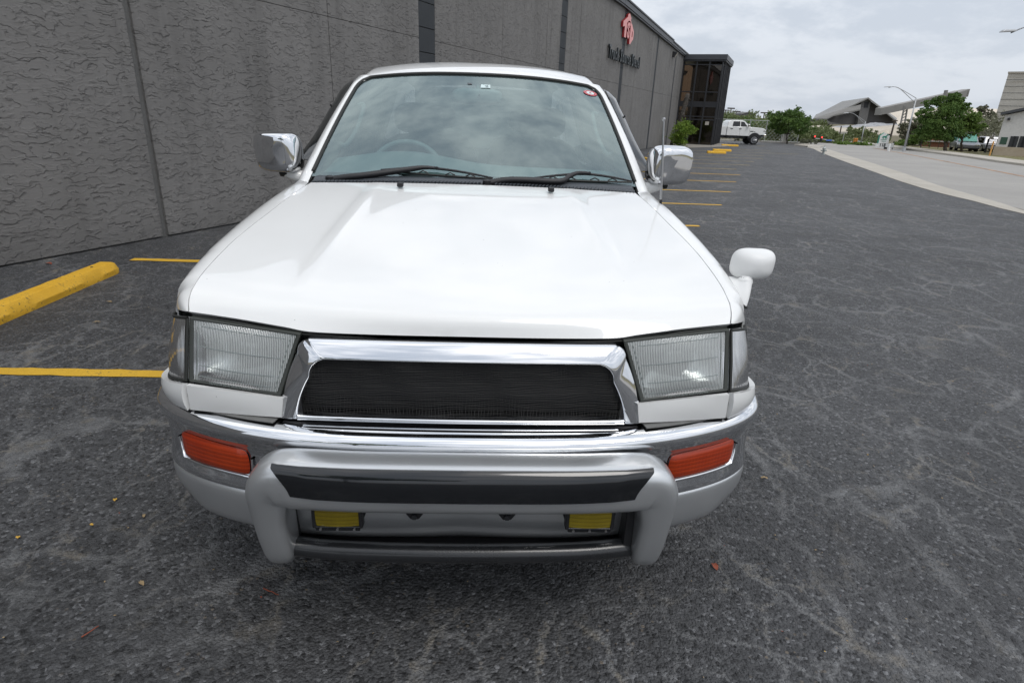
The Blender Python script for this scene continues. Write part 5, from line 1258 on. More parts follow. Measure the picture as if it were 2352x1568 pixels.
# ---- head lamps
HL = dict(ti=V3(.408, -.004, .914), to=V3(.704, .052, .932), bi=V3(.462, -.040, .757), bo=V3(.705, -.002, .775))
def quad_surf(a, b, c, d, nu, nv, bulge=0.0, nrm=V3(0, -1, .15)):
    """a top inner, b top outer, c bottom inner, d bottom outer"""
    rows = []
    for i in range(nv+1):
        v_ = i/nv; r_ = []
        for j in range(nu+1):
            u_ = j/nu; p = a.lerp(b, u_).lerp(c.lerp(d, u_), v_); r_.append(p+nrm*bulge*(1-(2*u_-1)**2)*(1-(2*v_-1)**4))
        rows.append(r_)
    return rows
def inset(q, m):
    c = (q['ti']+q['to']+q['bi']+q['bo'])/4; return {k: p+(c-p).normalized()*m for k, p in q.items()}
def headlamp(s):
    q = HL; lens = inset(q, .006)
    P = lambda v_: V3(v_.x*s, v_.y, v_.z)
    rows = quad_surf(lens['ti'], lens['to'], lens['bi'], lens['bo'], 14, 10, .016)
    hl = grid_obj('headlight', sx_rows(rows, s), 'lampglass', car)
    # housing: dark bezel ring around the lens
    outer = [q['ti'], q['to'], q['bo'], q['bi']]; inner = [inset(q, .014)[k] for k in ('ti', 'to', 'bo', 'bi')]
    m_ = MB(); n = 4
    vs = [p+V3(0, .012, 0) for p in outer]+[p+V3(0, -.004, 0) for p in outer]+[p+V3(0, -.003, 0) for p in inner]+[p+V3(0, .05, 0) for p in inner]
    f = []
    for k in range(3):
        for i in range(4): f.append((k*4+i, k*4+(i+1) % 4, (k+1)*4+(i+1) % 4, (k+1)*4+i))
    m_.add([P(p) for p in vs], f); b_ = m_.build('bezel', 'bezel', hl, bevel=.004, seg=2)
    # reflector: two stacked parabolic bowls in a shell
    cx, cz = .575, .840
    rows = []
    NR, NS = 12, 28
    for i in range(NR+1):
        rr = i/NR; r_ = []
        for j in range(NS+1):
            a = 2*math.pi*j/NS; ca, sa = math.cos(a), math.sin(a)
            # rounded rectangle outline
            ex = .125*math.copysign(abs(ca)**.55, ca); ez = .072*math.copysign(abs(sa)**.55, sa)
            x = cx+ex*rr; z = cz+ez*rr; sk = (x-.42)/.28
            yb = .085-.070*rr**2+sk*.05
            r_.append(V3(x, yb-.02, z))
        rows.append(r_)
    grid_obj('reflector', sx_rows(rows, s), 'reflector', hl)
    rows = quad_surf(q['ti']+V3(0, .075, -.0), q['to']+V3(0, .075, 0), q['bi']+V3(0, .075, 0), q['bo']+V3(0, .075, 0), 4, 4)
    grid_obj('lamp_shell', sx_rows(rows, s), 'reflector', hl)
    m_ = MB(); m_.tube([P(V3(cx, .08, cz)), P(V3(cx, .050, cz))], [.014, .012], 12); m_.tube([P(V3(cx, .052, cz+.004)), P(V3(cx, .045, cz+.004))], [.024, .018], 14); m_.build('bulb_shield', 'steel', hl)
    # fine horizontal and oblique ridges pressed in the glass
    m_ = MB()
    def lp(u_, v_): return P(lens['ti'].lerp(lens['to'], u_).lerp(lens['bi'].lerp(lens['bo'], u_), v_)+V3(0, -1, .15)*.0165*(1-(2*u_-1)**2)*(1-(2*v_-1)**4))
    for v_ in (.10, .42, .72, .90): m_.tube([lp(u_/10, v_) for u_ in range(1, 10)], .0011, 4, False)
    for u_ in (.06, .93): m_.tube([lp(u_, v_/8) for v_ in range(0, 9)], .0011, 4, False)
    m_.build('pressed_ridge', 'lining', hl)
    # moulded lettering along the lower edge
    a, b = P(inset(q, .02)['bi']), P(inset(q, .02)['bo'])
    return hl
for s in (1, -1): headlamp(s)
# corner marker lamps, wrapping round the wing
def marker(s):
    P = [V3(.7105, .052, .928), V3(.745, .075, .922), V3(.772, .105, .915), V3(.788, .145, .910)]
    Q = [V3(.7135, .000, .776), V3(.757, .030, .766), V3(.792, .068, .757), V3(.811, .118, .752)]
    ra, rb = dens(P, 4), dens(Q, 4); rows = [[a.lerp(b, t)+V3(.004, -.008, 0)*math.sin(math.pi*t)*math.sin(math.pi*(j+.5)/len(ra)) for j, (a, b) in enumerate(zip(ra, rb))] for t in [i/8 for i in range(9)]]
    ml = grid_obj('corner_lamp', sx_rows(rows, s), 'cornerglass', car)
    rows2 = [[p+V3(-.020, .024, 0)*(.4+.6*math.sin(math.pi*i/8)) for p in r_] for i, r_ in enumerate(rows)]
    grid_obj('reflector', sx_rows(rows2, s), 'cornerback', ml)
    edge = [rows[0][0], *rows[0][1:], *[r_[-1] for r_ in rows[1:]], *rows[-1][::-1][1:], *[r_[0] for r_ in rows[::-1][1:]]]
    m_ = MB(); m_.tube([V3(p.x*s, p.y, p.z) for p in edge], .0045, 5, False); m_.build('bezel', 'gasket', ml)
    return ml
for s in (1, -1): marker(s)
# white filler panels below the lamps
def filler(s):
    a0, a1 = V3(.452, -.040, .754), V3(.704, -.006, .771); b0, b1 = V3(.460, -.042, .702), V3(.706, -.002, .700)
    rows = quad_surf(a0, a1, b0, b1, 8, 4, .003)
    o = grid_obj('filler_panel', sx_rows(rows, s), 'paint', car, thick=.012)
    P = dens([V3(.709, -.003, .770), V3(.754, .026, .761), V3(.795, .066, .752), V3(.817, .12, .745), V3(.820, .20, .742)], 3); Q = dens([V3(.709, .0, .700), V3(.756, .034, .699), V3(.793, .072, .700), V3(.813, .12, .700), V3(.818, .20, .70)], 3)
    rows = [[a.lerp(b, t)+V3(.004, -.005, 0)*math.sin(math.pi*t) for a, b in zip(P, Q)] for t in (0, .12, .3, .5, .7, .88, 1)]
    return grid_obj('filler_panel', sx_rows(rows, s), 'paint', car, thick=.015)
for s in (1, -1): filler(s)
m_ = MB(); m_.box((-.71, .035, .66), (.71, .10, .76)); m_.build('inner_panel', 'black', car)

# ---- chrome grille surround
def ring_pts(xt, zt, xb, zb, r_, y_t, y_b, n=7):
    """half outline from top centre to bottom, right side, rounded top corner"""
    pts = [V3(0, 0, zt), V3(xt*.35, 0, zt), V3(xt*.7, 0, zt)]
    c = V3(xt-r_, 0, zt-r_)
    for k in range(n): a = math.pi/2*(1-k/(n-1)); pts.append(V3(c.x+r_*math.cos(a), 0, c.z+r_*math.sin(a)))
    for t in (.16, .33, .5, .7, .85, 1.0): pts.append(V3(xt+(xb-xt)*(1-(1-t)**1.7), 0, zt-r_+(zb-zt+r_)*t))
    out = []
    for p in pts:
        f_ = (zt-p.z)/(zt-zb); out.append(V3(p.x, y_t+(y_b-y_t)*f_-.0*(1-(p.x/xt)**2), p.z))
    return out
rings = [ring_pts(.418, .904, .468, .697, .030, .022, .015), ring_pts(.418, .904, .469, .697, .032, -.008, -.038), ring_pts(.416, .901, .467, .698, .035, -.018, -.047),
         ring_pts(.407, .890, .455, .698, .040, -.028, -.050), ring_pts(.396, .876, .440, .698, .043, -.038, -.051), ring_pts(.388, .866, .427, .698, .048, -.044, -.050), ring_pts(.385, .863, .423, .698, .050, -.042, -.045), ring_pts(.383, .861, .420, .698, .050, -.018, -.018)]
for r_ in rings:
    for p in r_: p.y -= .010*(1-min(1, abs(p.x)/.46)**2)
full = [[V3(-p.x, p.y, p.z) for p in r_[:0:-1]]+r_ for r_ in rings]
grille = grid_obj('grille_surround', full, 'chrome', car, ku=2, kv=2)
for s in (1, -1):   # inner dark reveal at each side
    m_ = MB(); m_.box((s*.417-.005, -.040, .70), (s*.417+.005, -.02, .79)); m_.build('reveal', 'black', car)
m_ = MB(); m_.prism([(-.42, .70), (.42, .70), (.39, .87), (-.39, .87)], 'y', .005, .012); m_.build('radiator_panel', 'black', car)
# woven wire: two families of thin bowed wires
def mesh_y(x, z): return -.034+.004*math.sin(x*23+z*9)+.0035*math.sin(x*51+z*30)+.003*pnoise((x*14, z*20, 3))-.008*(1-(x/.43)**2)
def mesh_zt(x):
    ax = abs(x); return .8645 if ax < .337 else .8645-(.048-math.sqrt(max(0, .048**2-(min(ax, .385)-.337)**2)))
m_ = MB()
def wire(pts, r_):
    # a flat three sided strand
    m_.tube(pts, r_, 3, False)
nx, nz = 104, 30
for i in range(nx+1):
    x = -.418+.836*i/nx+.0012*math.sin(i*1.9); zt_ = mesh_zt(x); 
    if abs(x) > .384: zt_ = .862-(abs(x)-.384)/.040*.165
    if zt_ < .712: continue
    n = 9; wire([V3(x+.0015*math.sin(k*1.3+i*.3), mesh_y(x, .70+(zt_-.70)*k/n), .700+(zt_-.700)*k/n) for k in range(n+1)], .00085)
for j in range(nz):
    z = .704+.160*j/(nz-1)+.0008*math.sin(j*2.3); hw = .420-(z-.70)/.16*.034
    if z > .825: hw = min(hw, .337+math.sqrt(max(0, .048**2-(z-.8165)**2)))
    n = 40; wire([V3(-hw+2*hw*k/n, mesh_y(-hw+2*hw*k/n, z)-.0008, z+.0012*math.sin(k*.8+j)+.0025*pnoise((k*.15, j*.3, 1))) for k in range(n+1)], .00062)
wm = m_.build('wire_mesh', simple('dull_black_wire', (.020, .020, .019), .55, .1), car); wm['kind'] = 'stuff'
def bar_x(name, hw, y, z, h, d, mat, bow=.012, parent=None, bev=.003):
    rows = []
    for (dy, dz) in ((d, -h), (0, -h), (-.003, -h*.4), (-.003, h*.5), (0, h), (d, h)):
        rows.append([V3(-hw+2*hw*k/24, y+dy-bow*(1-(2*k/24-1)**2), z+dz) for k in range(25)])
    return grid_obj(name, rows, mat, parent or car)
bar_x('grille_strip', .422, -.052, .7005, .0075, .02, 'chrome')
m_ = MB(); m_.box((-.46, -.055, .655), (.46, .03, .690)); m_.build('lower_recess', 'black', car)
bar_x('lower_strip', .405, -.082, .684, .0045, .02, 'chrome')
m_ = MB()
for k in range(140):
    x = -.40+.80*k/139; yy = -.012*(1-(x/.40)**2); m_.tube([V3(x, -.092+yy, .682), V3(x+.002, -.108+yy, .671)], .0006, 3, False)
for k in range(4): m_.tube([V3(-.40+.8*i/20, -.092-.004*k-.012*(1-(2*i/20-1)**2), .6805-.0028*k) for i in range(21)], .0006, 3, False)
o = m_.build('lower_wire_mesh', bpy.data.materials['dull_black_wire'], car); o['kind'] = 'stuff'

# ---- bumper, swept round the front: stations (x, y) with outward direction
bp = [(0, -.135), (.15, -.134), (.30, -.127), (.45, -.108), (.58, -.077), (.69, -.036), (.775, .012), (.835, .068), (.868, .135), (.884, .215), (.889, .30), (.889, .372)]
bpd = dens([V3(x, y, 0) for x, y in bp], 4)
def sweep_bumper(sec, name, mat, s_from=0, s_to=None, thick=0.0, parent=None, ku=2):
    """sec(t, x) -> list of (outward offset, z)"""
    half = bpd[s_from:s_to]; rows = []
    for i, p in enumerate(half):
        k = i+s_from; a = bpd[max(0, k-1)]; b = bpd[min(len(bpd)-1, k+1)]; d = (b-a).normalized(); nrm = V3(d.y, -d.x, 0)
        if k == 0: nrm = V3(0, -1, 0)
        rows.append([V3(p.x+nrm.x*o_, p.y+nrm.y*o_, z_) for o_, z_ in dens2(sec(k/(len(bpd)-1), p.x), ku)])
    if s_from == 0: full = [[V3(-q.x, q.y, q.z) for q in r_] for r_ in rows[:0:-1]]+rows; return grid_obj(name, full, mat, parent or car, thick=thick)
    return [grid_obj(name, [[V3(s*q.x, q.y, q.z) for q in r_] for r_ in (rows if s > 0 else rows[::-1])], mat, parent or car, thick=thick) for s in (1, -1)]
def dens2(l, k):
    return [(p.x, p.z) for p in dens([V3(a, 0, b) for a, b in l], k)]
def sec_chrome(t, x):
    rise = .008*min(1, max(0, (x-.4)/.4))
    lg = -.050-.030*min(1, max(0, (x-.40)/.10))*(1-min(1, max(0, (x-.80)/.08)))
    return [(lg-.004, .668+rise), (lg, .684+rise), (lg+.018, .688+rise), (-.030, .688+rise), (-.012, .683+rise), (-.001, .671+rise), (0, .658), (-.006, .640), (-.015, .618), (-.017, .575), (-.016, .535), (-.010, .498), (-.012, .490)]
bumper = sweep_bumper(sec_chrome, 'chrome_bumper', 'chrome')
def sec_low(t, x):
    drop = .036*min(1, max(0, (x-.45)/.35)); up = .09*min(1, max(0, (x-.74)/.15))
    inb = .020*(1-min(1, x/.5))
    return [(-.030, .492), (-.014-inb, .488), (-.010-inb, .470), (-.013-inb, .430), (-.020-inb, .390+up*.5), (-.036-inb, .356+up*.8), (-.10, .335+up)]
low = sweep_bumper(sec_low, 'lower_bumper', 'silver')
# black step pad texture on the ledge
def pad(s):
    rows = []
    for k in range(13, 29):
        p = bpd[k]; a, b = bpd[k-1], bpd[k+1]; d = (b-a).normalized(); n_ = V3(d.y, -d.x, 0)
        rows.append([V3(p.x+n_.x*o_, p.y+n_.y*o_, .6975 if k < 26 else .6965) for o_ in (-.072, -.030)])
    return grid_obj('step_pad', [[V3(s*q.x, q.y, q.z) for q in r_] for r_ in (rows if s > 0 else rows[::-1])], simple('worn_grey_step_pad', (.20, .20, .195), .5, .3, .5, 0, .2, 40, .001, 300) if s > 0 else bpy.data.materials['worn_grey_step_pad'], bumper, thick=.003)
for s in (1, -1): pad(s)

# turn signals set in the bumper face
def bump_pt(x, z, out):
    """point on the bumper face at half-width x, pushed outwards by out"""
    k = min(range(len(bpd)), key=lambda i: abs(bpd[i].x-x) if i < 34 else 9); a, b = bpd[max(0, k-1)], bpd[min(len(bpd)-1, k+1)]; d = (b-a).normalized()
    # interpolate along the chord
    j = 0
    while j < len(bpd)-2 and bpd[j+1].x < x: j += 1
    t = (x-bpd[j].x)/(bpd[j+1].x-bpd[j].x+1e-9); p = bpd[j].lerp(bpd[j+1], t); n_ = V3(d.y, -d.x, 0)
    return V3(p.x+n_.x*out, p.y+n_.y*out, z)
def signal(s):
    def corner(u_, v_, out, g=0.0):
        x = .556+(.764-.556)*u_+g*(2*u_-1); ztop = .611+.008*u_; zbot = .543+.003*u_
        return bump_pt(x, ztop+g-(ztop-zbot+2*g)*v_, out)
    rows = []
    n, m = 16, 8
    for i in range(m+1):
        v_ = i/m; r_ = []
        for j in range(n+1):
            u_ = j/n
            # squeeze the corners round
            cu, cv_ = 2*u_-1, 2*v_-1; k = 1-.055*(abs(cu)**6)*(abs(cv_)**3); uu = .5+.5*cu*k; vv = .5+.5*cv_*(1-.12*abs(cu)**8*abs(cv_)); edge = min(1, (1-abs(cu))*14)*min(1, (1-abs(cv_))*6)
            r_.append(corner(uu, vv, -.019+.006*edge))
        rows.append(r_)
    o = grid_obj('turn_signal', sx_rows(rows, s), 'amber', car, thick=.008)
    m_ = MB(); loop = rows[0]+[r_[-1] for r_ in rows[1:]]+rows[-1][::-1][1:]+[r_[0] for r_ in rows[::-1][1:]]
    m_.tube([V3(p.x*s, p.y-.002, p.z) for p in loop], .0040, 5, False); m_.build('lamp_rim', 'blackgloss', o)
    m_ = MB()
    # bright recess moulding under and beside the lamp
    lo = [corner(j/12, 1.0, -.014, .010) for j in range(13)]; m_.tube([V3(p.x*s, p.y, p.z) for p in [corner(-.035, .3, -.014, .004)]+lo+[corner(1.05, .3, -.014, .004)]], .0050, 6, False); m_.build('recess_edge', 'chrome', o, True)
    for u_ in (.06, .93):
        p = corner(u_, .52 if u_ < .5 else .5, -.012); m_ = MB(); m_.tube([V3(p.x*s, p.y, p.z), V3(p.x*s+.001*s, p.y-.004, p.z)], .0052, 10); m_.build('screw', 'steel', o)
for s in (1, -1): signal(s)

# ---- bull bar: swept rounded section, a bar and two curved legs
gp = [(.484, -.122, .325), (.487, -.130, .36), (.490, -.138, .42), (.491, -.146, .485), (.487, -.153, .536), (.482, -.158, .572), (.462, -.164, .596), (.430, -.170, .601), (.39, -.176, .602), (.25, -.186, .603), (0, -.190, .604)]
gw = [.026, .038, .042, .045, .052, .057, .061, .063, .065, .065, .065]     # half width in the plane of the bar
gd = [.026, .044, .052, .056, .058, .060, .061, .062, .062, .062, .062]      # half depth
def guard_section(path, w_, d_, n_ang=36, lo=0, hi=360, grow=0.0, ex=3.3, x_lim=None):
    P = dens([V3(*p) for p in path], 5); k = 5
    W_ = [p.x for p in dens([V3(a, 0, 0) for a in w_], k)]; D_ = [p.x for p in dens([V3(a, 0, 0) for a in d_], k)]
    rows = []
    for i, p in enumerate(P):
        t = (P[min(i+1, len(P)-1)]-P[max(0, i-1)]); t.y *= .0 if False else 1; t.normalize()
        fwd = V3(0, -1, 0); fwd = (fwd-t*fwd.dot(t)).normalized(); up = fwd.cross(t).normalized()   # in-plane outward
        if i == len(P)-1: t = V3(-1, 0, 0); fwd = V3(0, -1, 0); up = V3(0, 0, 1)
        if up.dot(V3(p.x*.6, 0, .6 if p.z > .45 else 0)) < 0: up = -up
        r_ = []
        for a in [lo+(hi-lo)*j/n_ang for j in range(n_ang+1)]:
            c_, s_ = math.cos(R(a)), math.sin(R(a)); cx = math.copysign(abs(c_)**(2/ex), c_); sx_ = math.copysign(abs(s_)**(2/ex), s_)
            r_.append(p+fwd*cx*(D_[i]+grow)+up*sx_*(W_[i]+grow))
        rows.append(r_)
    return rows, P
rows, gP = guard_section(gp, gw, gd)
cap_ = [[sum((q for q in rows[0][:-1]), V3(0, 0, 0))/36*1.0+(p-sum((q for q in rows[0][:-1]), V3(0, 0, 0))/36)*k_-V3(0, 0, .022*(1-k_)) for p in rows[0]] for k_ in (.02, .35, .65, .86)]
half = cap_+rows
full = half+[[V3(-q.x, q.y, q.z) for q in r_] for r_ in half[-2::-1]]
guard = grid_obj('bull_bar', full, 'silver', car); guard.location = (.013, 0, 0); guard.scale = (.988, 1, 1)
# black inset pad along its face, following the section a few millimetres proud, with slanted ends
r2, P2 = guard_section(gp, gw, gd, 18, -2, 56, .0045)
pad_rows = []
sel = [(r_, p) for r_, p in zip(r2, P2) if p.x <= .44]
xlen = .455
for j in range(-40, 41):
    x = xlen*j/40; a = abs(x); rr = []
    # find section at this x on the straight part
    xs_ = min(a, .388); k = min(range(len(P2)), key=lambda i: abs(P2[i].x-xs_) if P2[i].z > .56 else 9)
    kk = k if P2[k].x >= xs_ else max(k-1, 0); k2 = min(kk+1, len(P2)-1)
    t = 0 if abs(P2[kk].x-P2[k2].x) < 1e-6 else min(1, max(0, (P2[kk].x-xs_)/(P2[kk].x-P2[k2].x)))
    base_ = [u.lerp(w, t) for u, w in zip(r2[kk], r2[k2])]
    for i, q in enumerate(base_):
        f_ = i/(len(base_)-1)            # 0 lower edge .. 1 upper edge
        lim = .412+.043*min(1, f_*1.25)**.8 if f_ < .9 else .455
        rr.append(V3(math.copysign(min(abs(x)/xlen*lim, lim), x) if x else 0.0, q.y+max(0, a-.388)*.17, q.z))
    pad_rows.append(rr)
grid_obj('guard_pad', pad_rows, 'blackgloss', guard, thick=.006, offset=-1)
m_ = MB()
edge_l = [r_[0]+V3(0, 0, -.0015) for r_ in pad_rows]; edge_u = [r_[-1]+V3(0, .0, .001) for r_ in pad_rows]
loop = edge_l+[pad_rows[-1][i] for i in range(1, 18)]+edge_u[::-1]+[pad_rows[0][i] for i in range(17, 0, -1)]+[edge_l[0]]
m_.tube(loop, .0028, 6, False); m_.build('pad_rim', 'silver', guard, True)
# inner faces of the legs and cross tube
m_ = MB(); m_.tube(dens([V3(-.465, -.125, .362), V3(-.30, -.145, .360), (0, -.152, .359), V3(.30, -.145, .360), V3(.465, -.125, .362)], 5), .0255, 14); m_.build('skid_tube', simple('worn_black_tube', (.016, .017, .019), .28, 0, .5, .4, .2, 14, .0004, 200), car, True)
m_ = MB(); m_.box((-.46, -.105, .325), (.46, -.02, .345)); m_.build('under_panel', 'black', car)
m_ = MB(); m_.box((-.50, .05, .28), (.50, .35, .33)); m_.build('skid_plate', 'black', car)
for s in (1, -1):
    m_ = MB(); m_.box((s*.445-.012, -.145, .36), (s*.445+.012, -.06, .50)); m_.build('guard_bracket', 'black', car, bevel=.004)
    m_ = MB(); cx = s*.121; m_.prism([(cx-.024, .490), (cx+.024, .490), (cx+.022, .462), (cx+.011, .446), (cx-.011, .446), (cx-.022, .462)], 'y', -.128, -.100); tb = m_.build('plate_bracket', 'black', car, bevel=.004)
    m_ = MB(); m_.tube([V3(cx, -.129, .459), V3(cx, -.136, .459)], .008, 6); m_.build('bolt', 'frame', tb)
m_ = MB(); m_.box((-.11, -.122, .468), (.11, -.10, .485)); m_.build('plate_bar', 'black', car, bevel=.003)
m_ = MB(); m_.box((-.035, -.128, .632), (.035, -.10, .650)); m_.build('centre_clip', 'black', car, bevel=.003)

# ---- fog lamps
def fog(s):
    t = MB(); x0, x1 = .250, .388; c = (x0+x1)/2*s; w = (x1-x0)/2
    t.add([(c-w, -.150, .500), (c+w, -.150, .500), (c+w, -.090, .500), (c-w, -.090, .500), (c-w*.80, -.158, .412), (c+w*.80, -.158, .412), (c+w*.80, -.09, .412), (c-w*.80, -.09, .412), (c-w, -.160, .455), (c+w, -.160, .455), (c+w, -.09, .455), (c-w, -.09, .455)],
          [(0, 1, 2, 3), (7, 6, 5, 4), (0, 8, 9, 1), (1, 9, 10, 2), (2, 10, 11, 3), (3, 11, 8, 0), (8, 4, 5, 9), (9, 5, 6, 10), (10, 6, 7, 11), (11, 7, 4, 8)])
    o = t.build('fog_lamp', 'black', car, bevel=.005, seg=2)
    lw = .052
    rows = [[V3(c-lw+2*lw*j/12, -.166-.005*math.sin(math.pi*j/12)-.0*i+.004*abs(2*i/6-1)**2, .496-(.496-.428)*i/6) for j in range(13)] for i in range(7)]
    grid_obj('fog_lens', rows, 'foglens', o, thick=.01)
    m_ = MB(); m_.box((c-lw-.004, -.176, .412), (c+lw+.004, -.155, .426)); m_.build('trim_bar', 'blackgloss', o, bevel=.003)
    for sx_ in (-1, 1): m_ = MB(); m_.box((c+sx_*(lw+.006)-.005, -.176, .42), (c+sx_*(lw+.006)+.005, -.15, .498)); m_.build('side_bar', 'black', o, bevel=.003)
    for dx in (-.042, 0, .042):
        m_ = MB(); m_.tube([V3(c+dx, -.1762, .419), V3(c+dx, -.180, .419)], .0034, 8); m_.build('screw', 'steel', o)
    o.location = (.012, -.004, .038)
for s in (1, -1): fog(s)

# ---- cowl grille
rows = []
for (dy, dz) in ((-.012, -.030), (.0, -.012), (.02, -.004), (.062, .002), (.105, .016)):
    rows.append([V3(x, 1.080-.025*(abs(x)/.67)**2+dy, 1.172-.012*(abs(x)/.67)**2+dz-.004) for x in [-.668+1.336*k/28 for k in range(29)]])
cowl = grid_obj('cowl_grille', rows, 'black', car, ku=1, kv=1)
sl = None
for k in range(88):
    x = -.650+1.30*k/87
    if abs(x-.04) < .03: continue
    dy, dz = -.025*(abs(x)/.67)**2, -.012*(abs(x)/.67)**2
    if sl is None:
        m_ = MB(); m_.box((-.0028, 0, 0), (.0028, .050, .009)); sl = m_.build('slat', simple('grey_cowl_plastic', (.060, .068, .078), .45), cowl, bevel=.001, seg=1, loc=(x, 1.080+dy, 1.168+dz), rz=R(-14)); 
    else:
        c = sl.copy(); C.objects.link(c); c.parent = cowl; c.location = (x, 1.080+dy, 1.168+dz)
rows = [[V3(x, y+(-.02*(abs(x)/.67)**2), z-.012*(abs(x)/.67)**2) for x in [-.66+1.32*k/20 for k in range(21)]] for y, z in ((1.128, 1.166), (1.140, 1.180), (1.165, 1.186), (1.20, 1.188))]
grid_obj('cowl_lip', rows, bpy.data.materials['grey_cowl_plastic'], car)

# ---- windscreen surface: u across (-1..1), v from base (0) to top (1)
def ws(u_, v_, off=0.0):
    xb, xt = .688, .612; x = (xb+(xt-xb)*v_)*u_
    y0 = 1.150+.030*abs(u_)**2.4; y1 = 1.925+.035*abs(u_)**2.6
    z0 = 1.176-.006*abs(u_)**2; z1 = 1.622-.040*abs(u_)**2.4
    y = y0+(y1-y0)*v_; z = z0+(z1-z0)*v_+.016*math.sin(math.pi*v_)
    return V3(x, y-off*.50, z+off*.86)
def wsr(u0, u1, v0, v1, n, m, off): return [[ws(u0+(u1-u0)*j/n, v0+(v1-v0)*i/m, off) for j in range(n+1)] for i in range(m+1)]
def ws_shape(n, m, off, inner=False, g=0.0):
    """glass outline with rounded upper corners"""
    rows = []
    for i in range(m+1):
        v_ = i/m; lim = 1.0-g
        vv = g*.8+v_*(1-g*1.6-0)
        if v_ > .86: t = (v_-.86)/.14; lim *= 1-.085*(1-math.sqrt(max(0, 1-t*t)))
        if v_ < .03: lim *= .995
        rows.append([ws(lim*(-1+2*j/n), vv, off) for j in range(n+1)])
    return rows
rows = ws_shape(32, 30, .002)
windscreen = grid_obj('windscreen', rows, 'windshield', car)
# black ceramic border inside the glass and the rubber moulding around it
outer = ws_shape(32, 30, .0005); inner = ws_shape(32, 30, .0005, g=.045)
def loop_of(rows_): return rows_[0]+[r_[-1] for r_ in rows_[1:]]+rows_[-1][::-1][1:]+[r_[0] for r_ in rows_[::-1][1:]]
lo_, li_ = loop_of(outer), loop_of(inner)
for k in range(len(li_)):
    pass
M['frit'] = simple('grey_black_glass_border', (.045, .043, .050), .5)
grid_obj('glass_border', [lo_, li_], 'frit', windscreen)
side_l = [r_[0] for r_ in outer[1:]]; side_r = [r_[-1] for r_ in outer[1:]]; arc_ = side_l+outer[-1][1:-1]+side_r[::-1]
m_ = MB(); m_.tube([p+V3(0, -.002, .003) for p in arc_], .0085, 6, True); m_.build('rubber_moulding', 'gasket', windscreen, True)

# ---- roof and pillars
def roof_z(x, y):
    zc = float(np.interp(y, [1.93, 1.99, 2.08, 2.25, 2.5, 2.9, 3.6, 4.1, 4.3], [1.628, 1.652, 1.675, 1.700, 1.716, 1.724, 1.715, 1.690, 1.66]))
    return zc-.048*(abs(x)/.60)**2.6
ry = [1.935, 1.955, 1.99, 2.04, 2.12, 2.25, 2.45, 2.8, 3.3, 3.8, 4.1, 4.25]
rows = []
for y in ry:
    fr = max(0, (2.05-y)/.12); r_ = []
    for x in (0, .15, .3, .42, .50, .555, .59, .615, .640, .655):
        yy = y+(.030*(x/.6)**2.6)*max(0, 1-(y-1.935)/.5); z = roof_z(min(x, .60), y)
        if x > .59: z -= (x-.59)*(.55 if x < .62 else .8)
        if x > .645: z -= .035
        xx = x if y > 2.0 else x*(.975+.025*(y-1.935)/.065)
        r_.append(V3(xx, yy, z))
    rows.append(r_)
full = [[V3(-p.x, p.y, p.z) for p in r_[:0:-1]]+r_ for r_ in rows]
roof = grid_obj('roof', full, 'paint', car, thick=.01, ku=2, kv=2)
# A pillars: from wing to roof corner, outside the glass
def a_pillar(s):
    rows = []
    for v_ in [-.13, -.06]+[i/12 for i in range(13)]:
        e = ws(1.0 if v_ < .86 else 1.0-.085*(1-math.sqrt(max(0, 1-((v_-.86)/.14)**2))), v_, .004)
        o = V3(.742+(.640-.742)*max(0, v_)**1.1, 1.215+(2.035-1.215)*v_, 1.150+(1.590-1.150)*v_+.014*math.sin(math.pi*v_))
        mid = e.lerp(o, .42)+V3(.010, -.008, .012); mid2 = e.lerp(o, .8)+V3(.012, -.004, .008)
        rows.append([e, e.lerp(mid, .5)+V3(.0, -.003, .004), mid, mid2, o, o+V3(.004, .03, -.012)])
    return grid_obj('windscreen_pillar', sx_rows(rows, s), 'paint', car, ku=2, kv=2)
for s in (1, -1): a_pillar(s)
# seam lines along the pillar
for s in (1, -1):
    m_ = MB(); pts = []
    for v_ in [i/12 for i in range(1, 12)]:
        o = V3(.742+(.650-.742)*max(0, v_)**1.1, 1.215+(2.035-1.215)*v_, 1.150+(1.602-1.150)*v_+.012*math.sin(math.pi*v_)); pts.append(V3((o.x+.002)*s, o.y-.002, o.z+.006))
    m_.tube(pts, .0025, 4, False); m_.build('door_seal', 'gasket', car)

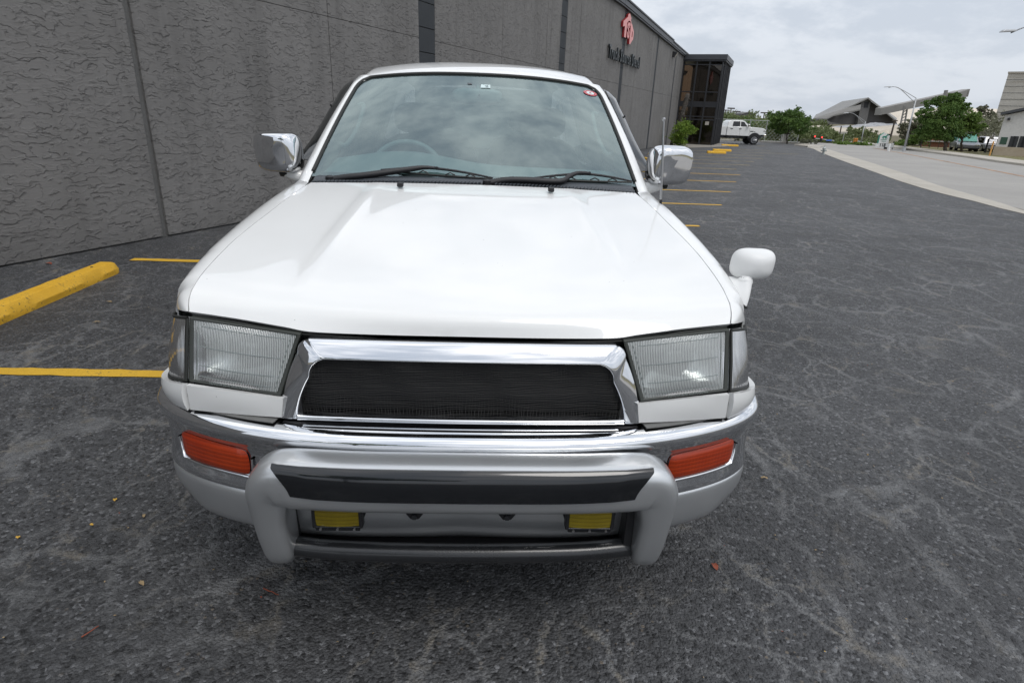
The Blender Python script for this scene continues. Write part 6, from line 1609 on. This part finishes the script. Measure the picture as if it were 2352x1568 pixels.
# ---- body sides: wing corner, doors, rear quarter
def side_x(z, y): 
    return float(np.interp(z, [.40, .46, .60, .80, 1.00, 1.08, 1.13], [.775, .795, .808, .812, .800, .786, .755]))
def side_panel(s, y0, y1, name, z0=.42, arch=None):
    rows = []; n = 14 if arch else 4
    for i in range(n+1):
        y = y0+(y1-y0)*i/n; zb = z0
        if arch and abs(y-arch) < .42: zb = max(z0, .38+math.sqrt(.42**2-(y-arch)**2))
        rows.append([V3(side_x(z, y), y, z) for z in [1.13-(1.13-zb)*k/8 for k in range(9)]])
    return grid_obj(name, sx_rows(rows, s), 'paint', car, thick=.01)
for s in (1, -1):
    d1 = side_panel(s, 1.156, 2.13, 'front_door'); d2 = side_panel(s, 2.138, 3.02, 'rear_door'); side_panel(s, 3.028, 4.32, 'rear_quarter', arch=3.475)
    for d, y in ((d1, 2.0), (d2, 2.92)):
        m_ = MB(); m_.box((s*.815-.02, y-.09, .96), (s*.815+.02, y+.02, .985)); m_.build('door_handle', 'chrome', d, bevel=.008)
    # sills and side steps
    m_ = MB(); m_.box((s*.70-.06, 1.2, .36), (s*.70+.09, 3.05, .43)); m_.build('sill', 'silver', car, bevel=.02)
    m_ = MB(); m_.box((s*.80-.06, 1.3, .32), (s*.80+.06, 2.95, .35)); m_.build('side_step', 'black', car, bevel=.01)
    # window belt, glass and pillars: from the door top inwards to the roof rail
    def gs(y, t): # t 0 belt .. 1 rail
        zr = roof_z(.60, max(2.05, y))-.035; x = .752+(.648-.752)*t; zz = 1.13+(zr-1.13)*t; return V3(x*s, y, zz)
    def front_edge(t): return 1.235+.80*t
    def gl(name, f0, f1, mat, off=0.0, par=None, t0=.02, t1=.96, thick=.004):
        rows = []
        for k in range(9):
            t = t0+(t1-t0)*k/8; rows.append([gs(f0(t)+(f1(t)-f0(t))*j/6, t)+V3(s*off, 0, 0) for j in range(7)])
        if s < 0: rows = [r_[::-1] for r_ in rows]
        return grid_obj(name, rows, mat, par or car, thick=thick)
    gl('side_window', lambda t: front_edge(t)+.03, lambda t: 2.10, 'sideglass'); gl('side_window', lambda t: 2.20, lambda t: 2.98, 'sideglass'); gl('side_window', lambda t: 3.10, lambda t: 4.12-.12*t, 'sideglass')
    gl('door_pillar', lambda t: 2.09, lambda t: 2.21, 'frame', -.004); gl('door_pillar', lambda t: 2.97, lambda t: 3.11, 'frame', -.004); gl('rear_pillar', lambda t: 4.10-.12*t, lambda t: 4.30-.12*t, 'paint', -.002, t1=1.0)
    gl('roof_rail', lambda t: 2.12, lambda t: 4.22, 'paint', .002, None, .93, 1.0)
    gl('belt_trim', lambda t: 1.36, lambda t: 4.1, 'gasket', .006, None, -.02, .035)
    # smoked visor above the front side window, standing off the glass
    rows = []
    for k in range(13):
        a = k/12
        # runs up the pillar then back along the rail
        if a < .62: t = .18+.80*(a/.62); base = V3((.752-.104*t)*s, 1.235+.80*t, 1.13+(roof_z(.6, 2.05)-.035-1.13)*t)
        else: t = .98; base = V3((.752-.104*t)*s, 2.02+.9*((a-.62)/.38), roof_z(.6, 2.1)-.045)
        wdt = .115*min(1, a*4+.15)*min(1, (1-a)*5+.2); inward = V3(0, .72, -.55) if a < .5 else V3(0, .25, -.9)
        up_ = base+V3(.012*s, -.01, .010); tip = base+inward.normalized()*wdt+V3(.085*s, 0, 0)
        rows.append([up_, up_.lerp(tip, .25)+V3(.034*s, 0, .006), up_.lerp(tip, .6)+V3(.026*s, 0, 0), tip])
    if s < 0: rows = [r_[::-1] for r_ in rows]
    wv_ = grid_obj('window_visor', rows, 'visor', car, thick=.003, ku=2, kv=2)
    m_ = MB(); p = rows[5][1 if s > 0 else 2]; m_.tube([p, p+V3(.006*s, -.003, .002)], .006, 8); m_.build('clip', 'black', wv_)
# tail: rear window, gate and bumper
rows = [[V3(x, 4.27-.20*t+.0-.03*(x/.6)**2, 1.13+.50*t) for x in [-.60+.02*t+(1.20-.04*t)*j/10 for j in range(11)]] for t in (0, .33, .66, 1)]
tg = grid_obj('tailgate', [[V3(x, 4.33-.03*(x/.7)**2, z) for x in [-.74+1.48*j/10 for j in range(11)]] for z in (.50, .7, .9, 1.12)]+[[V3(x, 4.27-.03*(x/.7)**2, 1.14) for x in [-.70+1.40*j/10 for j in range(11)]]], 'paint', car)
grid_obj('rear_window', rows, 'sideglass', tg)
m_ = MB(); m_.box((-.80, 4.28, .42), (.80, 4.45, .62)); m_.build('rear_bumper', 'silver', car, bevel=.04, seg=3)

# ---- wheels and flares
def wheel(s, y):
    cx = s*.735; t = MB(); r = WR
    prof = [(.0, .20), (.02, r*.90), (.05, r*.985), (.10, r), (.16, r), (.21, r*.985), (.24, r*.90), (.25, .20)]
    t.tube([V3(cx+s*(q-.125), y, r) for q, _ in prof], [rr for _, rr in prof], 40); w = t.build('wheel', 'rubber', car, False, bevel=.0)
    w.data.polygons.foreach_set('use_smooth', [True]*len(w.data.polygons))
    b = MB()
    for k in range(48):
        a = 2*math.pi*k/48
        for dx, tw_i in ((-.055, .03), (.0, -.03), (.055, .03)):
            p = V3(cx+dx, y+math.cos(a+tw_i)*(r+.001), r+math.sin(a+tw_i)*(r+.001)); tt = V3(0, -math.sin(a), math.cos(a)); o = V3(0, math.cos(a), math.sin(a))
            ax = V3(1, 0, 0); vs = []
            for e in (-.004, .007):
                for f1, f2 in ((-.022, -.014), (.022, -.014), (.022, .014), (-.022, .014)): vs.append(p+ax*f1+tt*f2+o*e)
            b.add(vs, [(0, 3, 2, 1), (4, 5, 6, 7), (0, 1, 5, 4), (1, 2, 6, 5), (2, 3, 7, 6), (3, 0, 4, 7)])
    tr = b.build('tread', 'rubber', w); tr['kind'] = 'stuff'
    m_ = MB(); m_.tube([V3(cx+s*.06, y, r), V3(cx+s*.125, y, r), V3(cx+s*.128, y, r)], [.20, .205, .17], 28); rim = m_.build('rim', 'silver', w)
    m_ = MB()
    for k in range(6):
        a = 2*math.pi*k/6; m_.tube([V3(cx+s*.125, y+.04*math.cos(a), r+.04*math.sin(a)), V3(cx+s*.130, y+.185*math.cos(a), r+.185*math.sin(a))], [.030, .022], 6)
    m_.tube([V3(cx+s*.12, y, r), V3(cx+s*.145, y, r)], .045, 14); m_.build('spokes', 'steel', w)
for s in (1, -1):
    wheel(s, WY); wheel(s, WY+2.675)
    for wy, a0, a1 in ((WY, -8, 188), (WY+2.675, -8, 188)):
        rows = []
        for k in range(27):
            a = R(a0+(a1-a0)*k/26); c_, s_ = -math.cos(a), math.sin(a)
            def pp(rad_, x): return V3(x*s, wy+rad_*c_, .38+rad_*s_)
            rows.append([pp(.405, .70), pp(.405, .86), pp(.41, .888), pp(.43, .896), pp(.470, .886), pp(.505, .840), pp(.512, .806)])
        if s < 0: rows = [r_[::-1] for r_ in rows]
        grid_obj('wheel_flare', rows, 'silver', car, ku=2, kv=1)
        m_ = MB(); m_.box((s*.62-.03 if s > 0 else s*.62-.12, wy-.42, .35), (s*.62+.12 if s > 0 else s*.62+.03, wy+.42, .86)); 
    # liner behind the bumper end, dark
    m_ = MB(); m_.box((min(s*.60, s*.80), .20, .34), (max(s*.60, s*.80), .42, .68)); m_.build('wheel_liner', 'black', car)
    cap_rows = superell(V3(s*.815, .335, .60), .088, .085, .145, 3.4, 3.0, 14, 28)
    grid_obj('bumper_end', cap_rows, 'silver', car)
m_ = MB(); m_.box((-.55, .3, .28), (.55, 4.2, .42)); m_.build('floor_pan', 'black', car)
m_ = MB(); m_.tube([(-.70, WY, WR), (.70, WY, WR)], .05, 10); m_.build('front_axle', 'black', car); m_ = MB(); m_.tube([(-.70, WY+2.675, WR), (.70, WY+2.675, WR)], .05, 10); m_.build('rear_axle', 'black', car)

# ---- door mirrors in chrome
def door_mirror(s):
    c = V3(s*.868, 1.330, 1.252)
    def tp(p):
        k = 1-.10*max(0, -p.y/.06)                     # rounder towards the front
        inn = -p.x*s/.098                                # 1 at the inner side
        z = p.z*k*(1+.02*inn); x = p.x*k
        y = p.y+.030*max(0, inn)**2-.030*inn                    # inner side swept back
        
        if p.y > .045: y = .045+(p.y-.045)*.15
        return V3(x+s*.010*(z/.085)*.6, y, z)
    o = grid_obj('door_mirror', superell(c, .101, .060, .086, 4.0, 8.0, taper=tp) if s > 0 else mir(superell(V3(.868, 1.330, 1.252), .101, .060, .086, 4.0, 8.0, taper=lambda p: (lambda q: q)(V3(p.x*(1-.10*max(0, -p.y/.06))+.010*(p.z/.085)*.6, (p.y if p.y <= .045 else .045+(p.y-.045)*.15)+.030*max(0, -p.x/.098)**2+.030*p.x/.098, p.z*(1-.10*max(0, -p.y/.06))*(1-.02*p.x/.098))))), 'chrome', car)
    m_ = MB(); m_.box((c.x-.082, c.y+.050, c.z-.066), (c.x+.082, c.y+.064, c.z+.066)); m_.build('mirror_glass', 'darkglass', o, bevel=.01)
    m_ = MB(); m_.tube(dens([V3(s*.745, 1.36, 1.140), V3(s*.775, 1.335, 1.150), V3(s*.815, 1.328, 1.163), V3(s*.850, 1.330, 1.178)], 4), [.036, .034, .032, .030, .029, .028, .027, .026, .026, .025, .024, .024, .024], 12); m_.build('mirror_arm', 'paint', o, True)
    m_ = MB(); m_.tube([V3(s*.825, 1.328, 1.176), V3(s*.858, 1.330, 1.178)], .028, 12); m_.build('arm_seal', 'gasket', o)
    m_ = MB(); m_.tube([V3(s*.775, 1.318, 1.212), V3(s*.772, 1.312, 1.212)], .006, 10); m_.build('screw', 'steel', o)
    return o
for s in (1, -1): door_mirror(s)

# ---- fender mirror on the passenger side
fm = grid_obj('fender_mirror', superell(V3(.873, .345, 1.041), .064, .045, .048, 3.2, 2.4, taper=lambda p: V3(p.x*(1-.14*max(0, -p.y/.045))+.004*p.z/.05, (p.y if p.y < .03 else .03+(p.y-.03)*.2)+.012*max(0, -p.x/.069), p.z*(1-.12*max(0, -p.y/.045))*(1+.0*p.x))), 'whitepaint2', car)
m_ = MB(); m_.tube(dens([V3(.847, .324, .985), V3(.848, .326, .992), V3(.849, .328, .998), V3(.850, .330, 1.006)], 3), [.022, .023, .024, .0235, .023, .0225, .021, .020, .019, .018], 14); m_.build('stalk', 'whitepaint2', fm, True)
d_ = V3(.040, -.070, -.055).normalized(); bc, nc = V3(.813, .313, .963), V3(.849, .328, 1.000); wv_d = V3(.45, .25, -.10).normalized()
def foot_ring(t, n=24):
    out = []
    for k in range(n):
        a = 2*math.pi*k/n; b_ = bc+d_*.064*math.cos(a)+wv_d*.017*math.sin(a); q = nc+V3(1, 0, 0)*.0215*math.sin(a)+V3(0, -1, .1)*.0215*math.cos(a)
        p = b_.lerp(q, t)+V3(.004, -.003, .0)*math.sin(math.pi*t); out.append(p)
    return out+[out[0]]
rows = [foot_ring(t) for t in (0, .12, .3, .5, .7, .88, 1.0)]
grid_obj('mirror_foot', rows, 'whitepaint2', fm)
m_ = MB(); m_.tube(foot_ring(-.02), .0042, 6, False); m_.build('rubber_gasket', 'gasket', fm, True)
m_ = MB(); m_.tube([V3(.848, .327, .996), V3(.849, .3275, .999)], .0195, 16); m_.build('joint_line', 'gasket', fm)

# ---- aerial on the right wing
m_ = MB(); m_.tube([V3(.742, .955, 1.083), V3(.740, .955, 1.112), V3(.739, .955, 1.118)], [.019, .017, .012], 12); ae = m_.build('aerial', 'black', car)
m_ = MB(); m_.tube([V3(.739, .955, 1.116), V3(.738, .955, 1.123)], .016, 12); m_.build('collar', 'chrome', ae)
m_ = MB(); m_.tube([V3(.738, .955, 1.120), V3(.736, .955, 1.150)], .0055, 8); m_.build('insulator', 'black', ae)
m_ = MB(); m_.tube([V3(.736, .955, 1.150), V3(.721, .955, 1.33), V3(.7209, .955, 1.331), V3(.710, .955, 1.445)], [.0046, .0046, .0034, .0034], 8); m_.tube([V3(.710, .955, 1.440), V3(.7095, .955, 1.447), V3(.709, .955, 1.452)], [.0052, .0068, .0055], 10); m_.build('rod', 'steel', ae)

# ---- wipers, laid on the glass
def onws(u, v, off=.012):
    """meeting point of a sighting line with the windscreen"""
    best = None
    d = Vector(sight(u, v)); c = Vector(CAM)
    p = PP(u, v, (0, 1.155, 1.180), (0, -.497, .868))
    x = p.x; a = abs(x)/.68
    q = PP(u, v, (0, 1.155+.03*a**2.4, 1.180+off), (0, -.497, .868)); return V3(q.x+.012, q.y, q.z)
def wiper(pts_arm, elbow_w, b0, bm, b1, pivot):
    pv = onws(*pivot, off=.012); arm = [onws(u, v, off=o_) for u, v, o_ in pts_arm]
    A = dens([pv]+arm, 4); n = len(A)
    m_ = MB(); m_.tube(A, [.0135 if i < n*.42 else .0135-(.0135-.0055)*((i-n*.42)/(n*.58)) for i in range(n)], 8); o = m_.build('wiper', 'black', car, True)
    m_ = MB(); m_.tube([pv+V3(0, 0, -.016), pv+V3(0, -.004, .014), pv+V3(0, -.004, .018)], [.019, .017, .010], 14); m_.build('pivot_cap', 'black', o)
    P0_, P1_, P2_ = onws(*b0, off=.010), onws(*bm, off=.020), onws(*b1, off=.010)
    m_ = MB(); B = dens([P0_, P0_.lerp(P1_, .5)+V3(0, -.001, .004), P1_, P1_.lerp(P2_, .5)+V3(0, -.001, .004), P2_], 6); m_.tube(B, [.0035+.0025*math.sin(math.pi*i/(len(B)-1)) for i in range(len(B))], 6); m_.build('blade_frame', 'black', o, True)
    m_ = MB(); m_.tube([P0_+V3(0, -.002, -.004), P0_.lerp(P2_, .5)+V3(0, -.003, -.005), P2_+V3(0, -.002, -.004)], .0040, 6); m_.build('blade_rubber', 'gasket', o)
    m_ = MB(); m_.box(tuple(P1_-V3(.016, .008, .004)), tuple(P1_+V3(.016, .006, .008))); m_.build('blade_clip', 'black', o, bevel=.003)
    for t in (.2, .38, .62, .8):
        p = P0_.lerp(P2_, t); m_ = MB(); m_.tube([p+V3(-.02, -.003, 0), p+V3(0, -.004, .009), p+V3(.02, -.003, 0)], .0028, 5); m_.build('blade_bow', 'black', o)
wiper([(800, 407, .022), (846, 402, .024), (940, 389, .026), (972, 385, .028), (1000, 386, .026)], 0, (875, 390), (998, 387), (1132, 409), (758, 413))
wiper([(1162, 414, .024), (1212, 414, .026), (1285, 417, .024), (1308, 405, .028), (1328, 397.5, .030), (1356, 398, .026)], 0, (1224, 409), (1346, 400), (1451, 416.5), (1118, 422))

# ---- interior
def dash_z(x): return 1.205+.060*math.exp(-((x+.335)/.30)**2)+.006*math.exp(-((x-.3)/.3)**2)
rows = []
for k, (y, a) in enumerate(((1.17, 0), (1.25, .22), (1.33, .5), (1.42, .85), (1.47, 1.0), (1.50, .92), (1.53, .4), (1.56, -.6))):
    rows.append([V3(x, y, 1.165+(dash_z(x)-1.165)*a if a >= 0 else 1.0) for x in [-.66+1.32*j/24 for j in range(25)]])
dash = grid_obj('dashboard', rows, 'grey_plastic', car, ku=1, kv=2)
m_ = MB(); c = V3(-.355, 1.66, 1.120); ax1 = V3(1, 0, 0); ax2 = V3(0, .38, .925).normalized()
m_.tube([c+(ax1*math.cos(2*math.pi*k/36)+ax2*math.sin(2*math.pi*k/36))*.187 for k in range(37)], .0145, 10, False); sw = m_.build('steering_wheel', simple('grey_steering_rim', (.26, .32, .32), .6), car, True)
m_ = MB(); m_.tube([c+V3(0, -.04, 0), c+V3(0, .015, 0)], [.06, .085], 16)
for a in (200, 340, 270): m_.tube([c, c+(ax1*math.cos(R(a))+ax2*math.sin(R(a)))*.185], .018, 6)
m_.build('hub', 'grey_plastic', sw)
def seat(x, y, w, name='seat'):
    o = None
    rows = superell(V3(x, y, .98), w, .075, .34, 3.2, 3.0, 12, 20); o = grid_obj(name, rows, 'fabric', car)
    o2 = grid_obj('headrest', superell(V3(x, y+.03, 1.40), min(.14, w*.6), .055, .085, 3, 2.6, 10, 18), 'fabric', o); m_ = MB(); m_.box((x-w, y-.5, .60), (x+w, y+.02, .76)); m_.build('seat_cushion', 'fabric', o, bevel=.05, seg=3)
for x in (-.36, .36): seat(x, 2.26, .25)
seat(-.33, 3.12, .30, 'rear_seat'); seat(.33, 3.12, .30, 'rear_seat')
m_ = MB(); m_.box((-.70, 1.20, .44), (.70, 4.20, .47)); m_.build('cabin_floor', 'fabric', car)
grid_obj('headliner', [[V3(x, y, roof_z(x, y)-.035) for x in [-.58+1.16*j/10 for j in range(11)]] for y in (1.985, 2.3, 2.9, 3.5, 4.1)], 'lining', car)
for s in (1, -1):
    rows = [[V3(s*(.742-.075*t), y, 1.12+.42*t) for y in ()] for t in ()]
    # pillar trim and grab handle
    rows = []
    for v_ in [i/8 for i in range(9)]:
        e = ws(.965, v_, -.012); rows.append([e, e+V3(-.012*s*0, .035, -.03), e+V3(0, .08, -.05)])
    rows = [[V3(p.x*s, p.y, p.z) for p in r_] for r_ in rows]
    grid_obj('pillar_trim', rows if s > 0 else [r_[::-1] for r_ in rows], 'lining', car)
    a, b = ws(.915, .36, -.055), ws(.905, .74, -.045); m_ = MB(); pts = [a+V3(.03, 0, 0), a+V3(0, .01, -.005), a.lerp(b, .5)+V3(-.004, .025, -.02), b+V3(0, .01, 0), b+V3(.03, 0, 0)]
    m_.tube([V3(p.x*s, p.y, p.z) for p in dens(pts, 4)], .011, 8); m_.build('grab_handle', 'lining', car, True)
    rows = [[V3(s*(.725-.10*t), y, 1.10+.48*t) for y in (2.14, 2.20)] for t in (0, .5, 1)]; grid_obj('inner_pillar', rows, 'lining', car)
    m_ = MB(); m_.box((s*.735-.03, 1.25, .5), (s*.735+.0, 2.12, 1.12)); m_.build('door_card', 'fabric', car)
    m_ = MB(); m_.box((s*.735-.03, 2.15, .5), (s*.735+.0, 3.0, 1.12)); m_.build('door_card', 'fabric', car)
rm = grid_obj('rear_view_mirror', superell(V3(-.012, 1.885, 1.520), .128, .022, .040, 3.4, 2.4, 12, 28), simple('pale_mirror_back', (.34, .39, .385), .45), car)
m_ = MB(); m_.tube([V3(-.012, 1.90, 1.525), V3(-.012, 1.93, 1.585)], .010, 8); m_.build('mirror_stem', 'grey_plastic', rm)
m_ = MB(); m_.tube([V3(-.002, 1.8585, 1.526), V3(-.002, 1.8625, 1.526)], .006, 10); m_.build('adjuster', 'black', rm)
for x0, x1 in ((-.50, -.16), (.14, .48)):
    rows = [[V3(x, 1.975-.06*t*0-.0+.13*t*0, 1.575-.006) for x in (x0, x1)] for t in (0, 1)]
    m_ = MB(); m_.add([(x0, 1.955, 1.575), (x1, 1.955, 1.575), (x1, 2.13, 1.612), (x0, 2.13, 1.612), (x0, 1.955, 1.588), (x1, 1.955, 1.588), (x1, 2.13, 1.624), (x0, 2.13, 1.624)], [(0, 3, 2, 1), (4, 5, 6, 7), (0, 1, 5, 4), (1, 2, 6, 5), (2, 3, 7, 6), (3, 0, 4, 7)]); m_.build('sun_visor', 'lining', car, bevel=.005)

# ---- stickers behind the glass
def sticker_frame(u, v, off=.0045):
    p = onws(u, v, off=.0); 
    # bring to the curved glass
    best = min(((abs((Vector(sight(u, v)).cross(ws(a, b, .004)-Vector(CAM))).length), a, b) for a in [i/60 for i in range(-60, 61)] for b in [j/80 for j in range(60, 81)]), key=lambda q: q[0]); a, b = best[1], best[2]
    for _ in range(3):
        st_ = .5**_/60
        cand = [(a+i*st_/4, b+j*st_/4) for i in range(-4, 5) for j in range(-4, 5)]
        a, b = min(cand, key=lambda q: Vector(sight(u, v)).cross(ws(q[0], q[1], .004)-Vector(CAM)).length)
    o = ws(a, b, off); ex = (ws(a+.01, b, off)-ws(a-.01, b, off)).normalized(); ey = (ws(a, min(1, b+.01), off)-ws(a, b-.01, off)).normalized(); ez = ex.cross(ey).normalized(); ey = ez.cross(ex)
    return frame_mtx(o, ex, ey)
M['paper'] = simple('white_sticker_paper', (.62, .74, .74), .6); M['inkgrey'] = simple('grey_sticker_ink', (.20, .26, .27), .6); M['inkred'] = simple('red_sticker_ink', (.52, .07, .09), .6)
def flat(name, pts, mat, mtx, par, z=0.0):
    return mesh_obj(name, [mtx @ V3(x, y, z) for x, y in pts], [tuple(range(len(pts)))], mat, par)
F = sticker_frame(1121, 199)
s1 = flat('sticker', [(-.0235, -.0175), (.0235, -.0175), (.0235, .0175), (-.0235, .0175)], 'paper', F, windscreen)
text_mesh('number', '2', .030, 'inkgrey', s1, F @ Matrix.Translation((.006, -.002, .0009)), 0, True, sx=1.25); text_mesh('tick', "'", .016, 'inkgrey', s1, F @ Matrix.Translation((-.011, .010, .0009)))
F = sticker_frame(1361, 214.5); circ = [(.036*math.cos(2*math.pi*k/40), .030*math.sin(2*math.pi*k/40)) for k in range(40)]
s2_ = flat('sticker', circ, 'inkred', F, windscreen); flat('disc', [(.021*math.cos(2*math.pi*k/32), .0175*math.sin(2*math.pi*k/32)) for k in range(32)], 'paper', F, s2_, .0008)
text_mesh('number', '6', .024, 'inkred', s2_, F @ Matrix.Translation((0, 0, .0016)), 0, True, sx=1.1)
for k, n_ in enumerate(['12', '1', '2', '3', '4', '5', '6', '7', '8', '9', '10', '11']):
    a = R(90-30*k); text_mesh('number', n_, .0085, 'paper', s2_, F @ Matrix.Translation((.0285*math.cos(a), .0238*math.sin(a), .0016)) @ Matrix.Rotation(a-R(90), 4, 'Z'), 0, True)
F = sticker_frame(1084.5, 193); flat('sticker', [(-.011, -.007), (.011, -.007), (.011, .007), (-.011, .007)], 'blackgloss', F, windscreen)
# maker's moulded text on the lamp glass
for s in (1, -1):
    q = inset(HL, .018); a, b = q['bi'].lerp(q['bo'], .32), q['bi'].lerp(q['bo'], .72); c = a.lerp(b, .5)+V3(0, -.020, .004); c.x *= s
    ex = V3((b.x-a.x), (b.y-a.y)*s, (b.z-a.z)*s); text_mesh('moulded_text', 'TOYOTA 35-41 KOITO JAPAN', .0085, 'lining', car, frame_mtx(c, ex, V3(0, .2, 1)-ex.normalized()*(V3(0, .2, 1).dot(ex.normalized()))), .0002)
